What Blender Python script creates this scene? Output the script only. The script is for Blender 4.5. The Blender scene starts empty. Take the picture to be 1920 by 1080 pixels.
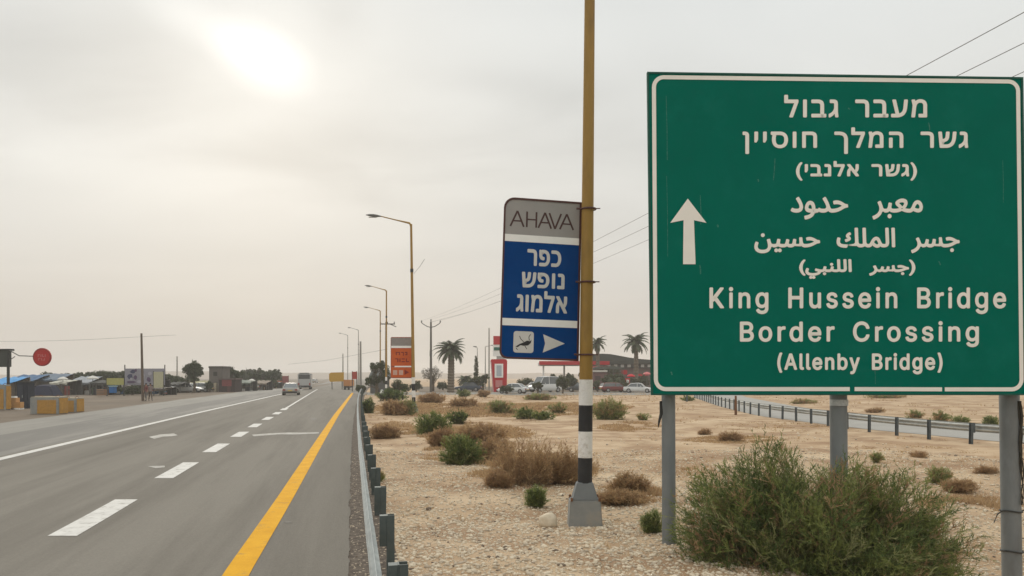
import bpy, bmesh, math, random
import numpy as np
from mathutils import Vector, Matrix, noise

S = bpy.context.scene
COL = S.collection
R = math.radians

# ------------------------------------------------------------------ camera
F = 1500.0          # focal length in pixels of the 1920 px wide photograph
H = 2.4             # camera height
HZ = 706.0          # horizon row
cam = bpy.data.cameras.new('camera')
cam.sensor_width = 36.0
cam.lens = 36.0 * F / 1920.0
cam.shift_y = (HZ - 540.0) / 1920.0
cam.clip_start = 0.1
cam.clip_end = 6000
camo = bpy.data.objects.new('camera', cam)
camo.location = (0, 0, H)
camo.rotation_euler = (R(90), 0, 0)
COL.objects.link(camo)
S.camera = camo

# ------------------------------------------------------------------ sky, sun, exposure
SUN_AZ, SUN_EL = R(-17.4), R(21.5)
SUN_DIR = Vector((math.sin(SUN_AZ) * math.cos(SUN_EL), math.cos(SUN_AZ) * math.cos(SUN_EL), math.sin(SUN_EL)))
W = bpy.data.worlds.new('World')
S.world = W
W.use_nodes = True
nt = W.node_tree
for n in list(nt.nodes):
    nt.nodes.remove(n)
def N(t, **k):
    n = nt.nodes.new(t)
    for a, b in k.items():
        setattr(n, a, b)
    return n
def L(a, b):
    nt.links.new(a, b)
def math_node(op, a, b=None, clamp=False):
    n = N('ShaderNodeMath', operation=op, use_clamp=clamp)
    for i, v in enumerate((a, b)):
        if v is None:
            continue
        if isinstance(v, (int, float)):
            n.inputs[i].default_value = v
        else:
            L(v, n.inputs[i])
    return n.outputs[0]
tc = N('ShaderNodeTexCoord')
sep = N('ShaderNodeSeparateXYZ'); L(tc.outputs['Generated'], sep.inputs[0])
X_, Y_, Z_ = sep.outputs
# overcast base by elevation
ramp = N('ShaderNodeValToRGB')
L(math_node('MAXIMUM', Z_, 0.0), ramp.inputs[0])
er = ramp.color_ramp
stops = [(0.0, (.625, .58, .52)), (.07, (.665, .625, .565)), (.16, (.725, .71, .665)), (.23, (.765, .76, .72)), (.30, (.745, .75, .72)),
         (.42, (.755, .775, .76)), (.62, (1.15, 1.16, 1.12)), (1.0, (1.65, 1.67, 1.66))]
er.elements[0].position = stops[0][0]; er.elements[0].color = (*stops[0][1], 1)
er.elements[1].position = stops[-1][0]; er.elements[1].color = (*stops[-1][1], 1)
for p, c in stops[1:-1]:
    e = er.elements.new(p); e.color = (*c, 1)
# cloud sheets seen in perspective
den = math_node('ADD', math_node('MAXIMUM', Z_, 0.0), 0.16)
cx = math_node('DIVIDE', X_, den); cy = math_node('DIVIDE', Y_, den)
comb = N('ShaderNodeCombineXYZ'); L(cx, comb.inputs[0]); L(cy, comb.inputs[1])
def cloud(scale, detail, off, dist=0.6):
    mp = N('ShaderNodeMapping'); mp.inputs['Location'].default_value = off
    mp.inputs['Scale'].default_value = (0.7, 1.0, 1.0)
    L(comb.outputs[0], mp.inputs[0])
    nn = N('ShaderNodeTexNoise'); nn.inputs['Scale'].default_value = scale; nn.inputs['Detail'].default_value = detail
    nn.inputs['Roughness'].default_value = 0.5; nn.inputs['Distortion'].default_value = dist
    L(mp.outputs[0], nn.inputs['Vector'])
    return nn.outputs['Fac']
n1 = cloud(0.75, 5, (3.1, 1.7, 0)); n2 = cloud(2.1, 6, (7.7, 4.2, 0), 0.3)
cl = math_node('ADD', math_node('MULTIPLY', math_node('SUBTRACT', n1, 0.5), 0.26), math_node('MULTIPLY', math_node('SUBTRACT', n2, 0.5), 0.22))
amp = N('ShaderNodeMapRange'); amp.inputs[1].default_value = 0.0; amp.inputs[2].default_value = 0.22
L(Z_, amp.inputs[0])
cl = math_node('ADD', math_node('MULTIPLY', cl, amp.outputs[0]), 1.0)
# the sun behind the cloud: a bright, soft-edged, ragged patch
def vdot(v):
    d = N('ShaderNodeVectorMath', operation='DOT_PRODUCT'); L(tc.outputs['Generated'], d.inputs[0]); d.inputs[1].default_value = v
    return d.outputs['Value']
def blob(px, py, rx, ry, rot, gain, ragged=.9, soft='SMOOTHSTEP', inner=0.0):
    """a soft patch of the cloud sheet round one direction (given by its photo pixel), rx, ry in photo pixels"""
    D = Vector(((px - 960) / F, 1, (HZ - py) / F)); k = D.length; D.normalize()
    T1 = D.cross(Vector((0, 0, 1))).normalized(); T2 = T1.cross(D).normalized()
    c, s_ = math.cos(R(rot)), math.sin(R(rot))
    A_, B_ = T1 * c + T2 * s_, T2 * c - T1 * s_
    a = math_node('DIVIDE', vdot(A_), rx / F / k); b_ = math_node('DIVIDE', vdot(B_), ry / F / k)
    d = math_node('SQRT', math_node('ADD', math_node('MULTIPLY', a, a), math_node('MULTIPLY', b_, b_)))
    d = math_node('ADD', d, math_node('MULTIPLY', math_node('SUBTRACT', n2, 0.5), ragged * 1.5))
    d = math_node('ADD', d, math_node('MULTIPLY', math_node('LESS_THAN', vdot(D), 0.0), 9.0))
    m_ = N('ShaderNodeMapRange', interpolation_type=soft)
    L(d, m_.inputs[0]); m_.inputs[1].default_value = 1.0; m_.inputs[2].default_value = inner; m_.inputs[3].default_value = 0; m_.inputs[4].default_value = gain
    return m_.outputs[0]
for args in ((720, 285, 560, 110, 4, -.13), (80, 110, 520, 230, 10, -.13), (1000, 60, 330, 100, -5, .07), (430, 385, 520, 110, 0, .04), (1450, 20, 500, 120, 0, .05), (640, 30, 110, 90, 30, -.08), (980, 170, 260, 50, -8, -.05)):
    cl = math_node('ADD', cl, blob(*args))
glow = math_node('ADD', blob(490, 104, 125, 80, -22, .30, .7), blob(360, 35, 170, 60, -20, .10, .8))
glow = math_node('ADD', glow, blob(490, 110, 260, 170, -15, .07, .5))
mul = N('ShaderNodeVectorMath', operation='SCALE'); L(ramp.outputs[0], mul.inputs[0]); L(cl, mul.inputs['Scale'])
gcol = N('ShaderNodeVectorMath', operation='SCALE'); gcol.inputs[0].default_value = (1.0, .99, .96); L(glow, gcol.inputs['Scale'])
add = N('ShaderNodeVectorMath', operation='ADD'); L(mul.outputs[0], add.inputs[0]); L(gcol.outputs[0], add.inputs[1])
bg_cloud = N('ShaderNodeBackground'); L(add.outputs[0], bg_cloud.inputs[0]); bg_cloud.inputs[1].default_value = 1.0
sky = N('ShaderNodeTexSky'); sky.sky_type = 'NISHITA'; sky.sun_disc = False
sky.sun_elevation = SUN_EL; sky.sun_rotation = SUN_AZ; sky.dust_density = 5.0
bg_sky = N('ShaderNodeBackground'); L(sky.outputs[0], bg_sky.inputs[0]); bg_sky.inputs[1].default_value = 0.06
mx = N('ShaderNodeMixShader'); mx.inputs[0].default_value = 0.96     # the cloud sheet covers all but a little of the clear sky
L(bg_sky.outputs[0], mx.inputs[1]); L(bg_cloud.outputs[0], mx.inputs[2])
wo = N('ShaderNodeOutputWorld'); L(mx.outputs[0], wo.inputs[0])

sl = bpy.data.lights.new('sun', 'SUN')
sl.energy = 1.0; sl.angle = R(16); sl.color = (1.0, .93, .82)
so = bpy.data.objects.new('sun', sl)
so.rotation_euler = SUN_DIR.to_track_quat('Z', 'Y').to_euler()
so.location = (0, 0, 30)
COL.objects.link(so)
S.view_settings.view_transform = 'Standard'
S.view_settings.look = 'None'
S.view_settings.gamma = 1
S.view_settings.use_curve_mapping = False
S.view_settings.exposure = 0.0
S.render.engine = 'CYCLES'
S.cycles.use_denoising = True
S.cycles.volume_bounces = 1
S.cycles.max_bounces = 5
S.cycles.diffuse_bounces = 3
S.cycles.glossy_bounces = 2
S.cycles.transmission_bounces = 3
S.cycles.transparent_max_bounces = 8

# ------------------------------------------------------------------ helpers
def P(px, py, Y):
    """point at depth Y seen at pixel (px, py) of the photograph"""
    return Vector(((px - 960) / F * Y, Y, H - (py - HZ) / F * Y))
def gY(py):
    return H * F / (py - HZ)
def G(px, py):
    return P(px, py, gY(py))
def bend(Y):
    return 1.1 * (min(max(Y, 0), 160) / 92.0) ** 2 + (max(Y - 160, 0) * 0.04)
DX = -305.0 / 1500.0
RU = Vector((math.cos(math.atan(DX)), -math.sin(math.atan(DX)), 0))     # unit vector across the road, to the right
RD = Vector((math.sin(math.atan(DX)), math.cos(math.atan(DX)), 0))      # unit vector along the road
def roadX(a, Y):
    return a + DX * Y
def interp(tab, y):
    if y <= tab[0][0]:
        return tab[0][1]
    for (y0, v0), (y1, v1) in zip(tab, tab[1:]):
        if y <= y1:
            return v0 + (v1 - v0) * (y - y0) / (y1 - y0)
    return tab[-1][1] + (tab[-1][1] - tab[-2][1]) / (tab[-1][0] - tab[-2][0]) * (y - tab[-1][0])
def sm(a, b, x):
    t = min(max((x - a) / (b - a), 0), 1)
    return t * t * (3 - 2 * t)

DX_ = -305.0 / 1500.0
MATS = {}
def mat(name, col, rough=0.85, var=0.12, scale=6.0, col2=None, bump=0.0, bscale=40.0, metal=0.0, spec=0.3, detail=6, contrast=None, dirt=None, dirt_scale=1.2, coords='Object', translucent=0.0, stretch=None, road=False, speckle=0.0):
    if name in MATS:
        return MATS[name]
    m = bpy.data.materials.new(name); m.use_nodes = True
    t = m.node_tree; b = t.nodes['Principled BSDF']
    b.inputs['Roughness'].default_value = rough; b.inputs['Metallic'].default_value = metal
    b.inputs['Specular IOR Level'].default_value = spec
    tcn = t.nodes.new('ShaderNodeTexCoord')
    vec = tcn.outputs[coords]
    if road:        # turn the pattern into the direction of the road
        mr_ = t.nodes.new('ShaderNodeMapping'); mr_.inputs['Rotation'].default_value = (0, 0, math.atan(DX_))
        t.links.new(vec, mr_.inputs[0]); vec = mr_.outputs[0]
    if stretch:
        mpn = t.nodes.new('ShaderNodeMapping'); mpn.inputs['Scale'].default_value = stretch
        t.links.new(vec, mpn.inputs[0]); vec = mpn.outputs[0]
    nz = t.nodes.new('ShaderNodeTexNoise'); nz.inputs['Scale'].default_value = scale; nz.inputs['Detail'].default_value = detail
    nz.inputs['Roughness'].default_value = 0.6
    t.links.new(vec, nz.inputs['Vector'])
    cr = t.nodes.new('ShaderNodeValToRGB')
    lo, hi = contrast or (0.3, 0.7)
    cr.color_ramp.elements[0].position = lo; cr.color_ramp.elements[1].position = hi
    c2 = col2 or tuple(min(1, c * (1 + var)) for c in col)
    c1 = col if col2 else tuple(c * (1 - var) for c in col)
    cr.color_ramp.elements[0].color = (*c1, 1); cr.color_ramp.elements[1].color = (*c2, 1)
    t.links.new(nz.outputs['Fac'], cr.inputs[0])
    out = cr.outputs[0]
    if dirt:
        nd = t.nodes.new('ShaderNodeTexNoise'); nd.inputs['Scale'].default_value = dirt_scale; nd.inputs['Detail'].default_value = 8
        nd.inputs['Roughness'].default_value = 0.65
        t.links.new(vec, nd.inputs['Vector'])
        mr = t.nodes.new('ShaderNodeMapRange'); mr.inputs[1].default_value = dirt[1]; mr.inputs[2].default_value = dirt[2]
        mr.inputs[4].default_value = dirt[3]
        t.links.new(nd.outputs['Fac'], mr.inputs[0])
        mi = t.nodes.new('ShaderNodeMixRGB'); mi.inputs[2].default_value = (*dirt[0], 1)
        t.links.new(mr.outputs[0], mi.inputs[0]); t.links.new(out, mi.inputs[1]); out = mi.outputs[0]
    if speckle:
        ns = t.nodes.new('ShaderNodeTexNoise'); ns.inputs['Scale'].default_value = 38; ns.inputs['Detail'].default_value = 6; ns.inputs['Roughness'].default_value = .8
        t.links.new(tcn.outputs[coords], ns.inputs['Vector'])
        ms_ = t.nodes.new('ShaderNodeMapRange'); ms_.inputs[1].default_value = .3; ms_.inputs[2].default_value = .7; ms_.inputs[3].default_value = 1 - speckle; ms_.inputs[4].default_value = 1 + speckle
        t.links.new(ns.outputs['Fac'], ms_.inputs[0])
        vs_ = t.nodes.new('ShaderNodeVectorMath'); vs_.operation = 'SCALE'; t.links.new(out, vs_.inputs[0]); t.links.new(ms_.outputs[0], vs_.inputs['Scale']); out = vs_.outputs[0]
    t.links.new(out, b.inputs['Base Color'])
    if bump:
        nb = t.nodes.new('ShaderNodeTexNoise'); nb.inputs['Scale'].default_value = bscale; nb.inputs['Detail'].default_value = 5
        t.links.new(vec, nb.inputs['Vector'])
        bp = t.nodes.new('ShaderNodeBump'); bp.inputs['Strength'].default_value = bump; bp.inputs['Distance'].default_value = 0.02
        t.links.new(nb.outputs['Fac'], bp.inputs['Height']); t.links.new(bp.outputs[0], b.inputs['Normal'])
    if translucent:
        tr = t.nodes.new('ShaderNodeBsdfTranslucent'); t.links.new(out, tr.inputs[0])
        ms = t.nodes.new('ShaderNodeMixShader'); ms.inputs[0].default_value = translucent
        t.links.new(b.outputs[0], ms.inputs[1]); t.links.new(tr.outputs[0], ms.inputs[2])
        t.links.new(ms.outputs[0], t.nodes['Material Output'].inputs[0])
    MATS[name] = m
    return m

def link(o, parent=None):
    COL.objects.link(o)
    if parent:
        o.parent = parent
    return o
def tag(o, label=None, cat=None, group=None, kind=None):
    if label: o['label'] = label
    if cat: o['category'] = cat
    if group: o['group'] = group
    if kind: o['kind'] = kind
    return o
def thing(name, loc, label, cat, group=None, rz=0.0):
    o = bpy.data.objects.new(name, None); o.location = loc; o.rotation_euler = (0, 0, rz); o.empty_display_size = .2
    COL.objects.link(o)
    return tag(o, label, cat, group)
def dup(o, parent=None, **k):
    c = o.copy(); COL.objects.link(c); c.parent = parent
    for ch in list(o.children):
        dup(ch, c)
    for a, b in k.items():
        if a in ('label', 'group'): c[a] = b
        else: setattr(c, a, b)
    return c

class MB:
    def __init__(s):
        s.v = []; s.f = []; s.m = []
    def add(s, vs, fs, m=0):
        k = len(s.v); s.v += [tuple(v) for v in vs]; s.f += [[i + k for i in f] for f in fs]; s.m += [m] * len(fs)
        return s
    def box(s, c, d, rz=0.0, m=0, taper=1.0, mat4=None):
        hx, hy, hz = d[0] / 2, d[1] / 2, d[2] / 2
        vs = []
        for z in (-1, 1):
            k = taper if z > 0 else 1
            for x, y in ((-1, -1), (1, -1), (1, 1), (-1, 1)):
                v = Vector((x * hx * k, y * hy * k, z * hz))
                if rz: v.rotate(Matrix.Rotation(rz, 3, 'Z'))
                if mat4: v = mat4 @ v
                vs.append(v + Vector(c))
        return s.add(vs, [(0, 3, 2, 1), (4, 5, 6, 7), (0, 1, 5, 4), (1, 2, 6, 5), (2, 3, 7, 6), (3, 0, 4, 7)], m)
    def tube(s, pts, rad, n=8, m=0, cap=True):
        pts = [Vector(p) for p in pts]
        rads = rad if isinstance(rad, (list, tuple)) else [rad] * len(pts)
        k0 = len(s.v); vs = []; fs = []
        up = Vector((0, 0, 1))
        for i, p in enumerate(pts):
            d = (pts[min(i + 1, len(pts) - 1)] - pts[max(i - 1, 0)]).normalized()
            a = d.cross(Vector((1, 0, 0)) if abs(d.z) > .8 else up).normalized(); b = d.cross(a)
            for j in range(n):
                t = 2 * math.pi * j / n
                vs.append(p + (a * math.cos(t) + b * math.sin(t)) * rads[i])
        for i in range(len(pts) - 1):
            for j in range(n):
                q = (j + 1) % n
                fs.append((i * n + j, (i + 1) * n + j, (i + 1) * n + q, i * n + q))
        if cap:
            fs.append(tuple(range(n))); fs.append(tuple(reversed([(len(pts) - 1) * n + j for j in range(n)])))
        return s.add(vs, fs, m)
    def lathe(s, c, prof, n=12, m=0):
        return s.tube([(c[0], c[1], c[2] + z) for r, z in prof], [r for r, z in prof], n, m)
    def prism(s, poly, off, m=0):
        """poly: list of 3D points (front), off: vector to the back face"""
        n = len(poly); off = Vector(off)
        vs = [Vector(p) for p in poly] + [Vector(p) + off for p in poly]
        fs = [tuple(range(n)), tuple(reversed(range(n, 2 * n)))] + [(i, (i + 1) % n, (i + 1) % n + n, i + n)[::-1] for i in range(n)]
        return s.add(vs, fs, m)
    def quad(s, a, b, c, d, m=0):
        return s.add([a, b, c, d], [(0, 1, 2, 3)], m)
    def build(s, name, mats, parent=None, smooth=False, bevel=0.0, world=False):
        me = bpy.data.meshes.new(name)
        vs = s.v
        if world and parent is not None:
            inv = Matrix.LocRotScale(parent.location, parent.rotation_euler, None).inverted()
            vs = [tuple(inv @ Vector(v)) for v in vs]
        me.from_pydata(vs, [], s.f)
        if not isinstance(mats, (list, tuple)): mats = [mats]
        for q in mats: me.materials.append(q)
        if len(mats) > 1: me.polygons.foreach_set('material_index', s.m)
        bm = bmesh.new(); bm.from_mesh(me); bmesh.ops.recalc_face_normals(bm, faces=bm.faces)
        if bevel:
            bmesh.ops.bevel(bm, geom=list(bm.edges), offset=bevel, segments=2, affect='EDGES', clamp_overlap=True)
        bm.to_mesh(me); bm.free()
        if smooth:
            me.polygons.foreach_set('use_smooth', [True] * len(me.polygons))
            me.set_sharp_from_angle(angle=R(40))
        me.update()
        o = bpy.data.objects.new(name, me)
        return link(o, parent)

def fast_mesh(name, V, Fc, mats, midx=None, parent=None):
    """V (n,3) array, Fc (m,3) triangle array"""
    V = np.asarray(V, dtype=np.float32); Fc = np.asarray(Fc, dtype=np.int32)
    me = bpy.data.meshes.new(name)
    k = Fc.shape[1]
    me.vertices.add(len(V)); me.vertices.foreach_set('co', V.ravel())
    me.loops.add(Fc.size); me.loops.foreach_set('vertex_index', Fc.ravel())
    me.polygons.add(len(Fc)); me.polygons.foreach_set('loop_start', np.arange(0, Fc.size, k, dtype=np.int32))
    try: me.polygons.foreach_set('loop_total', np.full(len(Fc), k, dtype=np.int32))
    except Exception: pass
    if not isinstance(mats, (list, tuple)): mats = [mats]
    for q in mats: me.materials.append(q)
    if midx is not None: me.polygons.foreach_set('material_index', np.asarray(midx, dtype=np.int32))
    me.update(calc_edges=True)
    me.validate()
    o = bpy.data.objects.new(name, me)
    return link(o, parent)

# ------------------------------------------------------------------ materials
SAND = mat('sand', (.345, .232, .138), 0.95, scale=0.30, col2=(.515, .395, .262), contrast=(.36, .64), bump=.6, bscale=14, detail=10,
           dirt=((.265, .170, .100), .46, .60, .85), dirt_scale=.55, coords='Object', spec=.1, speckle=.14)
LOT = mat('lot_gravel', (.125, .098, .072), 0.95, scale=0.25, col2=(.185, .148, .110), bump=.4, bscale=10, dirt=((.12, .10, .08), .5, .7, .6), dirt_scale=.12, spec=.1)
ASPH = mat('asphalt', (.180, .164, .139), 0.95, scale=0.35, col2=(.225, .206, .176), contrast=(.3, .7), bump=.35, bscale=160, detail=9,
           dirt=((.145, .131, .111), .46, .68, .8), dirt_scale=.9, spec=.04, stretch=(1, .05, 1), road=True, speckle=.16)
ASPH_DK = mat('asphalt_dark', (.115, .107, .094), 0.85, scale=.3, col2=(.150, .140, .122), bump=.3, bscale=120, dirt=((.21, .195, .17), .48, .64, .8), dirt_scale=.8, stretch=(1, .08, 1), road=True, speckle=.15)
ASPH_LT = mat('asphalt_pale', (.185, .174, .150), 0.88, scale=.4, col2=(.235, .22, .19), bump=.3, bscale=100, dirt=((.14, .13, .115), .5, .66, .8), dirt_scale=.7, stretch=(1, .10, 1), road=True, speckle=.15)
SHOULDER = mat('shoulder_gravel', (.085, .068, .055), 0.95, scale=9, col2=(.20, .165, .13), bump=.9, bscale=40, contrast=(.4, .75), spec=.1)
WHITEP = mat('white_paint_road', (.52, .50, .465), .85, spec=.1, scale=3, col2=(.64, .62, .575), dirt=((.26, .24, .205), .54, .70, .85), dirt_scale=4.5, bump=.15, bscale=90)
WORNP = mat('worn_paint_road', (.32, .30, .26), .85, scale=3, col2=(.50, .48, .44), dirt=((.26, .24, .21), .42, .62, .9), dirt_scale=2.5)
YELP = mat('yellow_paint_road', (.58, .285, .012), .85, scale=2, col2=(.68, .36, .020), dirt=((.30, .19, .07), .55, .72, .8), dirt_scale=3.6, speckle=.1, bump=.1, bscale=90, spec=.08)
GALV = mat('galvanised', (.22, .245, .24), .65, scale=5, col2=(.33, .355, .345), metal=.1, spec=.3, dirt=((.20, .20, .18), .5, .75, .6), dirt_scale=3)
POSTG = mat('guard_post_steel', (.060, .080, .078), .6, scale=5, col2=(.10, .118, .112), metal=.2, dirt=((.16, .14, .11), .55, .8, .6), dirt_scale=4)
SIGNPOST = mat('sign_post_steel', (.165, .180, .185), .6, scale=3, col2=(.235, .25, .25), metal=.2, dirt=((.12, .12, .11), .5, .75, .7), dirt_scale=2.2, stretch=(1, 1, .4))
GREEN = mat('sign_green', (.0008, .128, .090), .9, scale=1.2, col2=(.0010, .142, .101), spec=.0, dirt=((.008, .168, .123), .52, .8, .6), dirt_scale=2.0)
GREEN_E = mat('sign_edge_green', (.004, .066, .046), .5, scale=2, col2=(.008, .085, .06))
LETTER = mat('sign_reflective_letter', (.80, .77, .70), .7, scale=3, col2=(.86, .83, .76), spec=.1)
ALU = mat('sign_back_aluminium', (.40, .40, .39), .5, scale=3, metal=.6)
MUST = mat('mustard_paint', (.27, .155, .030), .6, scale=2.5, col2=(.36, .215, .050), dirt=((.15, .09, .03), .5, .78, .7), dirt_scale=3.5, spec=.35, stretch=(1, 1, .3))
PWHITE = mat('pole_white', (.72, .705, .67), .8, scale=4, col2=(.80, .785, .75), dirt=((.36, .30, .22), .50, .72, .85), dirt_scale=5, speckle=.08)
PBLACK = mat('pole_black', (.022, .022, .024), .6, scale=4, col2=(.035, .035, .036), dirt=((.10, .085, .065), .6, .85, .6), dirt_scale=5)
CONC = mat('concrete', (.22, .225, .215), .9, scale=3, col2=(.30, .30, .28), bump=.4, bscale=30, dirt=((.34, .27, .19), .5, .75, .6), dirt_scale=3)
DARKM = mat('dark_metal', (.035, .036, .034), .6)
LAMPG = mat('lamp_grey', (.12, .12, .11), .5)
AHGREY = mat('board_grey', (.30, .285, .27), .8, scale=2, col2=(.34, .325, .305))
AHBLUE = mat('board_blue', (.003, .045, .18), .85, scale=2, col2=(.005, .056, .21), spec=.02, dirt=((.02, .07, .20), .6, .85, .5), dirt_scale=3)
BRN = mat('board_brown_frame', (.085, .035, .030), .55)
BRNT = mat('board_brown_print', (.075, .038, .035), .6)
PANW = mat('board_white', (.86, .85, .81), .6, var=.03)
PRNT = mat('board_print_grey', (.60, .59, .56), .55, var=.05)
WOOD = mat('weathered_wood', (.13, .10, .075), .9, scale=8, stretch=(1, 1, .1))
RUST = mat('rust_steel', (.13, .060, .030), .9, scale=8, col2=(.20, .10, .05))
STONE = mat('pale_stone', (.52, .43, .31), .95, scale=5, col2=(.68, .59, .45), bump=.4, bscale=20, spec=.1)
STONE2 = mat('grey_stone', (.38, .31, .225), .95, scale=5, col2=(.50, .42, .32), bump=.4, bscale=20, spec=.1)
STONE3 = mat('dark_stone', (.14, .11, .085), .95, scale=5, col2=(.22, .17, .125), spec=.1)
STEM = mat('twig_olive', (.13, .115, .060), .9, scale=4)
STEMB = mat('twig_brown', (.16, .105, .06), .9, scale=4, col2=(.25, .17, .10))
LF1 = mat('needle_green', (.185, .222, .066), .85, scale=2.5, col2=(.28, .31, .105), translucent=.4)
LF2 = mat('needle_dark_green', (.095, .140, .045), .85, scale=2.5, col2=(.145, .19, .065), translucent=.35)
LF3 = mat('needle_pale_olive', (.28, .29, .125), .85, scale=2.5, col2=(.38, .38, .18), translucent=.4)
DRY1 = mat('dry_twig_tan', (.43, .285, .15), .9, scale=3, col2=(.54, .39, .22), translucent=.35)
DRY2 = mat('dry_twig_brown', (.33, .205, .11), .9, scale=3, col2=(.42, .28, .16), translucent=.3)
TL1 = mat('leaf_dark', (.045, .060, .026), .8, scale=1, col2=(.070, .088, .038), translucent=.2)
TL2 = mat('leaf_mid', (.065, .085, .038), .8, scale=1, col2=(.095, .115, .052), translucent=.2)
TL3 = mat('leaf_greyish', (.10, .105, .075), .8, scale=1, col2=(.14, .14, .10), translucent=.2)
BARK = mat('bark', (.10, .080, .058), .95, scale=6, bump=.5)
PALMB = mat('palm_trunk_bark', (.12, .095, .070), .95, scale=9, col2=(.19, .155, .115), bump=.8, bscale=20)
PALML = mat('palm_leaflet', (.060, .080, .045), .7, scale=2, col2=(.105, .125, .070), translucent=.2)
def flat(name, c, rough=.7, var=.08, **k):
    return mat(name, c, rough, var, **k)
GLASS = mat('vehicle_glass', (.035, .040, .043), .12, var=.05, spec=.6)
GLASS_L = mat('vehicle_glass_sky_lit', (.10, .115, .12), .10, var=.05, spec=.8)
RUBBER = flat('tyre_rubber', (.02, .02, .02), .9)
RIM = flat('wheel_rim', (.35, .35, .35), .4, metal=.6)

# ------------------------------------------------------------------ ground
RD2 = [(-15, 42), (0, 36.0), (12, 28.5), (20, 24.2), (29.5, 20.9), (37, 18.9), (48.6, 18.0), (64, 19.6), (92, 23.9), (110, 28), (125, 33)]   # centre line of the slip road (Y, X)
def zt(X, Y):
    a = X - DX * Y - bend(Y)
    if a < 0.45:
        return 0.0
    m = sm(.45, 2.2, a)
    flatr = 1.0
    if -15 < Y < 125:
        flatr = sm(4.0, 8.5, abs(X - interp(RD2, Y)))
    d = -0.55 * sm(2.6, 6.6, X) * (1 - sm(13, 24, Y)) * flatr
    far = 1 - sm(90, 130, Y)
    n = noise.noise((X * .22, Y * .22, 1.3)) * .11 + noise.noise((X * .7, Y * .7, 5.1)) * .045 + noise.noise((X * 2.3, Y * 2.3, 9.1)) * .022
    berm = 0.16 * math.exp(-((Y - 62 - X * .35) / 7.0) ** 2) * sm(2, 6, a)
    return d + m * flatr * far * (n + berm)
def GT(px, py):
    """point of the uneven ground seen at a pixel"""
    lo = 4.0
    Yv = lo
    while Yv < 400:
        p = P(px, py, Yv)
        if p.z <= zt(p.x, p.y):
            break
        Yv *= 1.004
    p = P(px, py, Yv); p.z = zt(p.x, p.y)
    return p
def axis(segs):
    out = []
    for a, b, st in segs:
        k = max(1, int(round((b - a) / st)))
        out += [a + (b - a) * i / k for i in range(k)]
    return out + [segs[-1][1]]
YS = axis([(-40, 2, 6), (2, 6, .4), (6, 24, .14), (24, 50, .5), (50, 140, 2.0), (140, 400, 26), (400, 1500, 220)])
AS = axis([(.3, .6, .15), (.6, 13, .14), (13, 40, .6), (40, 80, 4), (80, 200, 24), (200, 900, 140)])
V = []
for y in YS:
    bx = DX * y + bend(y)
    for a in AS:
        V.append((a + bx, y, zt(a + bx, y)))
nA, nY = len(AS), len(YS)
idx = np.arange(nA * nY).reshape(nY, nA)
Fq = np.stack([idx[:-1, :-1], idx[:-1, 1:], idx[1:, 1:], idx[1:, :-1]], -1).reshape(-1, 4)
g = fast_mesh('ground', V, Fq, SAND); g.data.polygons.foreach_set('use_smooth', [True] * len(g.data.polygons))
tag(g, 'pale sandy desert ground right of the highway', kind='structure')

def strip(name, mt, a0, a1, ys, z, label=None, kind='structure', parent=None):
    """a sheet along the road between the lateral offsets a0(Y) and a1(Y)"""
    b = MB()
    vs = []; fs = []
    for y in ys:
        for t in (a0, a1):
            a = t(y) if callable(t) else t
            vs.append((roadX(a, y), y, z))
    for i in range(len(ys) - 1):
        fs.append((2 * i, 2 * i + 1, 2 * i + 3, 2 * i + 2))
    b.add(vs, fs)
    o = b.build(name, mt, parent)
    if parent is None: tag(o, label, kind=kind)
    return o
LONG = axis([(-40, 0, 10), (0, 160, 4), (160, 1500, 60)])
strip('gravel_lot', LOT, lambda y: -900, lambda y: .32 + bend(y), LONG, 0.0, 'grey brown gravel ground left of the highway')
edge_r = lambda y: -.02 + bend(y) + .05 * noise.noise((0, y * 1.1, 0)) + .03 * noise.noise((7, y * 4.3, 0))
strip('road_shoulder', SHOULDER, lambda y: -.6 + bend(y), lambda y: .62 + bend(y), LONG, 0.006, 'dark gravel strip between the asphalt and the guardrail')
strip('old_carriageway', ASPH_LT, lambda y: -18.0 + .25 * noise.noise((3, y * .15, 0)) + .5 * bend(y), lambda y: -12, LONG, 0.006, 'pale worn asphalt of the far carriageway')
strip('patched_carriageway', ASPH_DK, lambda y: -14.4 + .25 * noise.noise((9, y * .12, 0)) + bend(y) * .9, lambda y: -9.6, LONG, 0.010, 'darker asphalt beside the solid white line')
strip('road', ASPH, lambda y: -10.55 + .7 * bend(y), edge_r, axis([(-40, 0, 10), (0, 40, .12), (40, 160, 2), (160, 1500, 60)]), 0.014, 'grey brown asphalt highway')
# cross street and station forecourt
b = MB()
b.add([(roadX(.3, 104) + 1.3, 104, .02), (14, 103, .02), (60, 106, .02), (60, 121, .02), (roadX(0, 121), 121, .02)], [(0, 1, 2, 3, 4)])
tag(b.build('side_street', ASPH_LT), 'pale asphalt cross street in front of the fuel station', kind='structure')
b = MB(); b.add([(-14, 122, .024), (70, 122, .024), (70, 190, .024), (-24, 190, .024)], [(0, 1, 2, 3)])
tag(b.build('forecourt_ground', LOT), 'gravelled forecourt of the fuel station', kind='structure')
# slip road on the right
vs = []; fs = []
ys = axis([(-15, 125, 3)])
for y in ys:
    x = interp(RD2, y)
    for k in (-3.0, 3.1): vs.append((x + k, y, 0.012))
for i in range(len(ys) - 1): fs.append((2 * i, 2 * i + 1, 2 * i + 3, 2 * i + 2))
tag(MB().add(vs, fs).build('slip_road', mat('asphalt_slip', (.27, .26, .235), .9, scale=.5, col2=(.33, .315, .285), bump=.3, bscale=100)), 'pale grey slip road behind the second guardrail', kind='structure')

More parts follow.
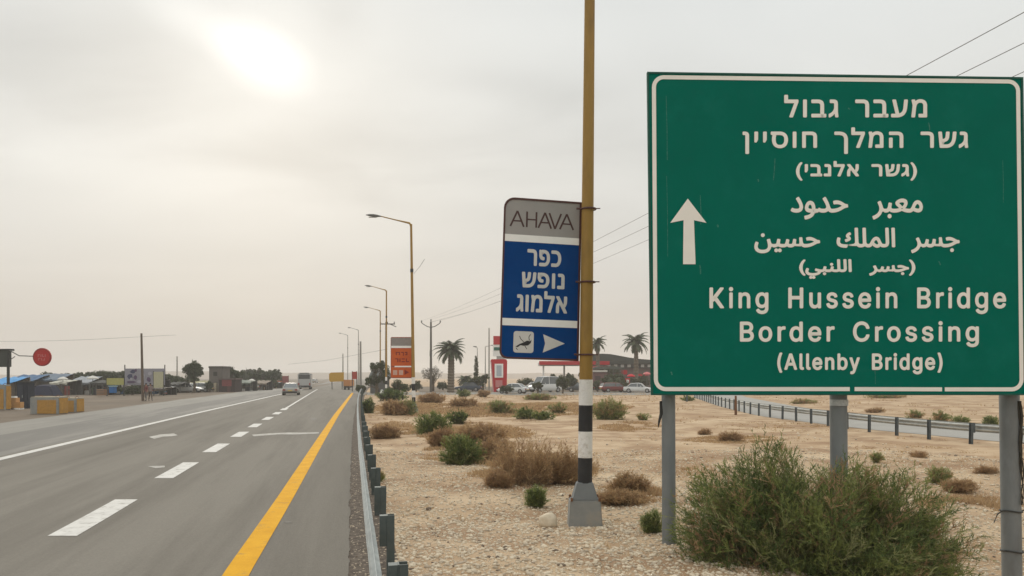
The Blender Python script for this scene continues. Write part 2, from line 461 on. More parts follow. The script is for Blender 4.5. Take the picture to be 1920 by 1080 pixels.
# ------------------------------------------------------------------ painted markings
yel_a = [(-40, -1.5), (0, -1.42), (10, -1.36), (15, -1.27), (30, -1.08), (50, -.80), (70, -.42), (92, .0), (110, .35), (125, .7)]
wht_a = [(-40, -10.2), (23, -10.1), (50, -10.0), (100, -9.35), (150, -8.6), (400, -6)]
dsh_a = [(-20, -4.15), (13.6, -4.30), (27, -4.44), (40, -4.60), (60, -4.76), (116, -5.55), (150, -6.0), (400, -9)]
o = strip('edge_line', YELP, lambda y: interp(yel_a, y) - .16, lambda y: interp(yel_a, y) + .16, [y for y in axis([(-20, 118, 2)])], 0.020, 'solid yellow line along the right edge of the road')
strip('solid_line', WHITEP, lambda y: interp(wht_a, y) - .17, lambda y: interp(wht_a, y) + .17, axis([(-20, 150, 3)]), 0.020, 'solid white line left of the highway lanes')
DASH = [(-1.0, 2.4), (5.4, 8.8), (11.96, 15.5), (18.75, 22.2), (25.2, 28.4), (31.6, 34.5), (37.6, 40.4), (44.0, 47.2), (50.4, 53.6), (56.8, 60)]
DL = ['dash on the lane line, last before the camera', 'dash on the lane line just below the frame', 'largest white lane dash nearest the camera', 'second largest white lane dash, level with the concrete pole footing', 'third white lane dash counted from the camera',
      'fourth white lane dash counted from the camera', 'fifth white lane dash counted from the camera', 'sixth white lane dash counted from the camera', 'seventh white lane dash, small and far', 'eighth white lane dash, where the thin line starts']
for (y0, y1), lb in zip(DASH, DL):
    o = strip('lane_dash', WHITEP, lambda y: interp(dsh_a, y) - .22, lambda y: interp(dsh_a, y) + .22, [y0, (y0 + y1) / 2, y1], 0.020, lb)
strip('lane_line', WHITEP, lambda y: interp(dsh_a, y) - .10, lambda y: interp(dsh_a, y) + .10, axis([(60, 150, 5)]), 0.020, 'thin solid white lane line in the distance')
def patch(name, pts, mt, label):
    b = MB(); b.add([(*G(x, y).xy, .020) for x, y in pts], [tuple(range(len(pts)))])
    return tag(b.build(name, mt), label, kind='structure')
patch('arrow_marking', [(279, 820), (300, 815.5), (326, 813.5), (333, 817), (322, 819), (306, 819.6), (289, 824)], WORNP, 'curved head of a worn turn arrow in the left lane')
patch('arrow_marking', [(276, 875.5), (309, 874.5), (309, 877.5), (292, 879)], WORNP, 'faint tail of the worn arrow near the first dashes')
patch('arrow_marking', [(472, 816), (500, 813.5), (540, 811.8), (556, 812.0), (598, 811.2), (598, 813.5), (556, 815.5), (520, 815.5), (476, 819)], WORNP, 'flattened worn arrow across the right lane')
# tar patches and cracks on the asphalt
TAR = mat('tar_stain', (.12, .108, .092), .8, scale=6, col2=(.17, .155, .13))
for (x, y, w, h, lb) in ((588, 786, 13, 3, 'small dark tar stain far along the right lane'), (382, 826, 9, 2, 'small dark stain between two lane dashes'), (540, 981, 16, 3, 'short dark mark right of the yellow line')):
    c = [(x + w * .5 * math.cos(t) * (1 + .25 * math.sin(3 * t)), y + h * .5 * math.sin(t)) for t in [i * .5236 for i in range(12)]]
    patch('tar_stain', c, TAR, lb)

# ------------------------------------------------------------------ guardrails
def guardrail(name, path, height, post_ys, side, label, step, mats):
    """path(Y)->(x,y) centre of the beam; posts on 'side' (+1 = to the right of travel)"""
    p0 = path(post_ys[0])
    t = thing(name, (p0[0], p0[1], 0), label, 'guardrail')
    prof = [(-.05, -.155), (-.075, -.125), (.0, -.085), (.0, -.05), (-.075, -.015), (-.075, .015), (.0, .05), (.0, .085), (-.075, .125), (-.05, .155)]
    prof = [(u * -side * -1, w) for u, w in prof]
    first = None
    for i, y in enumerate(post_ys):
        x0, y0 = path(y); x1, y1 = path(y + .1)
        rz = math.atan2(y1 - y0, x1 - x0) - math.pi / 2
        if first is None:
            b = MB()     # C section post with a lip
            for (cx, cy, dx, dy) in ((0, 0, .012, .12), (.04 * side, .054, .08, .012), (.04 * side, -.054, .08, .012)):
                b.box((cx, cy, height / 2 - .13), (dx, dy, height + .30))
            first = b.build('post', mats[1], t)
            b = MB(); b.box((-.046 * side, 0, height - .155), (.078, .112, .345)); sp = b.build('spacer', mats[1], first)
            b = MB(); b.tube([(-.155 * side, 0, height - .155), (-.18 * side, 0, height - .155)], .022, 8); bo = b.build('bolt', mats[0], first)
            q = first
        else:
            q = first.copy(); COL.objects.link(q)
            if y < 30:
                for ch in first.children:
                    c = ch.copy(); COL.objects.link(c); c.parent = q
        X = x0 + math.cos(rz) * .16 * side; Yw = y0 + math.sin(rz) * .16 * side
        q.location = (X - p0[0], Yw - p0[1], 0); q.rotation_euler = (R(random.uniform(-.8, .8)), R(random.uniform(-1, 1)), rz)
    # beam sections
    k = 0
    ys = [post_ys[0] - 4 * (1 if post_ys[1] > post_ys[0] else -1)]
    seg = step * 2
    y = min(post_ys) - .3; end = max(post_ys) + .3
    while y < end:
        e = min(y + seg + .12, end)
        b = MB(); vs = []; fs = []
        m = 4
        off = .0035 * (k % 2)
        for i in range(m + 1):
            yy = y + (e - y) * i / m
            (xa, ya), (xb, yb) = path(yy), path(yy + .1)
            d = Vector((xb - xa, yb - ya, 0)).normalized(); r = Vector((d.y, -d.x, 0))
            for th in (0, 1):
                for u, w in prof:
                    q = Vector((xa, ya, height - .155 + w)) + r * (u + (.005 * th + off) * side)
                    vs.append(q - Vector((p0[0], p0[1], 0)))
        n = len(prof)
        for i in range(m):
            for th in (0, 1):
                for j in range(n - 1):
                    a = i * 2 * n + th * n + j; c = a + 2 * n
                    fs.append((a, a + 1, c + 1, c) if th == 0 else (a, c, c + 1, a + 1))
            for j in (0, n - 1):
                a = i * 2 * n + j; c = a + 2 * n
                fs.append((a, c, c + n, a + n))
        b.add(vs, fs)
        o = b.build('beam', mats[0], t, smooth=True)
        y += seg; k += 1
    return t
def rail_path(Y):
    return (roadX(.26 + bend(Y) * .92, Y), Y)
ys = [6.75 - 2.35 * 3 + 2.35 * i for i in range(52)]
guardrail('guardrail', rail_path, .80, ys, 1, 'long galvanised guardrail along the right edge of the highway', 2.35, (GALV, POSTG))
random.seed(4)
R2 = [(0, 32.6), (12, 25.2), (20, 20.6), (28.4, 16.05), (34.3, 15.35), (38.9, 15.2), (50, 15.0), (64, 16.6), (92, 20.8)]
def rail2(Y):
    # smooth interpolation of the second rail
    return ((interp(R2, Y - 1.5) + interp(R2, Y) * 2 + interp(R2, Y + 1.5)) / 4 + .25, Y)
guardrail('guardrail', rail2, .74, [12 + 2.05 * i for i in range(39)], -1, 'second guardrail with close posts in front of the slip road', 2.05, (mat('galvanised_pale', (.34, .355, .34), .55, scale=5, col2=(.50, .51, .48), metal=.3, spec=.4), mat('post_blue_grey', (.085, .10, .105), .6, scale=4)))

# ------------------------------------------------------------------ green direction sign
Y0S = 11.35
def SP(px, py, off=0.0):
    Yv = Y0S / (1 - .0168 * (px - 1213) / 705.0)
    p = P(px, py, Yv)
    return p + Vector((-.0165 * 0, -off, 0))
sp0 = G(1254, 1020)
sign = thing('direction_sign', (sp0.x, Y0S + .2, 0), 'large green road sign with white Hebrew, Arabic and English lettering and an upward arrow', 'road sign')
b = MB(); c = [SP(1213, 135), SP(1918, 145), SP(1926, 741), SP(1221, 741)]
b.prism(c, (0, .045, 0), 0)
o = b.build('panel', GREEN, sign, bevel=.006, world=True)
# dark rim, proud of the face
b = MB()
ring = [(1213, 135), (1918, 145), (1926, 741), (1221, 741)]
inn = [(1216.5, 138.2), (1914.5, 148.2), (1922.5, 738.0), (1224.5, 738.0)]
for i in range(4):
    j = (i + 1) % 4
    q = [SP(*ring[i], .012), SP(*ring[j], .012), SP(*inn[j], .012), SP(*inn[i], .012)]
    b.prism(q, (0, .0095, 0))
b.build('rim', GREEN_E, sign, world=True)
# white border line with its two breaks at the bottom
def stroke(b, pts, w, offd, fn, closed=False):
    n = len(pts); out = []
    P2 = [Vector(p) for p in pts]
    for i in range(n):
        a = P2[(i - 1) % n] if (closed or i > 0) else P2[i]
        c_ = P2[(i + 1) % n] if (closed or i < n - 1) else P2[i]
        d = (c_ - a).normalized(); nn = Vector((-d.y, d.x))
        out.append((P2[i] + nn * w / 2, P2[i] - nn * w / 2))
    rng = range(n) if closed else range(n - 1)
    for i in rng:
        j = (i + 1) % n
        b.quad(fn(*out[i][0], offd), fn(*out[j][0], offd), fn(*out[j][1], offd), fn(*out[i][1], offd))
def arc(cx, cy, r, a0, a1, n=7):
    return [(cx + r * math.cos(R(a0 + (a1 - a0) * i / n)), cy + r * math.sin(R(a0 + (a1 - a0) * i / n))) for i in range(n + 1)]
b = MB()
path_l = [(1593, 729.5), (1420, 729.5)] + arc(1248, 711, 18.5, 90, 180) + arc(1244.5, 163.5, 18.5, 180, 268) + arc(1890, 171.5, 18.5, 270, 358) + arc(1896.5, 711.5, 18.5, 0, 90) + [(1771, 730)]
stroke(b, path_l, 7.6, .006, SP)
stroke(b, [(1602, 729.5), (1766, 730)], 7.6, .006, SP)
b.build('border_line', LETTER, sign, world=True)
b = MB()
arrow = [(1289.5, 372.5), (1324.5, 418), (1301, 413), (1304, 495.5), (1280.5, 495.5), (1281.5, 413), (1256.5, 418)]
b.add([SP(x, y, .006) for x, y in arrow], [(0, 1, 2), (0, 2, 5), (0, 5, 6), (2, 3, 4), (2, 4, 5)])
b.build('arrow', LETTER, sign, world=True)

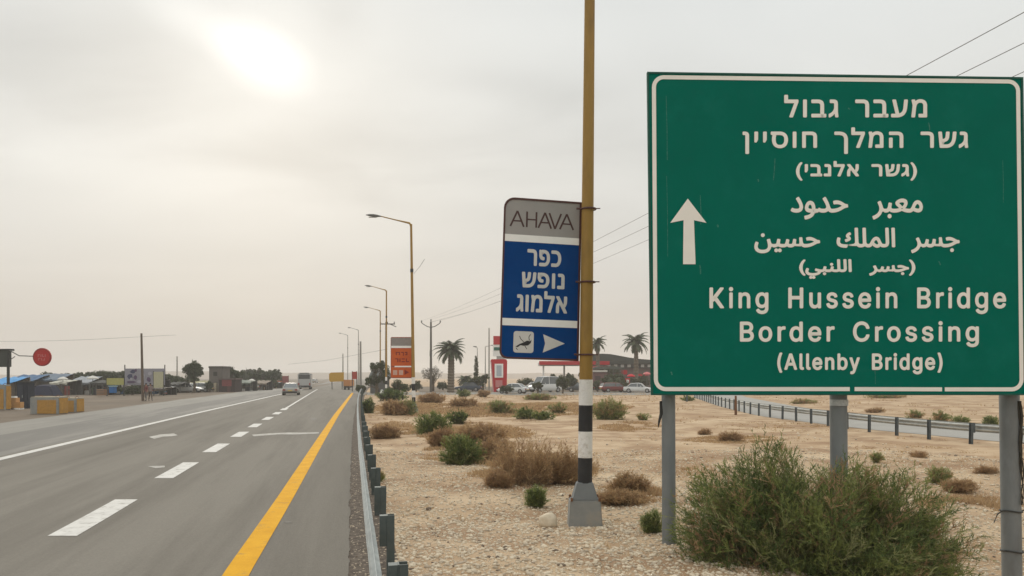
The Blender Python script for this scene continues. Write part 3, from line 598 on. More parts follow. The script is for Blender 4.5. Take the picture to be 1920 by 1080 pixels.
GL = {"(":[273,[89,207,90,235,92,264,96,293,101,324,107,354,114,384,122,413,132,441,142,468,153,494,164,517,177,539,236,539,223,512,212,485,201,457,191,428,182,399,174,370,167,342,161,313,157,285,154,258,152,232,151,207,152,184,154,161,156,138,160,115,165,91,172,67,179,42,188,16,198,-10,209,-38,222,-66,236,-96,177,-96,156,-59,139,-21,124,16,111,55,102,93,95,131,90,169],[11,13,12,11,14,13,10,14,11,10,15,14,9,15,10,9,16,15,8,16,9,8,17,16,7,17,8,7,18,17,6,18,7,6,19,18,5,19,6,5,20,19,4,20,5,4,21,20,3,21,4,3,22,21,2,22,3,2,23,22,1,23,2,1,24,23,0,24,1,0,25,24,45,25,0,45,26,25,45,27,26,44,27,45,44,28,27,44,29,28,43,29,44,43,30,29,42,30,43,42,31,30,42,32,31,41,32,42,41,33,32,40,33,41,40,34,33,40,35,34,39,35,40,39,36,35,38,36,39,38,37,36]],")":[273,[37,-96,52,-66,64,-37,76,-9,86,18,95,44,102,69,108,93,113,116,117,139,120,162,121,184,122,207,121,232,119,258,116,285,112,313,106,342,99,370,91,399,82,428,73,457,62,485,50,512,37,539,97,539,109,517,121,494,131,468,142,441,151,413,159,384,167,354,173,323,178,293,181,264,183,235,184,207,183,168,178,130,171,92,161,53,149,15,134,-22,117,-59,97,-96],[23,25,24,23,26,25,23,27,26,22,27,23,22,28,27,21,28,22,21,29,28,20,29,21,20,30,29,19,30,20,19,31,30,18,31,19,18,32,31,17,32,18,17,33,32,16,33,17,16,34,33,15,34,16,15,35,34,14,35,15,14,36,35,13,36,14,13,37,36,12,37,13,11,37,12,11,38,37,10,38,11,10,39,38,9,39,10,8,39,9,8,40,39,7,40,8,6,40,7,6,41,40,5,41,6,5,42,41,4,42,5,3,42,4,3,43,42,2,43,3,2,44,43,1,44,2,1,45,44,0,45,1]],"A":[480,[16,0,201,509,276,509,463,0,395,0,287,302,282,317,276,334,270,352,264,372,257,394,250,420,241,447,232,478,245,478,236,447,228,419,220,393,213,371,206,351,201,333,195,317,191,302,85,0,110,142,110,199,370,199,370,142],[0,13,1,13,2,1,13,14,2,14,3,2,0,25,13,25,15,13,15,12,13,15,12,14,12,26,14,26,3,14,11,26,12,25,16,15,10,26,11,25,17,16,9,26,10,25,18,17,8,26,9,25,19,18,7,26,8,25,20,19,6,26,7,25,21,20,5,26,6,25,22,21,25,24,22,24,23,22,4,27,5,27,26,5,0,24,25,24,26,25,24,27,26,27,3,26,0,23,24,4,3,27]],"B":[456,[60,0,60,509,241,509,266,508,289,504,310,499,329,491,345,481,359,469,371,456,381,442,388,426,394,410,397,392,398,374,397,358,395,344,392,331,387,320,380,310,373,301,365,293,356,286,347,280,336,275,326,270,315,267,315,262,327,261,339,257,351,252,363,245,374,237,385,227,394,216,402,203,409,189,414,173,417,155,418,136,417,117,413,100,408,83,400,67,390,52,377,39,362,28,344,18,324,10,301,4,275,1,247,0,125,57,245,57,272,58,296,63,315,70,330,80,341,92,349,105,354,120,355,137,355,149,352,161,348,173,342,184,335,194,327,203,317,211,306,218,293,224,279,228,264,230,248,231,125,231,125,285,238,285,252,286,265,288,277,291,288,296,299,302,308,309,316,317,323,326,329,337,333,348,335,359,336,372,334,388,330,403,323,417,313,429,299,439,283,446,263,450,240,452,125,452],[0,97,1,97,2,1,97,3,2,97,4,3,97,5,4,97,6,5,97,7,6,97,8,7,97,9,8,97,96,9,96,95,9,95,10,9,0,75,97,94,10,95,93,10,94,93,11,10,92,11,93,91,11,92,91,12,11,90,12,91,90,13,12,89,13,90,89,14,13,88,14,89,88,15,14,87,15,88,86,15,87,86,16,15,85,16,86,85,17,16,84,17,85,84,18,17,83,18,84,83,19,18,82,19,83,82,20,19,81,20,82,80,20,81,80,21,20,79,21,80,79,22,21,78,22,79,77,22,78,76,22,77,76,23,22,0,74,75,74,76,75,74,23,76,74,24,23,74,25,24,74,26,25,74,27,26,74,28,27,74,29,28,74,30,29,74,31,30,74,32,31,74,73,32,73,33,32,0,52,74,72,33,73,71,33,72,70,33,71,70,34,33,69,34,70,68,34,69,68,35,34,67,35,68,67,36,35,66,36,67,65,36,66,65,37,36,64,37,65,63,37,64,63,38,37,62,38,63,62,39,38,61,39,62,60,39,61,60,40,39,59,40,60,59,41,40,58,41,59,58,42,41,57,42,58,57,43,42,56,43,57,55,43,56,55,44,43,54,44,55,53,44,54,0,53,52,0,44,53,0,45,44,0,46,45,0,47,46,0,48,47,0,49,48,0,50,49,0,51,50]],"C":[510,[267,-7,235,-5,205,1,177,11,150,25,126,42,104,63,86,88,70,115,57,146,48,179,42,215,40,254,42,293,48,329,57,362,70,393,86,421,104,445,126,466,150,484,177,498,205,508,235,514,267,516,286,515,305,513,323,509,340,504,357,498,373,490,388,481,402,471,415,460,427,447,438,433,448,418,456,402,463,385,469,367,473,348,408,348,405,361,401,373,395,384,389,395,382,404,375,413,366,421,357,428,348,435,337,440,327,445,315,449,304,452,292,454,280,455,267,456,245,454,223,450,203,443,184,432,166,419,150,403,137,385,125,364,116,340,109,314,105,285,103,254,105,223,109,194,116,168,125,145,137,123,151,105,166,89,184,76,203,66,223,59,245,54,267,53,280,53,292,55,304,57,315,60,327,64,337,69,348,74,357,81,366,88,375,96,382,105,389,114,395,125,401,136,405,148,408,160,473,160,469,142,463,124,457,107,448,91,438,76,428,62,416,49,402,38,388,28,373,19,357,11,341,5,323,0,305,-4,286,-6],[23,25,24,23,26,25,22,26,23,22,27,26,22,28,27,21,28,22,21,29,28,21,30,29,20,30,21,20,31,30,19,31,20,19,32,31,19,33,32,18,58,19,58,57,19,57,33,19,57,56,33,56,34,33,55,34,56,18,59,58,54,34,55,53,34,54,18,60,59,52,34,53,52,35,34,51,35,52,17,60,18,17,61,60,50,35,51,49,35,50,49,36,35,17,62,61,48,36,49,47,36,48,16,62,17,16,63,62,47,37,36,46,37,47,45,37,46,16,64,63,45,38,37,44,38,45,15,64,16,44,39,38,15,65,64,43,39,44,42,39,43,42,40,39,15,66,65,14,66,15,41,40,42,14,67,66,13,67,14,13,68,67,12,68,13,12,69,68,11,69,12,11,70,69,11,71,70,10,71,11,10,72,71,9,72,10,9,73,72,96,98,97,96,99,98,95,99,96,8,73,9,8,74,73,95,100,99,94,100,95,93,100,94,93,101,100,8,75,74,7,75,8,92,101,93,92,102,101,7,76,75,91,102,92,90,102,91,90,103,102,7,77,76,89,103,90,6,77,7,88,103,89,6,78,77,88,104,103,87,104,88,86,104,87,6,79,78,85,104,86,5,79,6,85,105,104,84,105,85,5,80,79,83,105,84,82,105,83,5,81,80,81,105,82,5,105,81,5,106,105,4,106,5,4,107,106,4,108,107,3,108,4,3,109,108,2,109,3,2,110,109,2,111,110,1,111,2,1,112,111,1,113,112,0,113,1]],"H":[517,[60,0,60,509,125,509,125,289,392,289,392,509,457,509,457,0,392,0,392,232,125,232,125,0],[0,2,1,0,3,2,4,6,5,4,7,6,0,10,3,10,4,3,10,9,4,9,7,4,0,11,10,8,7,9]],"K":[467,[104,145,104,216,113,228,122,239,130,250,139,261,148,272,157,282,165,293,174,303,184,314,193,324,202,334,212,344,364,509,448,509,231,276,228,276,60,0,60,509,125,509,125,334,124,225,125,193,125,0,372,0,188,259,228,309,449,0],[18,20,19,18,21,20,13,15,14,13,27,15,27,16,15,12,27,13,18,1,21,1,2,21,2,3,21,3,22,21,11,27,12,10,27,11,9,27,10,9,26,27,16,28,27,8,26,9,7,26,8,6,26,7,0,16,17,0,28,16,5,26,6,4,26,5,4,25,26,3,25,4,22,25,3,23,25,22,18,0,1,24,25,23,18,28,0,24,28,18,25,28,24]],"b":[424,[229,-8,213,-7,198,-5,184,-1,172,4,162,10,153,17,145,24,138,31,132,39,127,46,122,53,118,59,112,59,112,0,53,0,53,509,114,509,114,319,118,319,122,325,127,331,132,338,137,346,144,353,152,360,161,367,171,373,183,378,197,381,212,384,229,384,252,383,274,378,294,371,313,361,330,347,345,332,359,313,370,293,379,270,385,245,389,218,390,189,389,160,385,133,379,108,370,84,359,64,346,45,330,29,313,16,294,5,274,-2,252,-7,220,47,237,48,253,51,267,57,279,66,291,76,301,88,309,101,316,117,321,133,325,151,327,170,328,189,327,209,325,227,321,245,316,261,309,276,301,290,291,301,280,311,267,319,253,325,237,329,220,330,203,329,188,325,174,320,161,312,150,302,140,291,132,278,125,263,120,247,116,229,113,210,113,189,113,169,116,150,120,132,125,115,132,100,140,86,150,75,162,65,174,57,188,51,204,48],[15,17,16,15,18,17,30,32,31,29,32,30,29,33,32,28,33,29,28,34,33,27,34,28,26,34,27,26,35,34,25,35,26,25,36,35,24,36,25,23,36,24,23,37,36,22,37,23,21,37,22,21,79,37,79,78,37,78,38,37,20,79,21,20,80,79,20,81,80,77,38,78,20,82,81,76,38,77,19,82,20,19,83,82,75,38,76,15,19,18,15,88,19,88,87,19,87,86,19,86,85,19,85,84,19,84,83,19,75,39,38,74,39,75,73,39,74,73,40,39,72,40,73,71,40,72,71,41,40,70,41,71,15,89,88,69,41,70,69,42,41,15,90,89,68,42,69,68,43,42,15,91,90,67,43,68,15,92,91,66,43,67,66,44,43,65,44,66,15,93,92,65,45,44,64,45,65,15,94,93,63,45,64,63,46,45,15,95,94,62,46,63,15,96,95,62,47,46,61,47,62,15,13,96,13,97,96,60,47,61,13,98,97,60,48,47,59,48,60,13,99,98,58,48,59,13,12,99,12,100,99,58,49,48,15,14,13,11,100,12,57,49,58,11,101,100,10,101,11,56,49,57,10,102,101,55,49,56,10,55,102,10,49,55,9,49,10,9,50,49,8,50,9,7,50,8,7,51,50,6,51,7,5,51,6,5,52,51,4,52,5,4,53,52,3,53,4,2,53,3,2,54,53,1,54,2,1,0,54]],"d":[424,[195,-8,172,-7,151,-2,130,5,111,16,94,29,79,45,66,64,55,84,46,108,39,133,35,160,34,189,35,218,39,245,46,270,55,293,66,313,79,332,95,347,112,361,131,371,151,378,173,383,196,384,213,384,228,381,241,378,253,373,263,367,272,360,280,353,287,346,293,338,298,331,303,325,306,319,311,319,311,509,372,509,372,0,313,0,313,59,307,59,303,53,298,46,293,39,287,31,280,24,272,17,263,10,252,4,241,-1,227,-5,212,-7,205,47,221,48,236,51,250,57,263,65,274,75,284,86,293,100,299,115,305,132,309,150,311,169,312,189,311,210,309,229,305,247,300,263,293,278,284,291,275,302,263,312,251,320,237,325,221,329,205,330,187,329,172,325,157,319,145,311,133,301,124,290,115,276,108,261,103,245,99,227,97,209,96,189,97,170,99,151,103,133,109,117,115,101,124,88,134,76,145,66,158,57,172,51,188,48],[37,39,38,37,40,39,23,25,24,23,26,25,22,26,23,22,27,26,21,27,22,21,28,27,21,29,28,20,29,21,20,30,29,19,30,20,19,31,30,19,32,31,18,32,19,18,33,32,18,34,33,17,80,18,80,79,18,79,34,18,79,35,34,78,35,79,77,35,78,17,81,80,76,35,77,17,82,81,76,36,35,75,36,76,17,83,82,75,37,36,75,74,37,74,73,37,73,72,37,72,71,37,71,70,37,70,40,37,16,83,17,16,84,83,16,85,84,15,85,16,15,86,85,15,87,86,14,87,15,14,88,87,69,40,70,14,89,88,13,89,14,68,40,69,13,90,89,12,90,13,67,40,68,12,91,90,12,92,91,66,40,67,11,92,12,11,93,92,65,40,66,10,93,11,10,94,93,64,40,65,10,95,94,9,95,10,63,40,64,9,96,95,62,40,63,8,96,9,8,97,96,61,42,62,42,40,62,8,98,97,60,42,61,7,98,8,7,99,98,59,42,60,7,100,99,58,43,59,43,42,59,6,100,7,58,44,43,41,40,42,6,101,100,57,44,58,57,45,44,6,102,101,56,45,57,6,55,102,55,45,56,6,45,55,6,46,45,5,46,6,5,47,46,5,48,47,4,48,5,4,49,48,4,50,49,3,50,4,3,51,50,2,51,3,2,52,51,2,53,52,1,53,2,1,54,53,0,54,1]],"e":[404,[212,-8,185,-7,161,-2,138,6,117,16,98,30,82,46,68,64,56,85,46,108,40,132,35,159,34,187,35,215,39,242,46,267,55,290,67,311,81,329,97,346,115,359,135,370,157,378,180,383,205,384,221,384,236,382,251,379,266,374,280,368,294,361,307,351,319,341,331,329,341,315,350,299,357,282,363,263,368,242,370,219,371,194,371,169,75,169,75,221,338,221,310,202,309,220,307,237,303,254,298,269,291,282,283,294,273,305,263,314,250,321,237,326,222,329,205,330,189,329,173,326,159,321,146,313,135,304,125,294,116,282,109,270,103,256,99,241,97,226,96,211,96,178,97,157,100,139,104,122,110,106,118,92,128,80,139,70,151,61,165,55,179,50,195,47,212,46,224,47,234,48,244,50,254,53,263,56,271,61,278,66,285,73,292,80,297,88,302,96,306,105,365,91,360,77,353,63,345,51,335,39,324,29,311,19,298,11,283,4,266,-1,249,-5,231,-7],[23,25,24,23,26,25,22,26,23,22,27,26,22,28,27,21,28,22,21,29,28,20,29,21,20,30,29,20,31,30,19,31,20,19,32,31,18,32,19,18,57,32,57,33,32,18,58,57,56,33,57,17,58,18,55,33,56,17,59,58,55,34,33,54,34,55,17,60,59,53,34,54,17,61,60,53,35,34,52,35,53,17,62,61,16,62,17,51,35,52,16,63,62,51,36,35,50,36,51,16,64,63,15,64,16,15,65,64,49,36,50,49,37,36,15,66,65,48,37,49,14,66,15,48,38,37,14,67,66,47,38,48,47,39,38,13,67,14,13,68,67,46,44,47,44,39,47,13,43,68,43,69,68,13,42,43,69,46,43,46,44,43,45,39,44,69,45,46,45,40,39,12,42,13,70,45,69,70,40,45,70,41,40,11,42,12,71,41,70,11,41,42,11,71,41,10,71,11,10,72,71,10,73,72,9,73,10,9,74,73,8,74,9,8,75,74,93,95,94,92,95,93,8,76,75,92,96,95,91,96,92,7,76,8,7,77,76,90,96,91,90,97,96,89,97,90,7,78,77,88,97,89,6,78,7,88,98,97,6,79,78,87,98,88,86,98,87,6,80,79,85,98,86,85,99,98,6,81,80,84,99,85,83,99,84,6,82,81,82,99,83,6,99,82,5,99,6,5,100,99,4,100,5,4,101,100,4,102,101,3,102,4,3,103,102,2,103,3,2,104,103,2,105,104,1,105,2,1,106,105,0,106,1]],"g":[425,[207,-151,187,-150,168,-148,150,-144,134,-140,119,-134,105,-127,93,-119,82,-110,73,-101,64,-91,57,-80,51,-69,101,-41,106,-47,110,-53,116,-59,122,-66,128,-72,136,-78,145,-83,154,-88,165,-92,178,-95,192,-97,207,-97,229,-96,249,-92,267,-85,282,-75,295,-62,304,-47,310,-28,311,-6,311,68,306,68,302,62,298,56,293,49,287,41,280,34,272,28,263,21,252,16,241,11,227,8,212,5,195,5,173,6,152,10,132,17,113,27,95,39,80,53,67,71,55,90,46,112,39,136,35,163,34,191,35,220,39,246,46,271,55,293,66,314,80,332,95,347,112,361,131,371,152,378,173,383,196,384,213,384,228,382,242,378,253,373,264,367,273,360,281,353,288,346,294,338,299,331,304,325,308,319,313,319,313,379,372,379,372,-9,371,-32,367,-54,360,-73,350,-90,338,-104,324,-117,308,-127,291,-136,271,-142,251,-147,229,-150,205,59,222,60,237,63,251,68,264,75,275,84,285,95,293,107,300,121,305,137,309,154,312,172,312,193,312,212,309,231,305,248,300,264,293,278,285,291,275,303,264,312,251,320,237,325,222,329,205,330,188,329,172,325,158,320,145,312,134,302,124,290,115,277,109,262,103,246,99,229,97,212,96,193,97,173,99,155,103,138,109,123,116,108,124,96,134,85,145,76,158,68,172,63,188,60],[70,72,71,70,73,72,69,73,70,69,74,73,84,86,85,84,87,86,68,74,69,68,75,74,68,76,75,67,76,68,67,77,76,66,77,67,66,78,77,66,79,78,65,79,66,65,80,79,65,81,80,64,124,65,124,123,65,123,81,65,123,82,81,122,82,123,121,82,122,64,125,124,120,82,121,64,126,125,120,83,82,119,83,120,64,127,126,119,84,83,119,118,84,118,117,84,117,116,84,116,115,84,115,114,84,114,87,84,63,127,64,63,128,127,63,129,128,62,129,63,62,130,129,62,131,130,61,131,62,61,132,131,113,87,114,61,133,132,60,133,61,112,87,113,60,134,133,59,134,60,111,87,112,59,135,134,59,136,135,110,87,111,58,136,59,58,137,136,109,87,110,57,137,58,57,138,137,108,87,109,57,139,138,107,87,108,56,139,57,56,140,139,106,87,107,55,140,56,55,141,140,105,34,106,34,87,106,55,142,141,104,34,105,54,142,55,54,143,142,103,34,104,54,144,143,102,35,103,35,34,103,53,144,54,53,145,144,102,36,35,33,87,34,101,36,102,53,146,145,100,36,101,100,37,36,53,99,146,99,37,100,53,37,99,53,38,37,52,38,53,52,39,38,52,40,39,51,40,52,51,41,40,51,42,41,50,42,51,50,43,42,49,43,50,49,44,43,49,45,44,48,45,49,48,46,45,47,46,48,32,87,33,32,88,87,31,88,32,31,89,88,12,14,13,12,15,14,30,89,31,12,16,15,30,90,89,12,17,16,29,90,30,12,18,17,11,18,12,11,19,18,29,91,90,28,91,29,11,20,19,10,20,11,10,21,20,27,91,28,10,22,21,27,92,91,9,22,10,26,92,27,9,23,22,9,24,23,25,92,26,9,25,24,9,92,25,8,92,9,8,93,92,7,93,8,7,94,93,6,94,7,5,94,6,5,95,94,4,95,5,4,96,95,3,96,4,3,97,96,2,97,3,2,98,97,1,98,2,1,0,98]],"i":[167,[84,443,75,444,67,446,60,449,54,455,48,461,44,468,42,475,41,483,42,491,44,499,48,506,54,512,60,517,67,521,75,523,84,524,92,523,100,521,107,517,114,512,119,506,123,499,126,491,126,483,126,475,123,468,119,461,114,455,107,449,100,446,92,444,53,0,53,379,114,379,114,0],[32,34,33,32,35,34,15,17,16,14,17,15,14,18,17,13,18,14,13,19,18,12,19,13,12,20,19,11,20,12,11,21,20,10,21,11,10,22,21,9,22,10,9,23,22,8,23,9,8,24,23,7,24,8,7,25,24,6,25,7,6,26,25,5,26,6,5,27,26,4,27,5,4,28,27,3,28,4,3,29,28,2,29,3,2,30,29,1,30,2,1,31,30,0,31,1]],"l":[189,[139,-2,119,-1,101,3,86,10,74,20,65,33,58,47,54,65,53,84,53,509,114,509,114,99,114,87,115,77,117,68,120,62,124,58,130,54,137,53,146,52,150,52,154,52,158,52,160,53,163,53,165,53,167,54,170,54,181,3,176,2,172,1,167,0,162,-1,156,-2,151,-2,145,-2],[8,10,9,8,11,10,8,12,11,8,13,12,7,13,8,7,14,13,7,15,14,6,15,7,6,16,15,6,17,16,6,18,17,26,28,27,25,28,26,24,28,25,23,28,24,22,28,23,6,19,18,21,28,22,20,28,21,19,28,20,6,28,19,5,28,6,4,28,5,3,28,4,2,28,3,1,28,2,1,29,28,1,30,29,1,31,30,1,32,31,1,33,32,0,33,1,0,34,33,0,35,34]],"n":[410,[114,227,114,0,53,0,53,379,112,379,112,287,102,287,112,312,124,332,137,349,152,362,169,372,187,379,207,383,227,384,246,383,264,380,280,376,295,369,309,360,321,349,332,336,341,321,348,304,353,285,356,264,357,240,357,0,296,0,296,235,295,256,290,275,283,291,273,304,260,315,246,323,229,328,210,329,197,328,184,326,172,322,161,317,150,311,141,303,133,293,126,283,121,271,117,257,114,243],[13,15,14,13,16,15,12,16,13,12,17,16,2,4,3,2,6,4,6,5,4,11,17,12,11,18,17,10,18,11,10,19,18,9,19,10,9,20,19,8,20,9,8,21,20,8,37,21,37,22,21,7,39,8,39,38,8,38,37,8,36,22,37,35,22,36,7,40,39,34,22,35,7,41,40,34,23,22,7,42,41,33,23,34,6,42,7,6,43,42,32,23,33,32,24,23,6,44,43,6,45,44,31,24,32,2,47,6,47,46,6,46,45,6,31,25,24,30,25,31,30,26,25,2,48,47,29,26,30,2,0,48,29,27,26,28,27,29,2,1,0]],"o":[415,[207,-8,182,-7,159,-2,137,6,117,16,98,30,82,46,68,64,56,85,46,108,40,133,36,159,34,187,36,216,40,243,46,268,56,291,68,312,82,330,98,346,117,360,137,371,159,378,182,383,207,384,233,383,256,378,278,371,299,360,317,346,333,330,347,312,359,291,369,268,376,243,380,216,381,187,380,159,376,133,369,108,359,85,347,64,333,46,317,30,299,16,278,6,256,-2,233,-7,207,46,226,48,242,51,257,57,270,66,282,76,292,89,300,102,307,117,312,134,316,151,318,169,319,187,318,206,316,224,312,242,307,258,300,274,292,287,282,300,270,310,257,319,242,325,226,329,207,330,189,329,173,325,158,319,145,310,134,300,124,287,115,274,108,258,103,242,99,224,97,206,96,187,97,169,99,151,103,134,108,117,115,102,124,89,134,76,145,66,158,57,173,51,189,48],[23,25,24,22,25,23,22,26,25,21,26,22,21,27,26,20,27,21,20,28,27,19,28,20,19,29,28,18,29,19,18,30,29,17,73,18,73,72,18,72,30,18,72,71,30,71,31,30,17,74,73,70,31,71,17,75,74,69,31,70,17,76,75,68,31,69,16,76,17,68,32,31,16,77,76,67,32,68,16,78,77,66,32,67,15,78,16,66,33,32,15,79,78,65,33,66,15,80,79,64,33,65,14,80,15,64,34,33,14,81,80,63,34,64,13,81,14,63,35,34,13,82,81,62,35,63,13,83,82,61,35,62,12,83,13,61,36,35,12,84,83,60,36,61,11,84,12,11,85,84,59,36,60,59,37,36,11,86,85,58,37,59,58,38,37,10,86,11,10,87,86,57,38,58,10,88,87,56,38,57,9,88,10,56,39,38,9,89,88,55,39,56,8,89,9,55,40,39,8,90,89,54,40,55,8,91,90,53,40,54,7,91,8,53,41,40,7,92,91,52,41,53,7,93,92,51,41,52,6,93,7,51,42,41,6,94,93,50,42,51,6,95,94,49,42,50,6,48,95,48,42,49,6,42,48,5,42,6,5,43,42,4,43,5,4,44,43,3,44,4,3,45,44,3,46,45,2,46,3,2,47,46,1,47,2,1,0,47]],"r":[259,[53,0,53,379,112,379,112,321,115,321,122,335,130,347,140,358,152,367,166,375,181,380,196,384,213,385,217,385,221,385,225,385,229,384,234,384,237,384,241,384,243,384,243,322,242,323,239,323,235,324,230,324,224,325,219,325,213,326,207,326,194,325,182,323,170,319,159,315,149,309,140,301,132,293,126,284,121,273,117,262,114,250,114,237,114,0],[11,13,12,11,14,13,11,15,14,11,16,15,11,17,16,11,18,17,11,19,18,11,20,19,11,21,20,10,21,11,9,21,10,0,2,1,0,3,2,8,21,9,7,21,8,6,21,7,5,26,6,26,25,6,25,24,6,24,23,6,23,22,6,22,21,6,4,29,5,29,28,5,28,27,5,27,26,5,4,30,29,4,31,30,4,32,31,0,4,3,0,39,4,39,38,4,38,37,4,37,36,4,36,35,4,35,34,4,34,33,4,33,32,4,0,40,39,0,41,40,0,42,41]],"s":[365,[182,-8,163,-7,145,-5,128,-2,112,3,98,10,84,18,72,27,62,38,53,50,45,63,40,78,36,94,94,107,99,92,105,79,114,69,124,60,136,54,150,49,165,46,181,45,200,46,217,50,232,55,244,62,255,71,262,81,267,91,268,103,267,112,265,121,260,129,254,136,246,142,237,147,225,151,212,155,149,170,125,177,104,186,87,196,72,208,61,222,53,237,48,255,47,274,48,290,51,305,57,319,65,332,75,343,87,354,100,363,115,370,131,377,149,381,167,384,187,384,206,384,223,381,239,378,254,372,267,366,279,358,290,349,299,339,307,328,314,316,319,303,324,290,268,277,264,288,258,298,251,307,243,316,232,323,219,328,205,331,187,333,171,332,156,329,143,324,131,317,121,308,114,299,110,289,109,277,110,267,112,258,117,250,124,243,133,237,144,232,157,227,172,223,229,209,254,202,275,194,292,183,306,171,317,158,325,142,330,125,331,107,330,90,326,75,321,61,312,47,302,35,290,24,276,15,260,6,242,0,223,-5,203,-7],[57,59,58,57,60,59,56,60,57,56,61,60,55,61,56,55,62,61,54,62,55,54,63,62,53,63,54,53,64,63,52,64,53,52,65,64,51,65,52,51,66,65,50,66,51,50,79,66,79,67,66,50,80,79,78,67,79,50,81,80,49,81,50,77,67,78,49,82,81,76,67,77,76,68,67,49,83,82,75,68,76,48,83,49,48,84,83,75,69,68,74,69,75,48,85,84,73,69,74,47,85,48,73,70,69,47,86,85,72,70,73,72,71,70,46,86,47,46,87,86,46,88,87,45,88,46,45,89,88,45,90,89,44,90,45,44,91,90,44,92,91,43,92,44,43,93,92,43,94,93,43,95,94,43,96,95,42,96,43,42,97,96,41,97,42,41,98,97,40,98,41,40,99,98,39,99,40,39,100,99,38,100,39,38,101,100,37,101,38,37,102,101,36,102,37,35,102,36,34,102,35,34,103,102,33,103,34,32,103,33,31,103,32,31,104,103,30,104,31,29,104,30,12,14,13,29,105,104,28,105,29,11,14,12,11,15,14,27,105,28,27,106,105,26,106,27,11,16,15,10,16,11,26,107,106,25,107,26,10,17,16,9,17,10,24,107,25,24,108,107,9,18,17,23,108,24,9,19,18,8,19,9,22,108,23,8,20,19,22,109,108,21,109,22,8,21,20,8,109,21,7,109,8,7,110,109,6,110,7,6,111,110,5,111,6,5,112,111,4,112,5,4,113,112,3,113,4,3,114,113,2,114,3,2,115,114,1,115,2,1,0,115]],"u":[410,[182,-5,164,-4,146,-1,130,4,115,11,101,20,89,31,78,44,69,59,62,76,57,95,54,116,53,139,53,379,114,379,114,144,115,123,119,105,127,89,137,75,150,64,164,56,181,52,200,50,213,51,226,53,238,57,249,62,259,69,268,77,276,86,283,97,289,109,293,122,295,137,296,153,296,379,357,379,357,0,298,0,298,92,307,92,297,67,286,47,272,30,257,17,240,7,222,0,203,-4],[12,14,13,12,15,14,35,37,36,35,38,37,34,38,35,12,16,15,11,16,12,33,38,34,11,17,16,32,41,33,41,38,33,10,17,11,31,41,32,10,18,17,30,40,31,40,41,31,9,18,10,30,42,40,42,39,40,42,38,41,9,19,18,29,42,30,28,42,29,8,19,9,8,20,19,27,42,28,27,43,42,39,38,42,8,21,20,26,43,27,7,21,8,25,43,26,7,22,21,24,43,25,7,23,22,23,43,24,7,43,23,7,44,43,6,44,7,5,44,6,5,45,44,4,45,5,4,46,45,3,46,4,3,47,46,2,47,3,2,48,47,1,48,2,1,0,48]],"y":[389,[47,-139,61,-86,71,-87,80,-89,88,-90,96,-90,104,-89,111,-87,118,-84,124,-80,130,-74,136,-67,141,-58,146,-48,151,-36,163,-1,17,379,84,379,165,155,171,138,177,121,182,104,187,87,191,70,196,53,201,37,206,21,184,21,188,37,193,53,198,70,202,87,207,104,212,121,218,138,224,155,305,379,371,379,204,-58,198,-72,191,-85,184,-97,177,-107,168,-116,159,-124,150,-130,139,-136,128,-140,117,-143,104,-145,91,-145,84,-145,77,-145,71,-144,65,-143,59,-142,54,-141,51,-140],[15,17,16,15,18,17,35,37,36,35,38,37,15,19,18,34,38,35,33,38,34,15,20,19,32,38,33,15,21,20,31,26,32,26,38,32,15,22,21,30,26,31,15,23,22,29,24,30,24,26,30,15,29,23,29,24,23,15,28,29,25,26,24,15,27,28,15,26,27,15,38,26,14,38,15,13,38,14,12,38,13,12,39,38,11,39,12,10,39,11,10,40,39,9,40,10,8,40,9,7,40,8,7,41,40,0,2,1,6,41,7,0,3,2,5,41,6,0,4,3,4,41,5,0,41,4,0,42,41,0,43,42,0,44,43,0,45,44,0,46,45,0,47,46,57,47,0,56,47,57,56,48,47,55,48,56,54,48,55,54,49,48,53,49,54,52,49,53,52,50,49,51,50,52]]}
_ch = max(GL['H'][1][1::2])          # cap height; the K is built from its three strokes
GL['K'] = [467, [45, 0, 110, 0, 110, _ch, 45, _ch, 95, 225, 140, 170, 425, _ch, 345, _ch, 200, 300, 150, 245, 350, 0, 432, 0], [0, 1, 2, 0, 2, 3, 4, 5, 6, 4, 6, 7, 9, 10, 11, 9, 11, 8]]
def glyph_text(s, track=0.0):
    """flat 2D mesh of a latin string from the stored outlines"""
    x = 0.0; vs = []; fs = []
    for ch in s:
        if ch == ' ':
            x += 0.30 + track; continue
        adv, vv, ff = GL[ch]
        k = len(vs)
        vs += [(vv[i] / 1000 + x, vv[i + 1] / 1000) for i in range(0, len(vv), 2)]
        fs += [(ff[i] + k, ff[i + 1] + k, ff[i + 2] + k) for i in range(0, len(ff), 3)]
        x += adv / 1000 + track
    return vs, fs
def font_text(s, space=1.0, offset=0.0, word=1.0):
    """flat 2D mesh from Blender's built-in font (s in visual order, shaped letters alternate slots so that joins fill)"""
    cu = bpy.data.curves.new('t', 'FONT'); cu.body = s; cu.size = 1; cu.resolution_u = 4
    cu.space_character = space; cu.offset = offset; cu.space_word = word
    cu.materials.append(LETTER); cu.materials.append(GREEN)
    for i in range(len(s)): cu.body_format[i].material_index = i % 2
    o = bpy.data.objects.new('t', cu); COL.objects.link(o)
    bpy.context.view_layer.update()
    me = o.evaluated_get(bpy.context.evaluated_depsgraph_get()).to_mesh()
    vs = [(v.co.x, v.co.y) for v in me.vertices]; lift = [0.0] * len(vs)
    fs = []
    for p in me.polygons:
        fs.append(tuple(p.vertices))
        if p.material_index == 1:
            for q in p.vertices: lift[q] = .0012
    bpy.data.objects.remove(o); bpy.data.curves.remove(cu)
    return vs, fs, lift
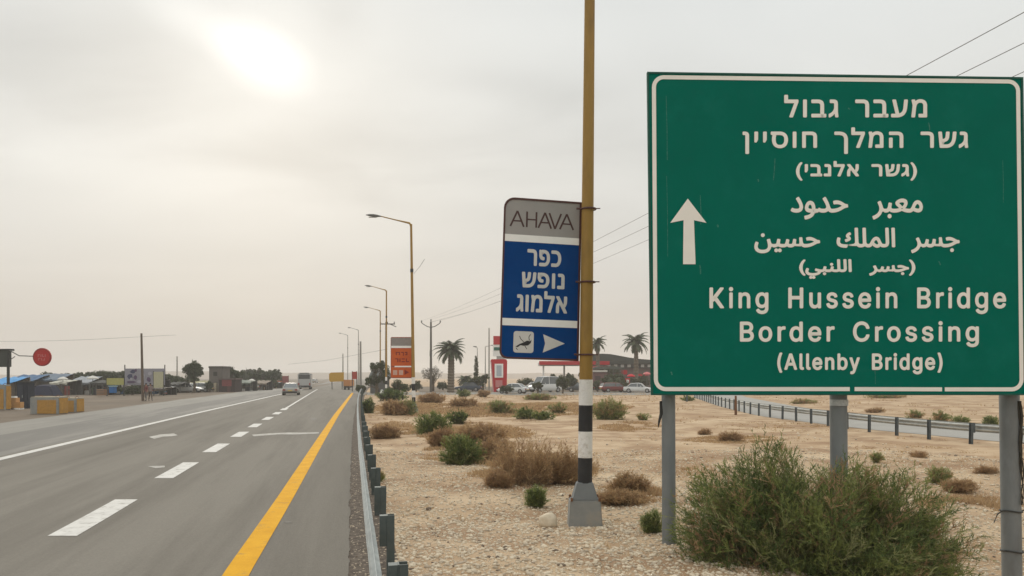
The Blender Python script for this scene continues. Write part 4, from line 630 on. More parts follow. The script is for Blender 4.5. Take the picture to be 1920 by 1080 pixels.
def place_text(parent, tx, box, fn, mt, label, off=.006, bold=1.3):
    """fit the 2D text into the pixel box (x0, y0, x1, y1) of the sign plane"""
    vs, fs = tx[0], tx[1]; lift = tx[2] if len(tx) > 2 else [0] * len(vs)
    xs = [v[0] for v in vs]; ys = [v[1] for v in vs]
    X0, X1, Yl, Yh = min(xs), max(xs), min(ys), max(ys)
    x0, y0, x1, y1 = box
    x0 += bold; x1 -= bold; y0 += bold; y1 -= bold
    b = MB()
    for q in range(9):      # the stroke weight: the outline repeated in a small circle
        ox, oy = (0, 0) if q == 8 else (bold * math.cos(q * math.pi / 4), bold * math.sin(q * math.pi / 4))
        b.add([fn(x0 + ox + (x - X0) / (X1 - X0) * (x1 - x0), y1 + oy + (y - Yl) / (Yh - Yl) * (y0 - y1), off + l + q * .00012) for (x, y), l in zip(vs, lift)], fs)
    o = b.build('lettering', mt, parent, world=True)
    o['label'] = label
    return o
place_text(sign, font_text("מעבר גבול"[::-1], 1.18, .0, 1.5), (1470, 178, 1738, 221), SP, LETTER, 'first line of large Hebrew letters')
place_text(sign, font_text("גשר המלך חוסיין"[::-1], 1.18, .0, 1.5), (1392, 239, 1815, 289), SP, LETTER, 'second line of large Hebrew letters')
heb3 = "(" + "גשר אלנבי"[::-1] + ")"
place_text(sign, font_text(heb3, 1.15, .0, 1.5), (1492, 302, 1719, 339), SP, LETTER, 'small Hebrew letters in brackets')
ar4 = "\ufea9\ufeee\ufeaa\ufea3 \ufeae\ufe92\ufecc\ufee3"
place_text(sign, font_text(ar4, 1.0, .0, 3.2), (1482, 369, 1730, 412), SP, LETTER, 'first line of Arabic letters')
ar5 = "\ufee6\ufef4\ufeb4\ufea3 \ufeda\ufee0\ufee4\ufedf\u0627 \ufeae\ufeb4\ufe9f"
place_text(sign, font_text(ar5, 1.0, .0, 2.2), (1414, 427, 1799, 475), SP, LETTER, 'second line of Arabic letters')
ar6 = "(\ufef2\ufe92\ufee8\ufee0\ufedf\u0627 \ufeae\ufeb4\ufe9f)"
place_text(sign, font_text(ar6, 1.0, .0, 3.0), (1498, 486, 1716, 523), SP, LETTER, 'small Arabic letters in brackets')
place_text(sign, glyph_text("King Hussein Bridge", .10), (1330, 538, 1886, 589), SP, LETTER, 'large line reading King Hussein Bridge')
place_text(sign, glyph_text("Border Crossing", .10), (1387, 602, 1835, 651), SP, LETTER, 'large line reading Border Crossing')
place_text(sign, glyph_text("(Allenby Bridge)", .065), (1457, 661, 1767, 702), SP, LETTER, 'small line reading Allenby Bridge in brackets')
SCR = mat('sign_scratch', (.06, .20, .155), .8, scale=40, col2=(.015, .14, .105), contrast=(.42, .6))
for k, (x0, y0, x1, y1, w) in enumerate(((1453, 297, 1450, 338, 1.6), (1313, 366, 1314, 421, 1.5), (1312, 497, 1313.5, 514, 2.4), (1249, 180, 1251, 300, 1.2), (1250, 330, 1252, 482, 1.0), (1741, 230, 1743, 244, 2.0), (1345, 421, 1346, 426, 3.0), (1258, 697, 1260, 703, 2.5), (1590, 203, 1594, 205, 2.6), (1760, 490, 1763, 497, 2.0), (1640, 690, 1641, 720, 1.0), (1421, 336, 1422, 341, 2.2), (1880, 300, 1881, 380, 1.0))):
    b = MB(); stroke(b, [(x0, y0), ((x0 + x1) / 2 + .6, (y0 + y1) / 2), (x1, y1)], w, .0022, SP); b.build('scratch', SCR, sign, world=True)
# posts, stiffening rails behind, clamps
def post(px_top, px_bot, Yp, wpx, name='post', zb=-1.0, ztop=None):
    r = wpx / F * Yp / 2
    top = P(px_top, 205, Yp); bot = P(px_bot, 1080, Yp)
    d = (top - bot) / (top.z - bot.z)
    b = MB(); p0 = bot + d * (zb - bot.z)
    b.tube([p0, top], r, 20)
    return b.build(name, SIGNPOST, sign, smooth=True, world=True), r
post(1251, 1254.5, 11.62, 25.5)
post(1568, 1574.5, 11.72, 31)
post(1884, 1897.5, 11.80, 34)
for py in (190, 330, 470, 610, 712):
    b = MB(); a_, c_ = SP(1222, py), SP(1914, py)
    a_ = a_ + Vector((0, .046, 0)); c_ = c_ + Vector((0, .046, 0))
    b.prism([a_ + Vector((0, 0, .03)), c_ + Vector((0, 0, .03)), c_ - Vector((0, 0, .03)), a_ - Vector((0, 0, .03))], (0, .045, 0))
    b.build('stiffener', ALU, sign, world=True)
def ring_at(px, py, Yp, wpx, rad=.012, mt=DARKM, name='wire_tie', tail=0):
    c = P(px, py, Yp); r = wpx / F * Yp / 2 + rad
    b = MB(); pts = [c + Vector((r * math.cos(t), r * math.sin(t), .012 * math.sin(2 * t))) for t in [i * math.pi / 8 for i in range(17)]]
    b.tube(pts, rad, 6, cap=False)
    if tail:
        b.tube([c + Vector((-r, -.03, 0)), c + Vector((-r - .08, -.05, -.05)), c + Vector((-r - .13, -.05, -.17))], rad * .8, 5)
        b.tube([c + Vector((r, -.03, 0)), c + Vector((r + .09, -.05, .03)), c + Vector((r + .2, -.04, .01)), c + Vector((r + .28, -.03, .06))], rad * .8, 5)
    return b.build(name, mt, sign, world=True)
ring_at(1895, 957, 11.8, 34, tail=1)
ring_at(1897, 1032, 11.8, 34)
b = MB(); c = P(1573, 749, 11.7)
b.tube([c, c - Vector((0, 0, .09))], 31 / F * 11.7 / 2 + .006, 16)
b.build('sticker_band', mat('pale_sticker', (.36, .38, .38), .6, scale=30, col2=(.55, .56, .55)), sign, world=True)
# a dry climber hanging on the right post, a torn strip on the left post
b = MB(); random.seed(8)
for k in range(4):
    x, y = 1909 + k * 1.2, 752
    pts = []
    for i in range(16):
        pts.append(P(x + 3 * math.sin(i * .8 + k * 2) + i * .35, y + i * 13, 11.72 - .02 * k)); 
    b.tube(pts, [.016 * (1 - i / 18) + .003 for i in range(16)], 5)
    for i in range(2, 15, 2):
        p = pts[i]; b.tube([p, p + Vector((random.uniform(-.05, .1), -.03, random.uniform(-.12, .06)))], [.007, .002], 4)
tag(b.build('dead_vine', flat('vine_bark', (.045, .04, .03), .9)), 'dark dead vine hanging down beside the rightmost steel post', 'vine')
b = MB()
b.tube([P(1239, 752, 11.48), P(1240, 775, 11.47), P(1236, 790, 11.45), P(1234, 802, 11.45)], [.02, .026, .018, .004], 6)
tag(b.build('torn_strip', flat('torn_rubber', (.03, .03, .028), .8)), 'torn black strip hanging on the leftmost steel post under the green sign', 'strip')

# ------------------------------------------------------------------ street lamps
def lamp(loc, hgt, reach, lean, label, group='street lamps along the highway', stripes=True, base=True, r0=.118, r1=.072, side=-1, mt=None, rise=.62):
    t = thing('street_lamp', loc, label, 'street lamp', group)
    mt = mt or MUST
    top = Vector((lean * hgt, 0, hgt))
    def at(z): return Vector((lean * z, 0, z))
    def rad(z): return r0 + (r1 - r0) * z / hgt
    zs = [.62, 1.07, 1.50, 1.93, 2.35] if stripes else [.62]
    if stripes:
        for i, (m_, nm) in enumerate(((PBLACK, 'black_band'), (PWHITE, 'white_band'), (PBLACK, 'black_band'), (PWHITE, 'white_band'))):
            b = MB(); b.tube([at(zs[i]), at(zs[i + 1])], [rad(zs[i]) + .004, rad(zs[i + 1]) + .004], 20); b.build(nm, m_, t, smooth=True)
    z0 = zs[-1]
    b = MB(); n = 6; b.tube([at(z0 + (hgt - z0) * i / n) for i in range(n + 1)], [rad(z0 + (hgt - z0) * i / n) for i in range(n + 1)], 20)
    b.build('pole', mt, t, smooth=True)
    if base:
        b = MB(); b.box((0, 0, .12), (.56, .46, .55), taper=.88); b.build('footing', CONC, t, bevel=.015)
        b = MB(); b.box((0, 0, .53), (.42, .38, .28), taper=.62); b.build('base_plate', flat('base_cap_grey', (.17, .18, .18), .7), t, bevel=.012)
    if base:
        for bx_, by_ in ((-.23, -.2), (.23, -.2), (-.23, .2), (.23, .2)):
            b = MB(); b.tube([(bx_ * .98, by_ * .98, .38), (bx_ * .98, by_ * .98, .435)], .022, 6); b.build('anchor_bolt', RUST, t)
    # joint sleeve, arm, lantern
    b = MB(); b.tube([at(hgt * .746), at(hgt * .746 + .22)], rad(hgt * .746) + .022, 12); b.build('sleeve', DARKM, t)
    d = Vector((side, 0, 0))
    b = MB(); e = top + d * reach * .70 + Vector((0, 0, rise * .80))
    b.tube([top - Vector((0, 0, .12)), top + d * .10 + Vector((0, 0, .06)), top + d * reach * .35 + Vector((0, 0, rise * .42)), e], [r1 * 1.15, r1 * .9, .038, .034], 10)
    b.build('arm', mt if mt is MUST else LAMPG, t, smooth=True)
    b = MB(); L_ = reach * .36
    q = e + d * L_; rr = [.05, .13, .155, .12, .03]
    k0 = []
    for i, r_ in enumerate(rr):
        c = e + d * L_ * (i / 4.0) + Vector((0, 0, rise * .15 * i / 4))
        k0 += [c + Vector((0, -r_, 0)), c + Vector((0, -r_ * .7, r_ * .55)), c + Vector((0, r_ * .7, r_ * .55)), c + Vector((0, r_, 0)), c + Vector((0, r_ * .8, -r_ * .4)), c + Vector((0, -r_ * .8, -r_ * .4))]
    fs = []
    for i in range(4):
        for j in range(6): fs.append((i * 6 + j, i * 6 + (j + 1) % 6, (i + 1) * 6 + (j + 1) % 6, (i + 1) * 6 + j))
    fs += [tuple(range(6)), tuple(range(24, 30))[::-1]]
    b.add(k0, fs); ln = b.build('lantern', LAMPG, t, smooth=True)
    b = MB(); c = e + d * L_ * .55 + Vector((0, 0, -.055)); b.box(c, (L_ * .5, .18, .03)); b.build('lens', flat('lamp_lens', (.30, .30, .28), .3), ln)
    return t
b1 = G(1096, 980)
L1 = lamp((b1.x, b1.y, 0), 12.2, 2.6, .0098, 'tall mustard lamp post with black and white bands carrying the blue and grey hotel board')
l2 = G(776, 776)
L2 = lamp((l2.x, l2.y, 0), 12.2, 2.75, -.0145, 'mustard street lamp carrying the orange board, black and white bands at its foot')
lamp((P(724, 706, 91.3).x, 91.3, 0), 12.2, 2.35, .003, 'street lamp just left of the orange board, its arm reaching over the road')
lamp((P(713, 706, 119.5).x, 119.5, 0), 12.2, 2.4, 0, 'thinner street lamp beside the utility pole with the dark crossarm')
GP = flat('far_pole_grey', (.30, .28, .25), .7)
lamp((P(672, 706, 171).x, 171, 0), 12.3, 2.2, 0, 'hazy street lamp directly above the far end of the guardrail', mt=GP, base=False, stripes=False)
lamp((P(652, 706, 193).x, 193, 0), 12.3, 2.1, 0, 'faintest small street lamp, farthest down the road', mt=GP, base=False, stripes=False)
# faint aerial strip on the second lamp
b = MB(); b.tube([P(776, 513, 52.2), P(787, 500, 52.2), P(796, 486, 52.2)], .014, 5); b.build('bracket', LAMPG, L2, world=True)
# straps that hold the hotel board
strap_y = (392, 529, 665)

# ------------------------------------------------------------------ boards on the lamps
def board(name, fn, corners, mt_list, label, depth, frame_mt, rows):
    pass
# hotel board, plane seen at about 13 m
def AP(px, py, off=0.0):
    Yv = 12.93 / (1 - .024 * (px - 940) / 148.0)
    return P(px, py, Yv) - Vector((0, off, 0))
AC = [(945.5, 369), (1091, 379.5), (1085, 677), (936, 672)]      # outer corners TL TR BR BL
def AM(u, v, off=0.0):
    """u,v in 0..1 on the hotel board (v down)"""
    x = (AC[0][0] * (1 - u) + AC[1][0] * u) * (1 - v) + (AC[3][0] * (1 - u) + AC[2][0] * u) * v
    y = (AC[0][1] * (1 - u) + AC[1][1] * u) * (1 - v) + (AC[3][1] * (1 - u) + AC[2][1] * u) * v
    return AP(x, y, off)
def AMx(x, y, off=0.0): return AM(x / 145.0, y / 300.0, off)
def rrect(x0, y0, x1, y1, rl, rr=0.0, n=6, rbl=None):
    rbl = rl if rbl is None else rbl
    out = []
    out += arc(x0 + rl, y0 + rl, rl, 180, 270, n)
    out += arc(x1 - rr, y0 + rr, rr, 270, 360, n) if rr else [(x1, y0)]
    out += arc(x1 - rr, y1 - rr, rr, 0, 90, n) if rr else [(x1, y1)]
    out += arc(x0 + rbl, y1 - rbl, rbl, 90, 180, n) if rbl else [(x0, y1)]
    return out
ab = thing('hotel_board', (b1.x - .8, 13.1, 0), 'upright signboard with grey AHAVA panel above blue Hebrew panels, fixed to the tall mustard post', 'signboard')
b = MB(); b.prism([AMx(x, y, 0) for x, y in rrect(0, 0, 145, 300, 20, 0, rbl=14)], (0, .10, 0)); b.build('case', BRN, ab, world=True)
b = MB()
outer = rrect(0, 0, 145, 300, 20, 0, rbl=14); inner = rrect(3.5, 3.5, 141, 296.5, 17.5, 0, rbl=11.5)
for i in range(len(outer)):
    j = (i + 1) % len(outer)
    b.prism([AMx(*outer[i], .014), AMx(*outer[j], .014), AMx(*inner[j], .014), AMx(*inner[i], .014)], (0, .0138, 0))
b.build('frame', BRN, ab, world=True)
def panel(y0, y1, mt, name, rt=0, rb=0, dz=.004):
    pts = (arc(3.5 + rt, y0 + rt, rt, 180, 270, 6) if rt else [(3.5, y0)]) + [(141, y0), (141, y1)] + (arc(3.5 + rb, y1 - rb, rb, 90, 180, 6) if rb else [(3.5, y1)])
    b = MB(); b.prism([AMx(x, y, dz) for x, y in pts], (0, dz - .0004, 0)); return b.build(name, mt, ab, world=True)
panel(3.5, 68.5, AHGREY, 'grey_panel', rt=17.5)
panel(68.5, 81.5, PANW, 'white_band', dz=.008)
panel(81.5, 224.5, AHBLUE, 'blue_panel')
panel(224.5, 238, PANW, 'white_band', dz=.008)
panel(238, 296.5, AHBLUE, 'arrow_panel', rb=11.5)
# AHAVA in thin strokes
b = MB()
def ltr(b, ch, x0, x1, y0, y1, w):
    xm = (x0 + x1) / 2
    S_ = {'A': [[(x0, y1), (xm, y0)], [(xm, y0), (x1, y1)], [(x0 + (x1 - x0) * .22, y1 - (y1 - y0) * .36), (x1 - (x1 - x0) * .22, y1 - (y1 - y0) * .36)]],
          'H': [[(x0 + 1, y0), (x0 + 1, y1)], [(x1 - 1, y0), (x1 - 1, y1)], [(x0 + 1, (y0 + y1) / 2), (x1 - 1, (y0 + y1) / 2)]],
          'V': [[(x0, y0), (xm, y1)], [(xm, y1), (x1, y0)]]}[ch]
    for k, s in enumerate(S_):
        stroke(b, s, w if k < 2 else w * .8, .0060 + .0004 * k, AMx)
for ch, x0, x1 in (('A', 13, 38), ('H', 42.5, 62), ('A', 65, 89), ('V', 85, 107), ('A', 105, 130)):
    ltr(b, ch, x0, x1, 24.5 , 53.5, 3.3)
b.build('lettering', BRNT, ab, world=True)['label'] = 'thin brown capitals AHAVA'
place_text(ab, font_text("כפר"[::-1], 1.12, .0), (46, 94, 109, 125), AMx, PRNT, 'top Hebrew word on the blue panel')
place_text(ab, font_text("נופש"[::-1], 1.10, .0), (37, 137, 116, 166), AMx, PRNT, 'middle Hebrew word on the blue panel')
place_text(ab, font_text("אלמוג"[::-1], 1.10, .0), (28, 171, 122, 212), AMx, PRNT, 'lowest Hebrew word on the blue panel')
b = MB(); b.add([AMx(x, y, .0065) for x, y in rrect(25, 248, 62, 288, 5, 5)], [tuple(range(28))]); b.build('pictogram_plate', PRNT, ab, world=True)
b = MB()
b.add([AMx(x, y, .0085) for x, y in [(29, 277), (36, 272), (43, 269), (50, 265), (55, 266), (58, 263), (57, 269), (52, 274), (44, 275), (38, 274), (33, 278)]], [tuple(range(11))])
stroke(b, [(44, 268), (38, 262), (36, 257)], 1.3, .0085, AMx); stroke(b, [(54, 265), (53, 258), (56, 253)], 1.3, .0085, AMx); stroke(b, [(46, 275), (50, 281)], 1.2, .0085, AMx); stroke(b, [(30, 279), (33, 283)], 1.2, .0085, AMx)
b.build('pictogram', PBLACK, ab, world=True)['label'] = 'small dark swimmer pictogram'
b = MB(); b.add([AMx(x, y, .0065) for x, y in [(79, 252), (119, 268), (79, 286.5), (83, 269)]], [(0, 1, 3), (1, 2, 3)]); b.build('arrow', PRNT, ab, world=True)
for py in strap_y:
    c = P({392: 1103.5, 529: 1102, 665: 1099}[py], py, 13.14)
    b = MB(); r = .118
    b.tube([c + Vector((r * math.cos(t), r * math.sin(t), 0)) for t in [i * math.pi / 8 for i in range(17)]], .016, 6, cap=False)
    b.tube([c + Vector((-r, -.02, 0)), c + Vector((-.2, -.02, .005))], .018, 6)
    b.tube([c + Vector((r * .8, -.04, 0)), c + Vector((r + .07, -.05, 0))], .009, 5)
    b.build('strap', BRN, ab, world=True)
# orange board on the second lamp
OR = mat('board_orange', (.50, .085, .012), .6, scale=2, col2=(.56, .11, .018), dirt=((.35, .07, .02), .55, .8, .5), dirt_scale=3)
ORD = flat('board_orange_print', (.20, .020, .012), .6)
ob = thing('orange_board', (l2.x - .7, 52, 0), 'smaller orange signboard with grey top panel on the second lamp post', 'signboard')
def OP(px, py, off=0.0): return P(px, py, 51.9) - Vector((0, off, 0))
b = MB(); b.prism([OP(x, y) for x, y in rrect(732.5, 632, 772, 709, 2.5, 0)], (0, .14, 0)); b.build('case', flat('orange_case', (.30, .09, .05), .6), ob, world=True)
def orow(x0, y0, x1, y1, mt, nm, off=.012): 
    b = MB(); b.prism([OP(x0, y0, off), OP(x1, y0, off), OP(x1, y1, off), OP(x0, y1, off)], (0, off - .001, 0)); return b.build(nm, mt, ob, world=True)
orow(733.5, 633.5, 771, 648.5, flat('board_grey_top', (.26, .235, .22), .6), 'grey_panel')
orow(733.5, 648.5, 771, 652.5, PANW, 'white_band', .03)
orow(733.5, 652.5, 771, 686, OR, 'orange_panel')
orow(740, 686, 771, 688.5, PANW, 'white_band', .03)
orow(733.5, 688.5, 771, 707.5, OR, 'arrow_panel')
b = MB()
for (x0, y0, x1, y1) in ((742, 660, 744, 666), (744, 660, 750, 661.6), (748, 660, 750, 666), (752, 660, 757, 661.6), (755.5, 660, 757.2, 667), (759, 660, 764, 662), (762, 660, 764, 666), (759, 664.5, 764, 666),
                         (741, 672, 747, 673.6), (745, 672, 747, 679), (749, 672, 751, 679), (753, 672, 759, 674), (753, 677, 759, 679), (761, 672, 763, 679), (763, 677, 767, 679)):
    b.quad(OP(x0, y0, .0125), OP(x1, y0, .0125), OP(x1, y1, .0125), OP(x0, y1, .0125))
b.build('lettering', ORD, ob, world=True)['label'] = 'dark red print on the orange panel'
b = MB(); b.quad(OP(737, 694, .016), OP(745, 694, .016), OP(745, 703, .016), OP(737, 703, .016)); b.quad(OP(748, 694, .016), OP(756, 694, .016), OP(756, 703, .016), OP(748, 703, .016)); b.build('pictogram_plate', flat('pale_orange_plate', (.55, .35, .28), .6), ob, world=True)
b = MB(); b.add([OP(758.5, 693, .016), OP(767, 698, .016), OP(758.5, 703, .016)], [(0, 1, 2)]); b.build('arrow', ORD, ob, world=True)

# ------------------------------------------------------------------ vegetation
def frames(D):
    """two unit vectors perpendicular to each row of D"""
    up = np.where(np.abs(D[:, 2:3]) > .9, np.array([[1., 0, 0]]), np.array([[0., 0, 1.]]))
    A = np.cross(D, up); A /= np.linalg.norm(A, axis=1, keepdims=True) + 1e-9
    return A, np.cross(D, A)
def unit(D): return D / (np.linalg.norm(D, axis=-1, keepdims=True) + 1e-9)
def shrub(name, loc, lobes, label, cat='bush', group=None, n_stem=120, n_twig=10, n_leaf=8, leaf=(.05, .009), twig=.22, mats=(LF1, LF2, LF3), wts=(.5, .35, .15), stem_mat=None, seed=1, root=.25, stem_r=.007, upright=.3, sag=0.0):
    """lobes: (x, y, z, rx, ry, rz) ellipsoids relative to loc. stems rise from the root, carry twigs and needles"""
    rs = np.random.RandomState(seed)
    t = thing(name, loc, label, cat, group)
    lob = np.array(lobes, float); vol = lob[:, 3] * lob[:, 4] * lob[:, 5]
    li = rs.choice(len(lob), n_stem, p=(vol ** .8) / (vol ** .8).sum())
    c = lob[li, :3]; r = lob[li, 3:]
    d = unit(rs.normal(size=(n_stem, 3)) * [1, 1, .8] + [0, 0, .35])
    tip = c + d * r * rs.uniform(.45, 1.03, (n_stem, 1)) ** .7
    tip[:, 2] = np.maximum(tip[:, 2], .03)
    ro = np.stack([rs.normal(size=n_stem) * root, rs.normal(size=n_stem) * root, np.full(n_stem, -.06)], 1)
    ro[:, :2] += c[:, :2] * .5
    mid = ro * .5 + tip * .5; mid[:, :2] += (ro[:, :2] - tip[:, :2]) * upright * .5; mid[:, 2] += (tip[:, 2]) * .12 + sag
    mid += rs.normal(size=mid.shape) * .06 * np.linalg.norm(r, axis=1, keepdims=True)
    K = 7
    tt = np.linspace(0, 1, K)[None, :, None]
    cur = ro[:, None] * (1 - tt) ** 2 + 2 * mid[:, None] * tt * (1 - tt) + tip[:, None] * tt ** 2      # (n,K,3)
    # stems as three sided tubes
    rad = (stem_r * (1.15 - tt)).repeat(n_stem, 0)
    D = unit(np.gradient(cur, axis=1)).reshape(-1, 3); A, B = frames(D)
    A = A.reshape(n_stem, K, 3); B = B.reshape(n_stem, K, 3)
    rings = [cur + (A * math.cos(q) + B * math.sin(q)) * rad for q in (0, 2.094, 4.189)]
    V = np.stack(rings, 2).reshape(-1, 3)                        # (n,K,3 ring)
    base = (np.arange(n_stem)[:, None, None] * K + np.arange(K - 1)[None, :, None]) * 3
    j = np.array([0, 1, 2])[None, None]; q = np.array([1, 2, 0])[None, None]
    Fq = np.stack([base + j, base + q, base + 3 + q, base + 3 + j], -1).reshape(-1, 4)
    fast_mesh('stems', V, Fq, stem_mat or STEM, parent=t)
    # twigs
    m = n_stem * n_twig
    si = np.repeat(np.arange(n_stem), n_twig)
    u = rs.uniform(.28, 1.0, m) ** .8
    f = u * (K - 1); i0 = np.minimum(f.astype(int), K - 2); w = (f - i0)[:, None]
    p = cur[si, i0] * (1 - w) + cur[si, i0 + 1] * w
    tn = unit(cur[si, i0 + 1] - cur[si, i0])
    dr = unit(tn * .8 + unit(rs.normal(size=(m, 3))) * .85 + [0, 0, .35])
    ln = twig * rs.uniform(.45, 1.25, (m, 1))
    e = p + dr * ln
    A, B = frames(dr); ang = rs.uniform(0, 6.28, (m, 1)); sd = A * np.cos(ang) + B * np.sin(ang)
    wt = leaf[1] * .45
    V1 = np.stack([p - sd * wt, p + sd * wt, e], 1).reshape(-1, 3)
    # needles
    k = m * n_leaf
    ti = np.repeat(np.arange(m), n_leaf)
    s = rs.uniform(.1, 1, (k, 1))
    p2 = p[ti] + (e - p)[ti] * s
    d2 = unit(dr[ti] + unit(rs.normal(size=(k, 3))) * .75)
    l2_ = leaf[0] * rs.uniform(.6, 1.4, (k, 1)); e2 = p2 + d2 * l2_
    A, B = frames(d2); ang = rs.uniform(0, 6.28, (k, 1)); sd = (A * np.cos(ang) + B * np.sin(ang)) * leaf[1] * .5
    V2 = np.stack([p2 - sd, p2 + sd, e2], 1).reshape(-1, 3)
    VV = np.concatenate([V1, V2]); VV[:, 2] = np.maximum(VV[:, 2], -.05)
    # leaf colour per stem: whole shoots are green, dark or dry
    ci = rs.choice(len(mats), n_stem, p=np.array(wts) / sum(wts))
    mi = np.concatenate([ci[si], ci[si[ti]]])
    fast_mesh('foliage', VV, np.arange(len(VV)).reshape(-1, 3), list(mats), mi, parent=t)
    return t

def lob(cx, w, top, base_py, Y, depth=.7, x0=None):
    pass
# the big bush under the sign
Yb = 10.55
bb = P(1545, 1100, Yb); bz = zt(bb.x, Yb) - .05
def BL(px, py, wpx, hpx, dy=0.0, dep=.8):
    c = P(px, py, Yb + dy)
    return (c.x - bb.x, dy, c.z - bz, wpx / F * Yb / 2, dep, hpx / F * Yb / 2)
lobes = [BL(1445, 890, 150, 130, -.1, .55), BL(1370, 930, 170, 150, .1), BL(1330, 985, 150, 190, -.1), BL(1590, 915, 150, 120, 0, .6), BL(1500, 985, 260, 220, -.2, 1.0),
         BL(1665, 955, 200, 180, .1), BL(1745, 1020, 170, 170, .05), BL(1700, 1060, 220, 150, -.2), BL(1400, 1060, 240, 160, -.2, .9), BL(1600, 1060, 300, 170, -.3, 1.0), BL(1440, 850, 70, 70, -.1, .3), BL(1300, 1030, 90, 110, .1, .5), BL(1770, 1085, 120, 110, 0, .5)]
shrub('bush', (bb.x, Yb, bz), lobes, 'big feathery green bush growing in front of the steel posts under the green sign', n_stem=1350, n_twig=14, n_leaf=13, leaf=(.055, .0088), twig=.22,
      mats=(LF1, LF2, LF3, DRY1, DRY2), wts=(.42, .34, .11, .05, .08), seed=11, root=.28, stem_r=.0065)

def px_shrub(name, px, py, w, h, label, kind='green', seed=1, dens=1.0, cat='bush', group=None, lumps=3, dep=None, depthY=None):
    """a shrub whose base sits at pixel (px, py), w x h pixels"""
    if depthY: b0 = P(px, HZ, depthY); b0.z = 0
    else: b0 = GT(px, py)
    s = b0.y / F
    W_, H_ = w * s, h * s
    rs = random.Random(seed)
    lb = []
    if lumps == 1: lb = [(0, 0, H_ * .42, W_ * .48, W_ * .42, H_ * .58)]
    else:
        for i in range(lumps):
            u = (i + .5) / lumps * 2 - 1
            hh = H_ * (1 - .35 * abs(u) ** 1.5 * rs.uniform(.6, 1.3)) * (1 if i != lumps // 2 else 1.0)
            lb.append((u * W_ * .32, rs.uniform(-.15, .15) * W_ * .4, hh * .40, W_ * (.62 / lumps + .10), W_ * .26, hh * .60))
    px1 = s * 1.9       # one pixel of the render
    cfg = {'green': ((LF1, LF2, LF3), (.45, .35, .2), STEM), 'dark': ((LF2, TL1, LF1), (.5, .3, .2), STEM), 'olive': ((LF3, LF1, DRY1), (.45, .3, .25), STEM),
           'dry': ((DRY1, DRY2), (.6, .4), STEMB), 'brown': ((DRY2, DRY1), (.7, .3), STEMB), 'mixed': ((LF1, DRY1, DRY2, LF3), (.3, .25, .25, .2), STEMB)}[kind]
    lw = max(.006, px1 * .45); ll = max(.045, px1 * 2.2)
    area = max(W_ * H_, .05)
    if kind in ('dry', 'brown', 'mixed'): lw *= .7; dens *= 1.3
    tot = dens * min(22000, 8.0 * area / (lw * ll * .5))
    ns = int(max(20, min(260, tot / 50))); 
    return shrub(name, b0, lb, label, cat, group, n_stem=ns, n_twig=7, n_leaf=max(4, int(tot / ns / 7)), leaf=(ll, lw), twig=max(.10, H_ * .17), mats=cfg[0], wts=cfg[1], stem_mat=cfg[2], seed=seed, root=W_ * .07, stem_r=max(.004, px1 * .12))
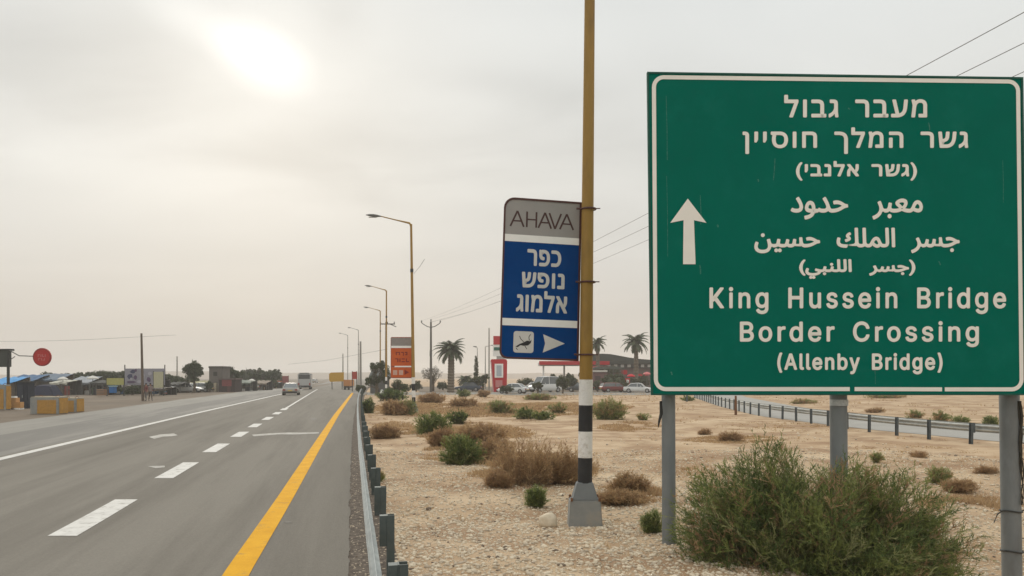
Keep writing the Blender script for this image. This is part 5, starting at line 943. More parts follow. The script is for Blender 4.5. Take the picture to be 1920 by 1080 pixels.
SH = [
 ('bush', 867, 871, 96, 62, 'rounded green bush standing alone midway between guardrail and striped post', 'green', 4),
 ('dry_bush', 985, 908, 190, 100, 'widest tan dry bush, a tangle left of the striped post', 'dry', 5),
 ('dry_bush', 1060, 908, 130, 78, 'tan dry tangle touching the striped post behind the concrete footing', 'dry', 3),
 ('dry_bush', 925, 868, 110, 52, 'tan dry brush between the rounded green bush and the widest dry bush', 'dry', 4),
 ('dry_bush', 1165, 945, 120, 26, 'flat dry brush just behind the concrete footing on its right', 'dry', 4),
 ('dry_bush', 1180, 925, 90, 40, 'low dry brush between the striped post and the leftmost sign post', 'dry', 3),
 ('bush', 1006, 952, 46, 40, 'small spiky grey green plant left of the concrete footing', 'green', 1),
 ('dry_bush', 938, 915, 56, 32, 'low dry brown tuft between the round green bush and the small spiky plant', 'brown', 2),
 ('bush', 812, 815, 78, 46, 'green bush left of the footing of the lamp with the orange board', 'green', 4),
 ('bush', 858, 795, 40, 28, 'dark green round shrub on the dune behind the green bushes', 'dark', 2),
 ('dry_bush', 828, 838, 60, 40, 'brown dry brush just behind the round green bush', 'brown', 3),
 ('dry_bush', 900, 826, 120, 34, 'long low line of dry tan brush beyond the round green bush', 'dry', 4),
 ('dry_bush', 724, 822, 66, 28, 'flat brown dry heap near the guardrail', 'brown', 3),
 ('dry_bush', 738, 778, 50, 30, 'round orange brown tumbleweed at the foot of the lamp with the orange board', 'dry', 2),
 ('bush', 762, 778, 34, 34, 'olive bush right against the lamp with the orange board', 'olive', 2),
 ('bush', 690, 775, 24, 32, 'green bush pressed against the far guardrail posts', 'dark', 2),
 ('bush', 735, 752, 60, 26, 'green bush behind the orange brown tumbleweed', 'dark', 3),
 ('bush', 712, 905, 16, 20, 'small green weed right behind a guardrail post', 'olive', 1),
 ('bush', 940, 776, 60, 28, 'olive bush on the sand ridge left of the mustard post', 'olive', 3),
 ('bush', 985, 785, 46, 22, 'green bush, middle one of the row left of the mustard post', 'green', 3),
 ('bush', 1018, 787, 40, 18, 'low green bush at the right end of the row left of the mustard post', 'green', 2),
 ('bush', 1045, 777, 38, 22, 'olive green bush closest to the left side of the mustard post', 'olive', 2),
 ('bush', 1142, 787, 76, 42, 'wide green bush right of the mustard post beyond the sand', 'olive', 4),
 ('bush', 1205, 788, 26, 14, 'low tuft at the left edge of the green sign', 'olive', 2),
 ('dry_bush', 808, 756, 60, 20, 'brown scrub behind the lamp with the orange board', 'brown', 4),
 ('dry_bush', 868, 764, 60, 20, 'rusty brown scrub on the flat below the palm', 'brown', 4),
 ('bush', 870, 744, 26, 14, 'small green shrub by the cross street below the leaning post', 'green', 2),
 ('dry_bush', 908, 745, 24, 14, 'small reddish dry shrub beside the red totem foot', 'brown', 2),
 ('dry_bush', 1010, 750, 70, 13, 'low brown hedge in front of the parked white vehicles', 'mixed', 5),
 ('bush', 1225, 1000, 42, 45, 'green bush poking out left of the leftmost sign post', 'green', 2),
 ('bush', 1762, 908, 48, 36, 'small olive plant on the sand right of the big bush', 'olive', 2),
 ('dry_bush', 1800, 925, 70, 26, 'low tan brush at the foot of the small olive plant', 'dry', 3),
 ('bush', 1645, 868, 26, 18, 'tiny olive tuft right of the middle sign post', 'olive', 1),
 ('dry_bush', 1850, 888, 50, 12, 'flat dark brush touching the rightmost sign post', 'brown', 2),
 ('dry_bush', 1370, 828, 44, 20, 'low reddish brush seen between the left and middle sign posts', 'brown', 2),
 ('dry_bush', 1322, 815, 26, 9, 'flat dark tuft nearest the leftmost sign post', 'brown', 2),
 ('bush', 1716, 784, 32, 16, 'olive bush beyond the slip road, leftmost of its row', 'olive', 2),
 ('bush', 1762, 791, 40, 20, 'largest olive bush in the row beyond the slip road', 'olive', 3),
 ('bush', 1800, 799, 40, 20, 'olive bush second from the right beyond the slip road', 'olive', 3),
 ('bush', 1858, 802, 30, 24, 'green bush next to the rightmost sign post beyond the slip road', 'green', 2),
 ('dry_bush', 1640, 774, 36, 8, 'low brown tuft beyond the slip road behind the second guardrail', 'brown', 2),
 ('dry_bush', 1505, 757, 60, 8, 'low dark scrub right under the green sign, far across the slip road', 'mixed', 3),
 ('dry_bush', 1660, 746, 90, 7, 'long low scrub at the lower edge of the green sign', 'mixed', 4),
 ('dry_bush', 1725, 858, 40, 8, 'low dark twig heap on the open sand', 'brown', 1),
 ('bush', 1290, 752, 30, 10, 'green grass tuft directly under the lower left corner of the green sign', 'green', 2),
]
random.seed(3)
for i, (nm, x, y, w, h, lb, kd, lm) in enumerate(SH):
    px_shrub(nm, x, y, w, h, lb, kd, seed=100 + i, lumps=lm)

# ground cover that nobody could count: short dry stalks and twigs on the sand
rs = np.random.RandomState(5)
def gcover(n, xr, yr, label, mats, size, seed, filt=None):
    rs = np.random.RandomState(seed); V = []; M = []
    while len(M) < n:
        x = rs.uniform(*xr); y = yr[0] * (yr[1] / yr[0]) ** rs.uniform(0, 1)
        a = x - DX * y - bend(y)
        if a < .75 or (abs(x - interp(RD2, y)) < 4.2 and y < 125): continue
        if noise.noise((x * .35, y * .35, 7.7)) < .05 + .2 * rs.uniform(): continue
        z = zt(x, y); k = rs.randint(3, 9); s = size * rs.uniform(.5, 1.4) * (1 + y / 60)
        mm = rs.randint(len(mats))
        for _ in range(k):
            d = np.array([rs.normal(), rs.normal(), abs(rs.normal()) * .8 + .3]); d /= np.linalg.norm(d)
            sd = np.cross(d, [0, 0, 1.]); sd /= np.linalg.norm(sd) + 1e-6; sd *= size * .045 * (1 + y / 14)
            o = np.array([x, y, z - .01]) + rs.normal(size=3) * [.03, .03, 0]
            V += [o - sd, o + sd, o + d * s]; M.append(mm)
    o = fast_mesh('dry_grass', V, np.arange(len(V)).reshape(-1, 3), mats, M)
    tag(o, label, 'dry grass', kind='stuff')
gcover(26000, (-24, 40), (6, 115), 'sparse dry stalks scattered over the sandy ground', [DRY1, DRY2, DRY1], .075, 6)

rs = np.random.RandomState(77); V = []; M = []
for (px, py, rx, ry, n, hh) in ((985, 880, 105, 34, 1500, .30), (1070, 880, 50, 25, 500, .28), (1185, 925, 80, 16, 500, .22), (905, 770, 220, 13, 2600, .30), (870, 812, 130, 18, 1300, .26), (770, 765, 70, 12, 700, .3), (1060, 765, 130, 9, 900, .22), (838, 850, 50, 14, 400, .22),
                                (1370, 822, 90, 8, 350, .16), (1810, 915, 95, 12, 420, .18), (1180, 800, 60, 10, 400, .16), (935, 893, 60, 12, 300, .16), (1500, 800, 160, 12, 300, .10), (1720, 850, 140, 20, 250, .09), (1430, 760, 60, 3, 200, .2), (740, 800, 40, 10, 200, .2), (1110, 975, 60, 8, 120, .10), (1290, 880, 60, 20, 150, .10)):
    for _ in range(int(n * 3.2)):
        t_, q_ = rs.uniform(0, 6.28), rs.uniform(0, 1) ** .6
        x_, y_ = px + rx * q_ * math.cos(t_), py + ry * q_ * math.sin(t_)
        if y_ < 738: continue
        g_ = P(x_, y_, gY(y_)); z = zt(g_.x, g_.y)
        if g_.x - DX * g_.y - bend(g_.y) < .8 or (g_.y < 125 and abs(g_.x - interp(RD2, g_.y)) < 3.6): continue
        if noise.noise((g_.x * .9, g_.y * .9, 2.2)) < -.12: continue
        mm = int(rs.uniform() < .3); w_ = max(.006, g_.y / F * 1.0)
        for _k in range(5):
            d = np.array([rs.normal() * .7, rs.normal() * .7, abs(rs.normal()) * .6 + .5]); d /= np.linalg.norm(d)
            sd = np.cross(d, [rs.normal(), rs.normal(), .3]); sd /= np.linalg.norm(sd) + 1e-6
            o = np.array([g_.x, g_.y, z - .02]) + rs.normal(size=3) * [.06, .06, 0]; e_ = o + d * hh * rs.uniform(.4, 1.2) * (1 - q_ * .5)
            V += [o - sd * w_ * 1.1, o + sd * w_ * 1.1, e_]; M.append(mm)
tag(fast_mesh('dry_brush', V, np.arange(len(V)).reshape(-1, 3), [DRY1, DRY2], M), 'low tangled dry brush between the bushes on the sand', 'dry brush', kind='stuff')

# gravel: many small angular stones on the sand
def stones(n, seed, xr, yr, smin, smax, mats, name, label, a_min=.55, gate=None):
    rs = np.random.RandomState(seed)
    ico = bmesh.new(); bmesh.ops.create_icosphere(ico, subdivisions=1, radius=1)
    iv = np.array([v.co[:] for v in ico.verts]); fi = np.array([[v.index for v in f.verts] for f in ico.faces]); ico.free()
    # a light 12-vertex stone with 20 faces
    Vs = []; c = 0
    cen = []; sz = []
    while c < n:
        y = yr[0] * (yr[1] / yr[0]) ** rs.uniform(0, 1)
        x = rs.uniform(xr[0], xr[1]) * (1 if xr[0] < 0 else 1)
        x = -.2033 * y + a_min + bend(y) + (rs.uniform(0, 1) ** 1.0) * (x_hi(y) + .2033 * y - a_min - bend(y))
        if gate and noise.noise((x * .5, y * .5, 3.3)) < gate * rs.uniform(-1, 1): continue
        cen.append((x, y, zt(x, y))); sz.append(smin * (smax / smin) ** (rs.uniform() ** 1.7)); c += 1
    cen = np.array(cen); sz = np.array(sz)[:, None, None]
    sc = rs.uniform(.6, 1.3, (n, 1, 3)) * [1, 1, .6]
    th = rs.uniform(0, 6.28, n); cs, sn = np.cos(th)[:, None], np.sin(th)[:, None]
    jit = 1 + rs.normal(size=(n, len(iv), 1)) * .16
    P_ = iv[None] * jit * sc
    x, y = P_[..., 0] * cs - P_[..., 1] * sn, P_[..., 0] * sn + P_[..., 1] * cs
    P_ = np.stack([x, y, P_[..., 2]], -1) * sz + cen[:, None]
    P_[..., 2] += sz[..., 0] * .12
    Fc = (fi[None] + (np.arange(n) * len(iv))[:, None, None]).reshape(-1, 3)
    mi = np.repeat(rs.choice(len(mats), n, p=[.70, .275, .025][:len(mats)]), len(fi))
    tag(fast_mesh(name, P_.reshape(-1, 3), Fc, mats, mi), label, 'gravel', kind='stuff')
x_hi = lambda y: min(.66 * y, 14)
stones(62000, 21, (0, 1), (5.2, 26), .009, .042, [STONE, STONE2, STONE3], 'gravel', 'loose pale gravel spread over the sandy verge')
stones(1500, 22, (0, 1), (5.5, 34), .030, .060, [STONE, STONE2, STONE3], 'rubble', 'scattered fist sized stones on the sandy verge', gate=.3)
x_hi = lambda y: -.2033 * y + .56
stones(5200, 23, (0, 1), (4, 26), .006, .024, [STONE2, STONE3, STONE3], 'gravel', 'dark road chippings along the guardrail foot', a_min=.0)
def rock(px, py, w, h, mt, label, seed):
    p = GT(px, py); s = p.y / F
    bm = bmesh.new(); bmesh.ops.create_icosphere(bm, subdivisions=3, radius=1)
    for v in bm.verts:
        k = 1 + .22 * noise.noise(v.co * 1.6 + Vector((seed, 0, 0))) + .08 * noise.noise(v.co * 5 + Vector((seed, 3, 0)))
        v.co = Vector((v.co.x * w * s / 2 * k, v.co.y * w * s * .42 * k, v.co.z * h * s * .62 * k + h * s * .38))
    me = bpy.data.meshes.new('rock'); bm.to_mesh(me); bm.free(); me.materials.append(mt)
    me.polygons.foreach_set('use_smooth', [True] * len(me.polygons))
    o = bpy.data.objects.new('rock', me); o.location = p; link(o); tag(o, label, 'rock')
rock(1027, 988, 38, 25, STONE, 'largest pale tan stone lying left of the concrete footing', 3)
rock(1000, 926, 9, 7, STONE, 'small bright stone above the spiky plant', 9)
rock(804, 957, 11, 6, STONE3, 'small dark stone on the gravel behind the guardrail', 14)
rock(934, 883, 14, 8, STONE, 'white stone in front of the wide tan dry bush', 17)

# ------------------------------------------------------------------ trees and palms in the distance
def tree(name, px, base_py, crown, trunk_w, label, mats=(TL1, TL2), wts=(.6, .4), seed=1, Y=None, n=2600, leafpx=2.3, group=None, bare=False):
    """crown: list of (px, py, rx, ry) ellipses in photo pixels at depth Y"""
    Y = Y or gY(base_py)
    s = Y / F; rs = np.random.RandomState(seed)
    b0 = Vector(((px - 960) * s, Y, 0)); zb = H - (base_py - HZ) * s
    t = thing(name, (b0.x, Y, min(zb, 0) if zb > -.3 else 0), label, 'tree', group)
    t.location.z = 0; n = int(n * 2.2)
    b = MB()
    top = min(c[1] for c in crown); low = max(c[1] + c[3] * .3 for c in crown)
    zc = H - (np.mean([c[1] for c in crown]) - HZ) * s
    w = trunk_w * s / 2
    b.tube([(0, 0, -.1), (w * .4, 0, zc * .35), (-w * .3, 0, zc * .7)], [w * 1.3, w, w * .7], 8)
    for i in range(9 if not bare else 26):
        c = crown[i % len(crown)]
        e = Vector(((c[0] - px) * s + rs.normal() * c[2] * s * .5, rs.normal() * c[2] * s * .4, H - (c[1] + rs.normal() * c[3] * .5 - HZ) * s))
        st = Vector((0, 0, zc * rs.uniform(.3, .65)))
        mid = st.lerp(e, .5) + Vector((rs.normal() * .15, rs.normal() * .15, .25))
        b.tube([st, mid, e], [w * .45, w * .28, w * .12], 5)
    b.build('trunk', BARK, t)
    V = []; M = []
    wt = np.array([c[2] * c[3] for c in crown], float); wt /= wt.sum()
    ci = rs.choice(len(crown), n, p=wt)
    cl = np.array([( (c[0] - px) * s, 0, H - (c[1] - HZ) * s, c[2] * s, c[2] * s * .8, c[3] * s) for c in crown])
    nb = 26 * len(crown)
    # leaf clumps on the shells of the lobes
    bi = rs.choice(len(crown), nb, p=wt); dd = unit(rs.normal(size=(nb, 3)))
    bc = cl[bi, :3] + dd * cl[bi, 3:] * rs.uniform(.25, .88, (nb, 1)); br = cl[bi, 3:].mean(1) * rs.uniform(.22, .42, nb)
    k = rs.randint(nb, size=n)
    pos = bc[k] + unit(rs.normal(size=(n, 3))) * (br[k] * rs.uniform(.3, 1, n) ** .5)[:, None]
    pos[:, 2] = np.maximum(pos[:, 2], .1)
    a = unit(rs.normal(size=(n, 3))) * 1.15; bb_ = unit(np.cross(a, rs.normal(size=(n, 3)))); q = leafpx * s * rs.uniform(.5, 1.2, (n, 1)) * .5
    V = np.stack([pos - a * q, pos + bb_ * q * .7, pos + a * q, pos - bb_ * q * .7], 1).reshape(-1, 3)
    mc = rs.choice(len(mats), nb, p=np.array(wts) / sum(wts))[k]
    fast_mesh('crown', V, np.arange(4 * n).reshape(-1, 4), list(mats), mc, parent=t)
    return t
tree('tree', 364, 730, [(364, 690, 17, 16), (352, 693, 10, 13), (374, 695, 10, 14), (364, 705, 16, 12)], 5, 'darkest rounded tree left of the grey concrete tower', n=4200, seed=2, Y=118)
tree('tree', 433, 728, [(432, 693, 9, 8), (440, 700, 12, 8), (424, 702, 9, 9)], 4, 'tree just right of the grey concrete tower', mats=(TL1, TL2), seed=3, Y=135)
tree('tree', 455, 728, [(452, 704, 13, 9), (464, 706, 10, 7)], 4, 'low tree behind the dark red shed', mats=(TL2, TL3), wts=(.6, .4), seed=4, Y=150)
tree('tree', 474, 728, [(470, 700, 11, 8), (482, 703, 10, 10)], 4, 'third tree from the right in the roadside row', mats=(TL2, TL3), seed=5, Y=160)
tree('tree', 494, 728, [(490, 699, 12, 8), (498, 705, 11, 10)], 4, 'second tree from the right in the roadside row', mats=(TL2, TL1, TL3), wts=(.5, .3, .2), seed=6, Y=165)
tree('tree', 516, 727, [(516, 700, 12, 8), (520, 706, 10, 9), (510, 708, 9, 8)], 4, 'rightmost rounded tree of the row, next to the car on the road', mats=(TL2, TL1, TL3), wts=(.5, .3, .2), seed=7, Y=170)
for i, (x, y, r, lb) in enumerate(((122, 706, 12, 'dark low tree behind the blue roofs'), (150, 705, 14, 'low dark tree above the grey flat roof'), (186, 703, 16, 'dark tree right of the pale round umbrella'), (214, 703, 15, 'dark tree behind the yellow banner'),
                            (318, 708, 12, 'low tree right of the cream banner'), (334, 712, 12, 'bushy low tree above the parked white cars'))):
    tree('tree', x, 733, [(x, y, r, 6.5), (x + 6, y + 4, r * .8, 6), (x - 6, y + 6, r * .8, 6)], 4, lb, mats=(TL1, TL2, TL3), wts=(.45, .35, .2), seed=20 + i, Y=126 + i, n=1800)
for i, (x, y, rx, ry, Yv, lb) in enumerate(((88, 704, 14, 6, 140, 'low tree just behind the left end of the dull blue roof'), (170, 703, 12, 6, 138, 'low tree behind the pale round parasol'), (200, 702, 12, 8, 136, 'rounded tree left of the painted billboard top'), (228, 704, 10, 8, 130, 'dark tree touching the left post of the billboard'),
        (216, 726, 14, 9, 104, 'dark shrub mass under the yellow banner'), (248, 729, 14, 8, 104, 'dark shrub mass under the left half of the billboard'), (320, 720, 14, 9, 122, 'dark shrubs right of the cream banner'), (344, 716, 10, 9, 124, 'dark shrubs at the foot of the darkest rounded tree'), (392, 722, 7, 9, 122, 'bush left of the pale low wall'),
        (452, 720, 12, 9, 136, 'olive shrubs right of the dark red shed'), (486, 719, 14, 8, 148, 'dusty shrubs below the middle of the roadside row'), (510, 718, 12, 6, 160, 'dusty shrubs below the rightmost rounded tree'), (152, 728, 12, 8, 112, 'dark shrubs inside the grey flat roofed shed'))):
    tree('tree', x, 735, [(x, y, rx, ry), (x + rx * .5, y + 3, rx * .7, ry * .8), (x - rx * .5, y + 3, rx * .7, ry * .8)], 4, lb, mats=(TL1, TL2, TL3), wts=(.5, .3, .2), seed=60 + i, Y=Yv, n=1500)
for i, (x, y, rx, ry, Yv, lb) in enumerate(((424, 703, 12, 9, 150, 'tree between the grey tower and the roadside row'), (446, 708, 14, 10, 155, 'dense tree above the small grey green stall'), (462, 702, 11, 8, 165, 'leftmost crown of the roadside row'), (482, 706, 13, 10, 168, 'dense tree in the middle of the roadside row'),
        (504, 702, 12, 9, 172, 'dense crown just left of the rightmost rounded tree'), (530, 712, 8, 7, 200, 'last small tree of the row before the car on the road'), (300, 706, 14, 7, 140, 'dark tree above the cream banner'), (262, 728, 16, 7, 110, 'dark shrub mass behind the two people'))):
    tree('tree', x, 735, [(x, y, rx, ry), (x + rx * .5, y + 4, rx * .8, ry * .8), (x - rx * .5, y + 4, rx * .8, ry * .8)], 4, lb, mats=(TL1, TL2, TL3), wts=(.4, .35, .25), seed=140 + i, Y=Yv, n=1700)
for i, (x, y, rx, ry, Yv, lb) in enumerate(((1055, 714, 12, 15, 112, 'dark bushy tree in front of the fuel pumps'), (1100, 706, 16, 14, 156, 'dark tree under the canopy behind the mustard post'), (1165, 720, 16, 9, 126, 'wide dark bush in front of the station shop'), (1208, 712, 8, 14, 150, 'dark tree at the very edge of the green sign'), (950, 728, 14, 5, 108, 'low hedge at the foot of the red totem'), (886, 716, 14, 12, 130, 'dense dark bush between the short young palm and the cypress'), (1074, 716, 9, 16, 126, 'dark bush pressed against the left side of the mustard post'), (1120, 722, 9, 10, 126, 'bush pressed against the right side of the mustard post'), (1140, 694, 22, 7, 158, 'dark tree crowns in front of the vaulted roof'),
        (1190, 716, 12, 12, 140, 'leafy bush behind the pink parasol'), (1008, 722, 10, 6, 108, 'low green bush in front of the white van'), (985, 716, 16, 6, 150, 'distant low trees above the white car by the totem'), (780, 722, 12, 8, 128, 'bush at the foot of the thin leafless tree'), (830, 722, 10, 7, 140, 'bush left of the tall palm trunk'), (676, 728, 10, 9, 112, 'dark shrub left of the grey green tree'))):
    tree('tree', x, 737, [(x, y, rx, ry), (x + rx * .5, y + 2, rx * .6, ry * .9), (x - rx * .5, y + 2, rx * .6, ry * .8)], 3, lb, mats=(TL2, TL1, TL3), wts=(.45, .35, .2), seed=90 + i, Y=Yv, n=1300)
# right side
tree('tree', 706, 742, [(702, 690, 12, 15), (714, 685, 12, 12), (704, 712, 14, 14), (722, 705, 12, 20), (692, 716, 10, 12)], 6, 'large grey green tree left of the orange board', mats=(TL2, TL1, TL3), wts=(.4, .3, .3), seed=31, Y=100, n=4200)
tree('tree', 745, 748, [(745, 724, 16, 13), (758, 730, 10, 10), (732, 734, 10, 10)], 4, 'bushy green tree below the orange board', mats=(TL2, TL3, TL1), wts=(.5, .25, .25), seed=32, Y=92, n=2600)
tree('bare_tree', 812, 733, [(800, 700, 14, 12), (818, 696, 14, 14), (810, 706, 18, 9)], 4, 'thin leafless grey tree beside the forked utility pole', mats=(flat('grey_twigs', (.16, .145, .12), .9), TL3), wts=(.8, .2), seed=33, Y=128, n=900, leafpx=1.5, bare=True)
tree('tree', 905, 733, [(902, 716, 12, 12), (892, 722, 12, 9), (910, 708, 8, 10)], 4, 'olive tree left of the red totem', mats=(TL2, TL3), seed=34, Y=135, n=2000)
tree('tree', 1035, 734, [(1038, 706, 6, 8), (1068, 712, 10, 14), (1060, 722, 12, 9)], 4, 'dark low tree just left of the mustard post by the station', mats=(TL1, TL2), seed=35, Y=138, n=1800)
tree('tree', 1150, 734, [(1140, 715, 14, 12), (1160, 712, 13, 13), (1150, 705, 10, 8)], 5, 'leafy tree between the mustard post and the red station kiosk', mats=(TL2, TL1), seed=36, Y=132, n=2600)
tree('cypress', 893, 735, [(893, 672, 3, 9), (893, 686, 4.5, 12), (893, 705, 5, 14)], 2, 'slim dark cypress behind the olive tree', mats=(TL1, TL2), seed=37, Y=142, n=1100, leafpx=1.8)

def palm(px, top, base_py, Y, w, crown_r, label, seed, n=30):
    s = Y / F; rs = random.Random(seed)
    zt_ = H - (top - HZ) * s
    t = thing('palm_tree', ((px - 960) * s, Y, 0), label, 'palm tree', 'palms near the fuel station')
    b = MB(); rows = 16; pts = []; rd = []
    for i in range(rows * 2):
        z = zt_ * i / (rows * 2 - 1); pts.append((math.sin(z * .35) * .08, 0, z - .1 * (i == 0))); rd.append(w * s / 2 * (1.12 if i % 2 else .92) * (1.12 - .2 * i / (rows * 2)))
    b.tube(pts, rd, 10); b.build('trunk', PALMB, t)
    for k in range(n):
        az = k * 2.399 + rs.uniform(-.2, .2); el = 1.30 - 1.75 * ((k + .5) / n) ** .9
        Lf = crown_r * s * rs.uniform(.9, 1.15); pts = []
        p = Vector((0, 0, zt_ - .15)); d0 = el
        V = []; Fc = []
        seg = 12
        for i in range(seg + 1):
            pts.append(p.copy()); e = d0 - (i / seg) ** 1.3 * 1.5
            p = p + Vector((math.cos(az) * math.cos(e), math.sin(az) * math.cos(e), math.sin(e))) * Lf * 1.15 / seg
        side = Vector((-math.sin(az), math.cos(az), 0))
        b = MB(); b.tube(pts, [s * .8 * (1 - .8 * i / seg) for i in range(seg + 1)], 4, cap=False)
        for i in range(2, seg * 3):
            f = i / 3.0; i0 = min(int(f), seg - 1); q = pts[i0].lerp(pts[min(i0 + 1, seg)], f - i0)
            tn = (pts[min(i0 + 1, seg)] - pts[i0]).normalized()
            ll = Lf * .27 * math.sin(math.pi * min(.97, f / seg * .85 + .15)) + .05
            for sg in (-1, 1):
                dv = (side * sg * .75 + tn * .65 + Vector((0, 0, -.30 + rs.uniform(-.15, .15)))).normalized()
                b.add([q - tn * s * 1.0, q + tn * s * 1.0, q + dv * ll], [(0, 1, 2)])
        b.build('frond', PALML, t)
    return t
palm(845, 655, 731, 120, 12, 30, 'tall palm with a thick trunk right of the forked utility pole', 1, 44)
palm(1120, 642, 733, 150, 7, 19, 'palm partly hidden behind the mustard post', 2, 24)
palm(1192, 640, 733, 140, 8, 27, 'palm beside the left edge of the green sign', 3, 30)
palm(872, 712, 733, 134, 7, 17, 'short young palm between the tall palm and the red totem', 4, 22)
palm(1151, 716, 736, 128, 9, 15, 'short bushy palm in front of the fuel station shop', 5, 22)

# ------------------------------------------------------------------ poles and wires
def simple_pole(name, px, top, base_py, wpx, label, mt=WOOD, Y=None, cat='pole', lean=0.0):
    Y = Y or gY(base_py); s = Y / F
    b = MB(); zt_ = H - (top - HZ) * s
    b.tube([(0, 0, -.3), (lean * .5, 0, zt_ * .5), (lean, 0, zt_)], [wpx * s / 2 * 1.1, wpx * s / 2, wpx * s / 2 * .8], 10)
    o = b.build(name, mt, smooth=True); o.location = ((px - 960) * s, Y, 0)
    return tag(o, label, cat)
simple_pole('wooden_pole', 268, 625, 752, 4.6, 'tall bare brown pole by the far verge with two people beside it', lean=-.15)
simple_pole('mast', 332, 668, 730, 2.6, 'thin mast left of the darkest rounded tree', GP, Y=140)
simple_pole('steel_stake', 1379.5, 742, 778, 4.6, 'rusty short post in front of the second guardrail', RUST)
simple_pole('mast', 643, 663, 728, 2.4, 'short hazy mast left of the distant street lamps', GP, Y=180)
simple_pole('mast', 676, 640, 736, 4.2, 'pale grey pole at the far end of the guardrail', GP, Y=115)
simple_pole('mast', 917, 615, 735, 2.8, 'thin tall mast left of the red and white pylon', GP, Y=140)
simple_pole('mast', 1288, 738, 752, 3.5, 'short grey post below the corner of the green sign', POSTG, Y=76)
def util_pole(px, top, Y, label, forked=True):
    s = Y / F; zt_ = H - (top - HZ) * s
    t = thing('utility_pole', ((px - 960) * s, Y, 0), label, 'utility pole')
    b = MB(); b.tube([(0, 0, -.3), (0, 0, zt_)], [.22, .14], 10); b.build('pole', flat('util_pole_grey', (.12, .11, .095), .8), t, smooth=True)
    b = MB()
    if forked:
        for sg in (-1, 1):
            b.tube([(0, 0, zt_ - .9), (sg * .6, 0, zt_ - .75), (sg * 1.25, 0, zt_ - .35), (sg * 1.45, 0, zt_ - .15)], .07, 6)
        b.build('crossarm', LAMPG, t)
        for x, z in ((-1.45, zt_ - .15), (1.45, zt_ - .15), (0, zt_ + .05)):
            b = MB(); b.lathe((x, 0, z), [(.05, 0), (.13, .08), (.07, .16), (.13, .24), (.04, .34)], 8); b.build('insulator', LAMPG, t)
        b = MB(); b.box((0, -.1, zt_ * .55), (.36, .3, .9)); b.build('switch_box', LAMPG, t)
    else:
        b.box((.2, 0, zt_ - .3), (2.4, .16, .16)); b.build('crossarm', DARKM, t)
        b = MB(); b.tube([(.6, 0, zt_ - .3), (1.6, 0, zt_ - .75)], .06, 5); b.build('brace', DARKM, t)
        for x in (-.9, .2, 1.3):
            b = MB(); b.lathe((x, 0, zt_ - .22), [(.05, 0), (.12, .08), (.06, .16), (.10, .22), (.03, .3)], 8); b.build('insulator', LAMPG, t)
    return t
up = util_pole(808, 603, 124, 'forked utility pole between the orange board and the tall palm')
util_pole(724, 604, 128, 'utility pole with a dark crossarm just above the grey green tree', False)
# near pole of the same line, beyond the right edge of the frame
nx = thing('utility_pole', (13.4, 8, -.5), 'utility pole of the overhead line standing right of the frame', 'utility pole')
b = MB(); b.tube([(0, 0, -.3), (0, 0, 10.6)], [.2, .14], 10); b.build('pole', flat('util_pole_grey', (.12, .11, .095), .8), nx, smooth=True)
b = MB(); b.box((.4, 0, 10.3), (3.4, .14, .14)); b.build('crossarm', DARKM, nx)
ends = [((808 - 960) / F * 124 + dx, 124, H + (706 - 603) / F * 124 + dz) for dx, dz in ((-1.45, .15), (0, .35), (1.45, .15))]
lat = [(1.79, 0), (1.955, 0), (2.13, 0)]
for k, (e, (rt, _)) in enumerate(zip(ends, lat)):
    # the line passes (1920, y) of the picture edge at the ratio rt from the vanishing point
    Yn = 8.0; zn = 10.0 + .0 * k
    xn = roadX(rt * (zn - H + .25), Yn)
    b = MB(); pts = []
    for i in range(41):
        u = i / 40.0; z = zn + (e[2] - zn) * u - 4 * .75 * u * (1 - u)
        pts.append((xn + (e[0] - xn) * u, Yn + (e[1] - Yn) * u, z))
    b.tube(pts, .009, 5)
    tag(b.build('overhead_wire', flat('wire_dark', (.17, .165, .155), .7)), ['uppermost of the three overhead wires crossing the sky behind the green sign', 'middle one of the three overhead wires behind the green sign', 'lowest of the three overhead wires behind the green sign'][k], 'wire', 'overhead wires')
b = MB(); b.tube([P(808, 604, 124), P(880, 585, 150), P(935, 566, 180), P(1100, 530, 240)], .022, 4); tag(b.build('overhead_wire', flat('wire_dark', (.17, .165, .155), .7)), 'faint wire running right from the forked utility pole', 'wire')
b = MB(); b.tube([P(-160, 640, 140), P(60, 640, 140), P(160, 637, 140), P(330, 628, 150)], .022, 4); tag(b.build('overhead_wire', flat('wire_dark', (.17, .165, .155), .7)), 'faint wire above the red round sign on the left', 'wire')
b = MB(); b.tube([P(540, 683, 200), P(610, 676, 190), P(724, 655, 128)], .025, 4); tag(b.build('overhead_wire', flat('wire_dark', (.17, .165, .155), .7)), 'faint far wire dipping above the bus', 'wire')
def twin_lamp(px, top, Y, label, arms=1.2):
    s = Y / F; zt_ = H - (top - HZ) * s
    t = thing('area_lamp', ((px - 960) * s, Y, 0), label, 'lamp')
    b = MB(); b.tube([(0, 0, 0), (0, 0, zt_)], [.12, .07], 8); b.build('pole', GP, t)
    b = MB(); b.tube([(0, 0, zt_), (arms, 0, zt_ + .25)], .05, 5); b.build('arm', GP, t)
    b = MB(); b.box((arms + .3, 0, zt_ + .25), (.7, .3, .16)); b.build('lantern', LAMPG, t)
twin_lamp(910, 650, 150, 'slender forecourt lamp between the cypress and the tall mast')
twin_lamp(895, 652, 168, 'slender forecourt lamp above the slim dark cypress', -.8)

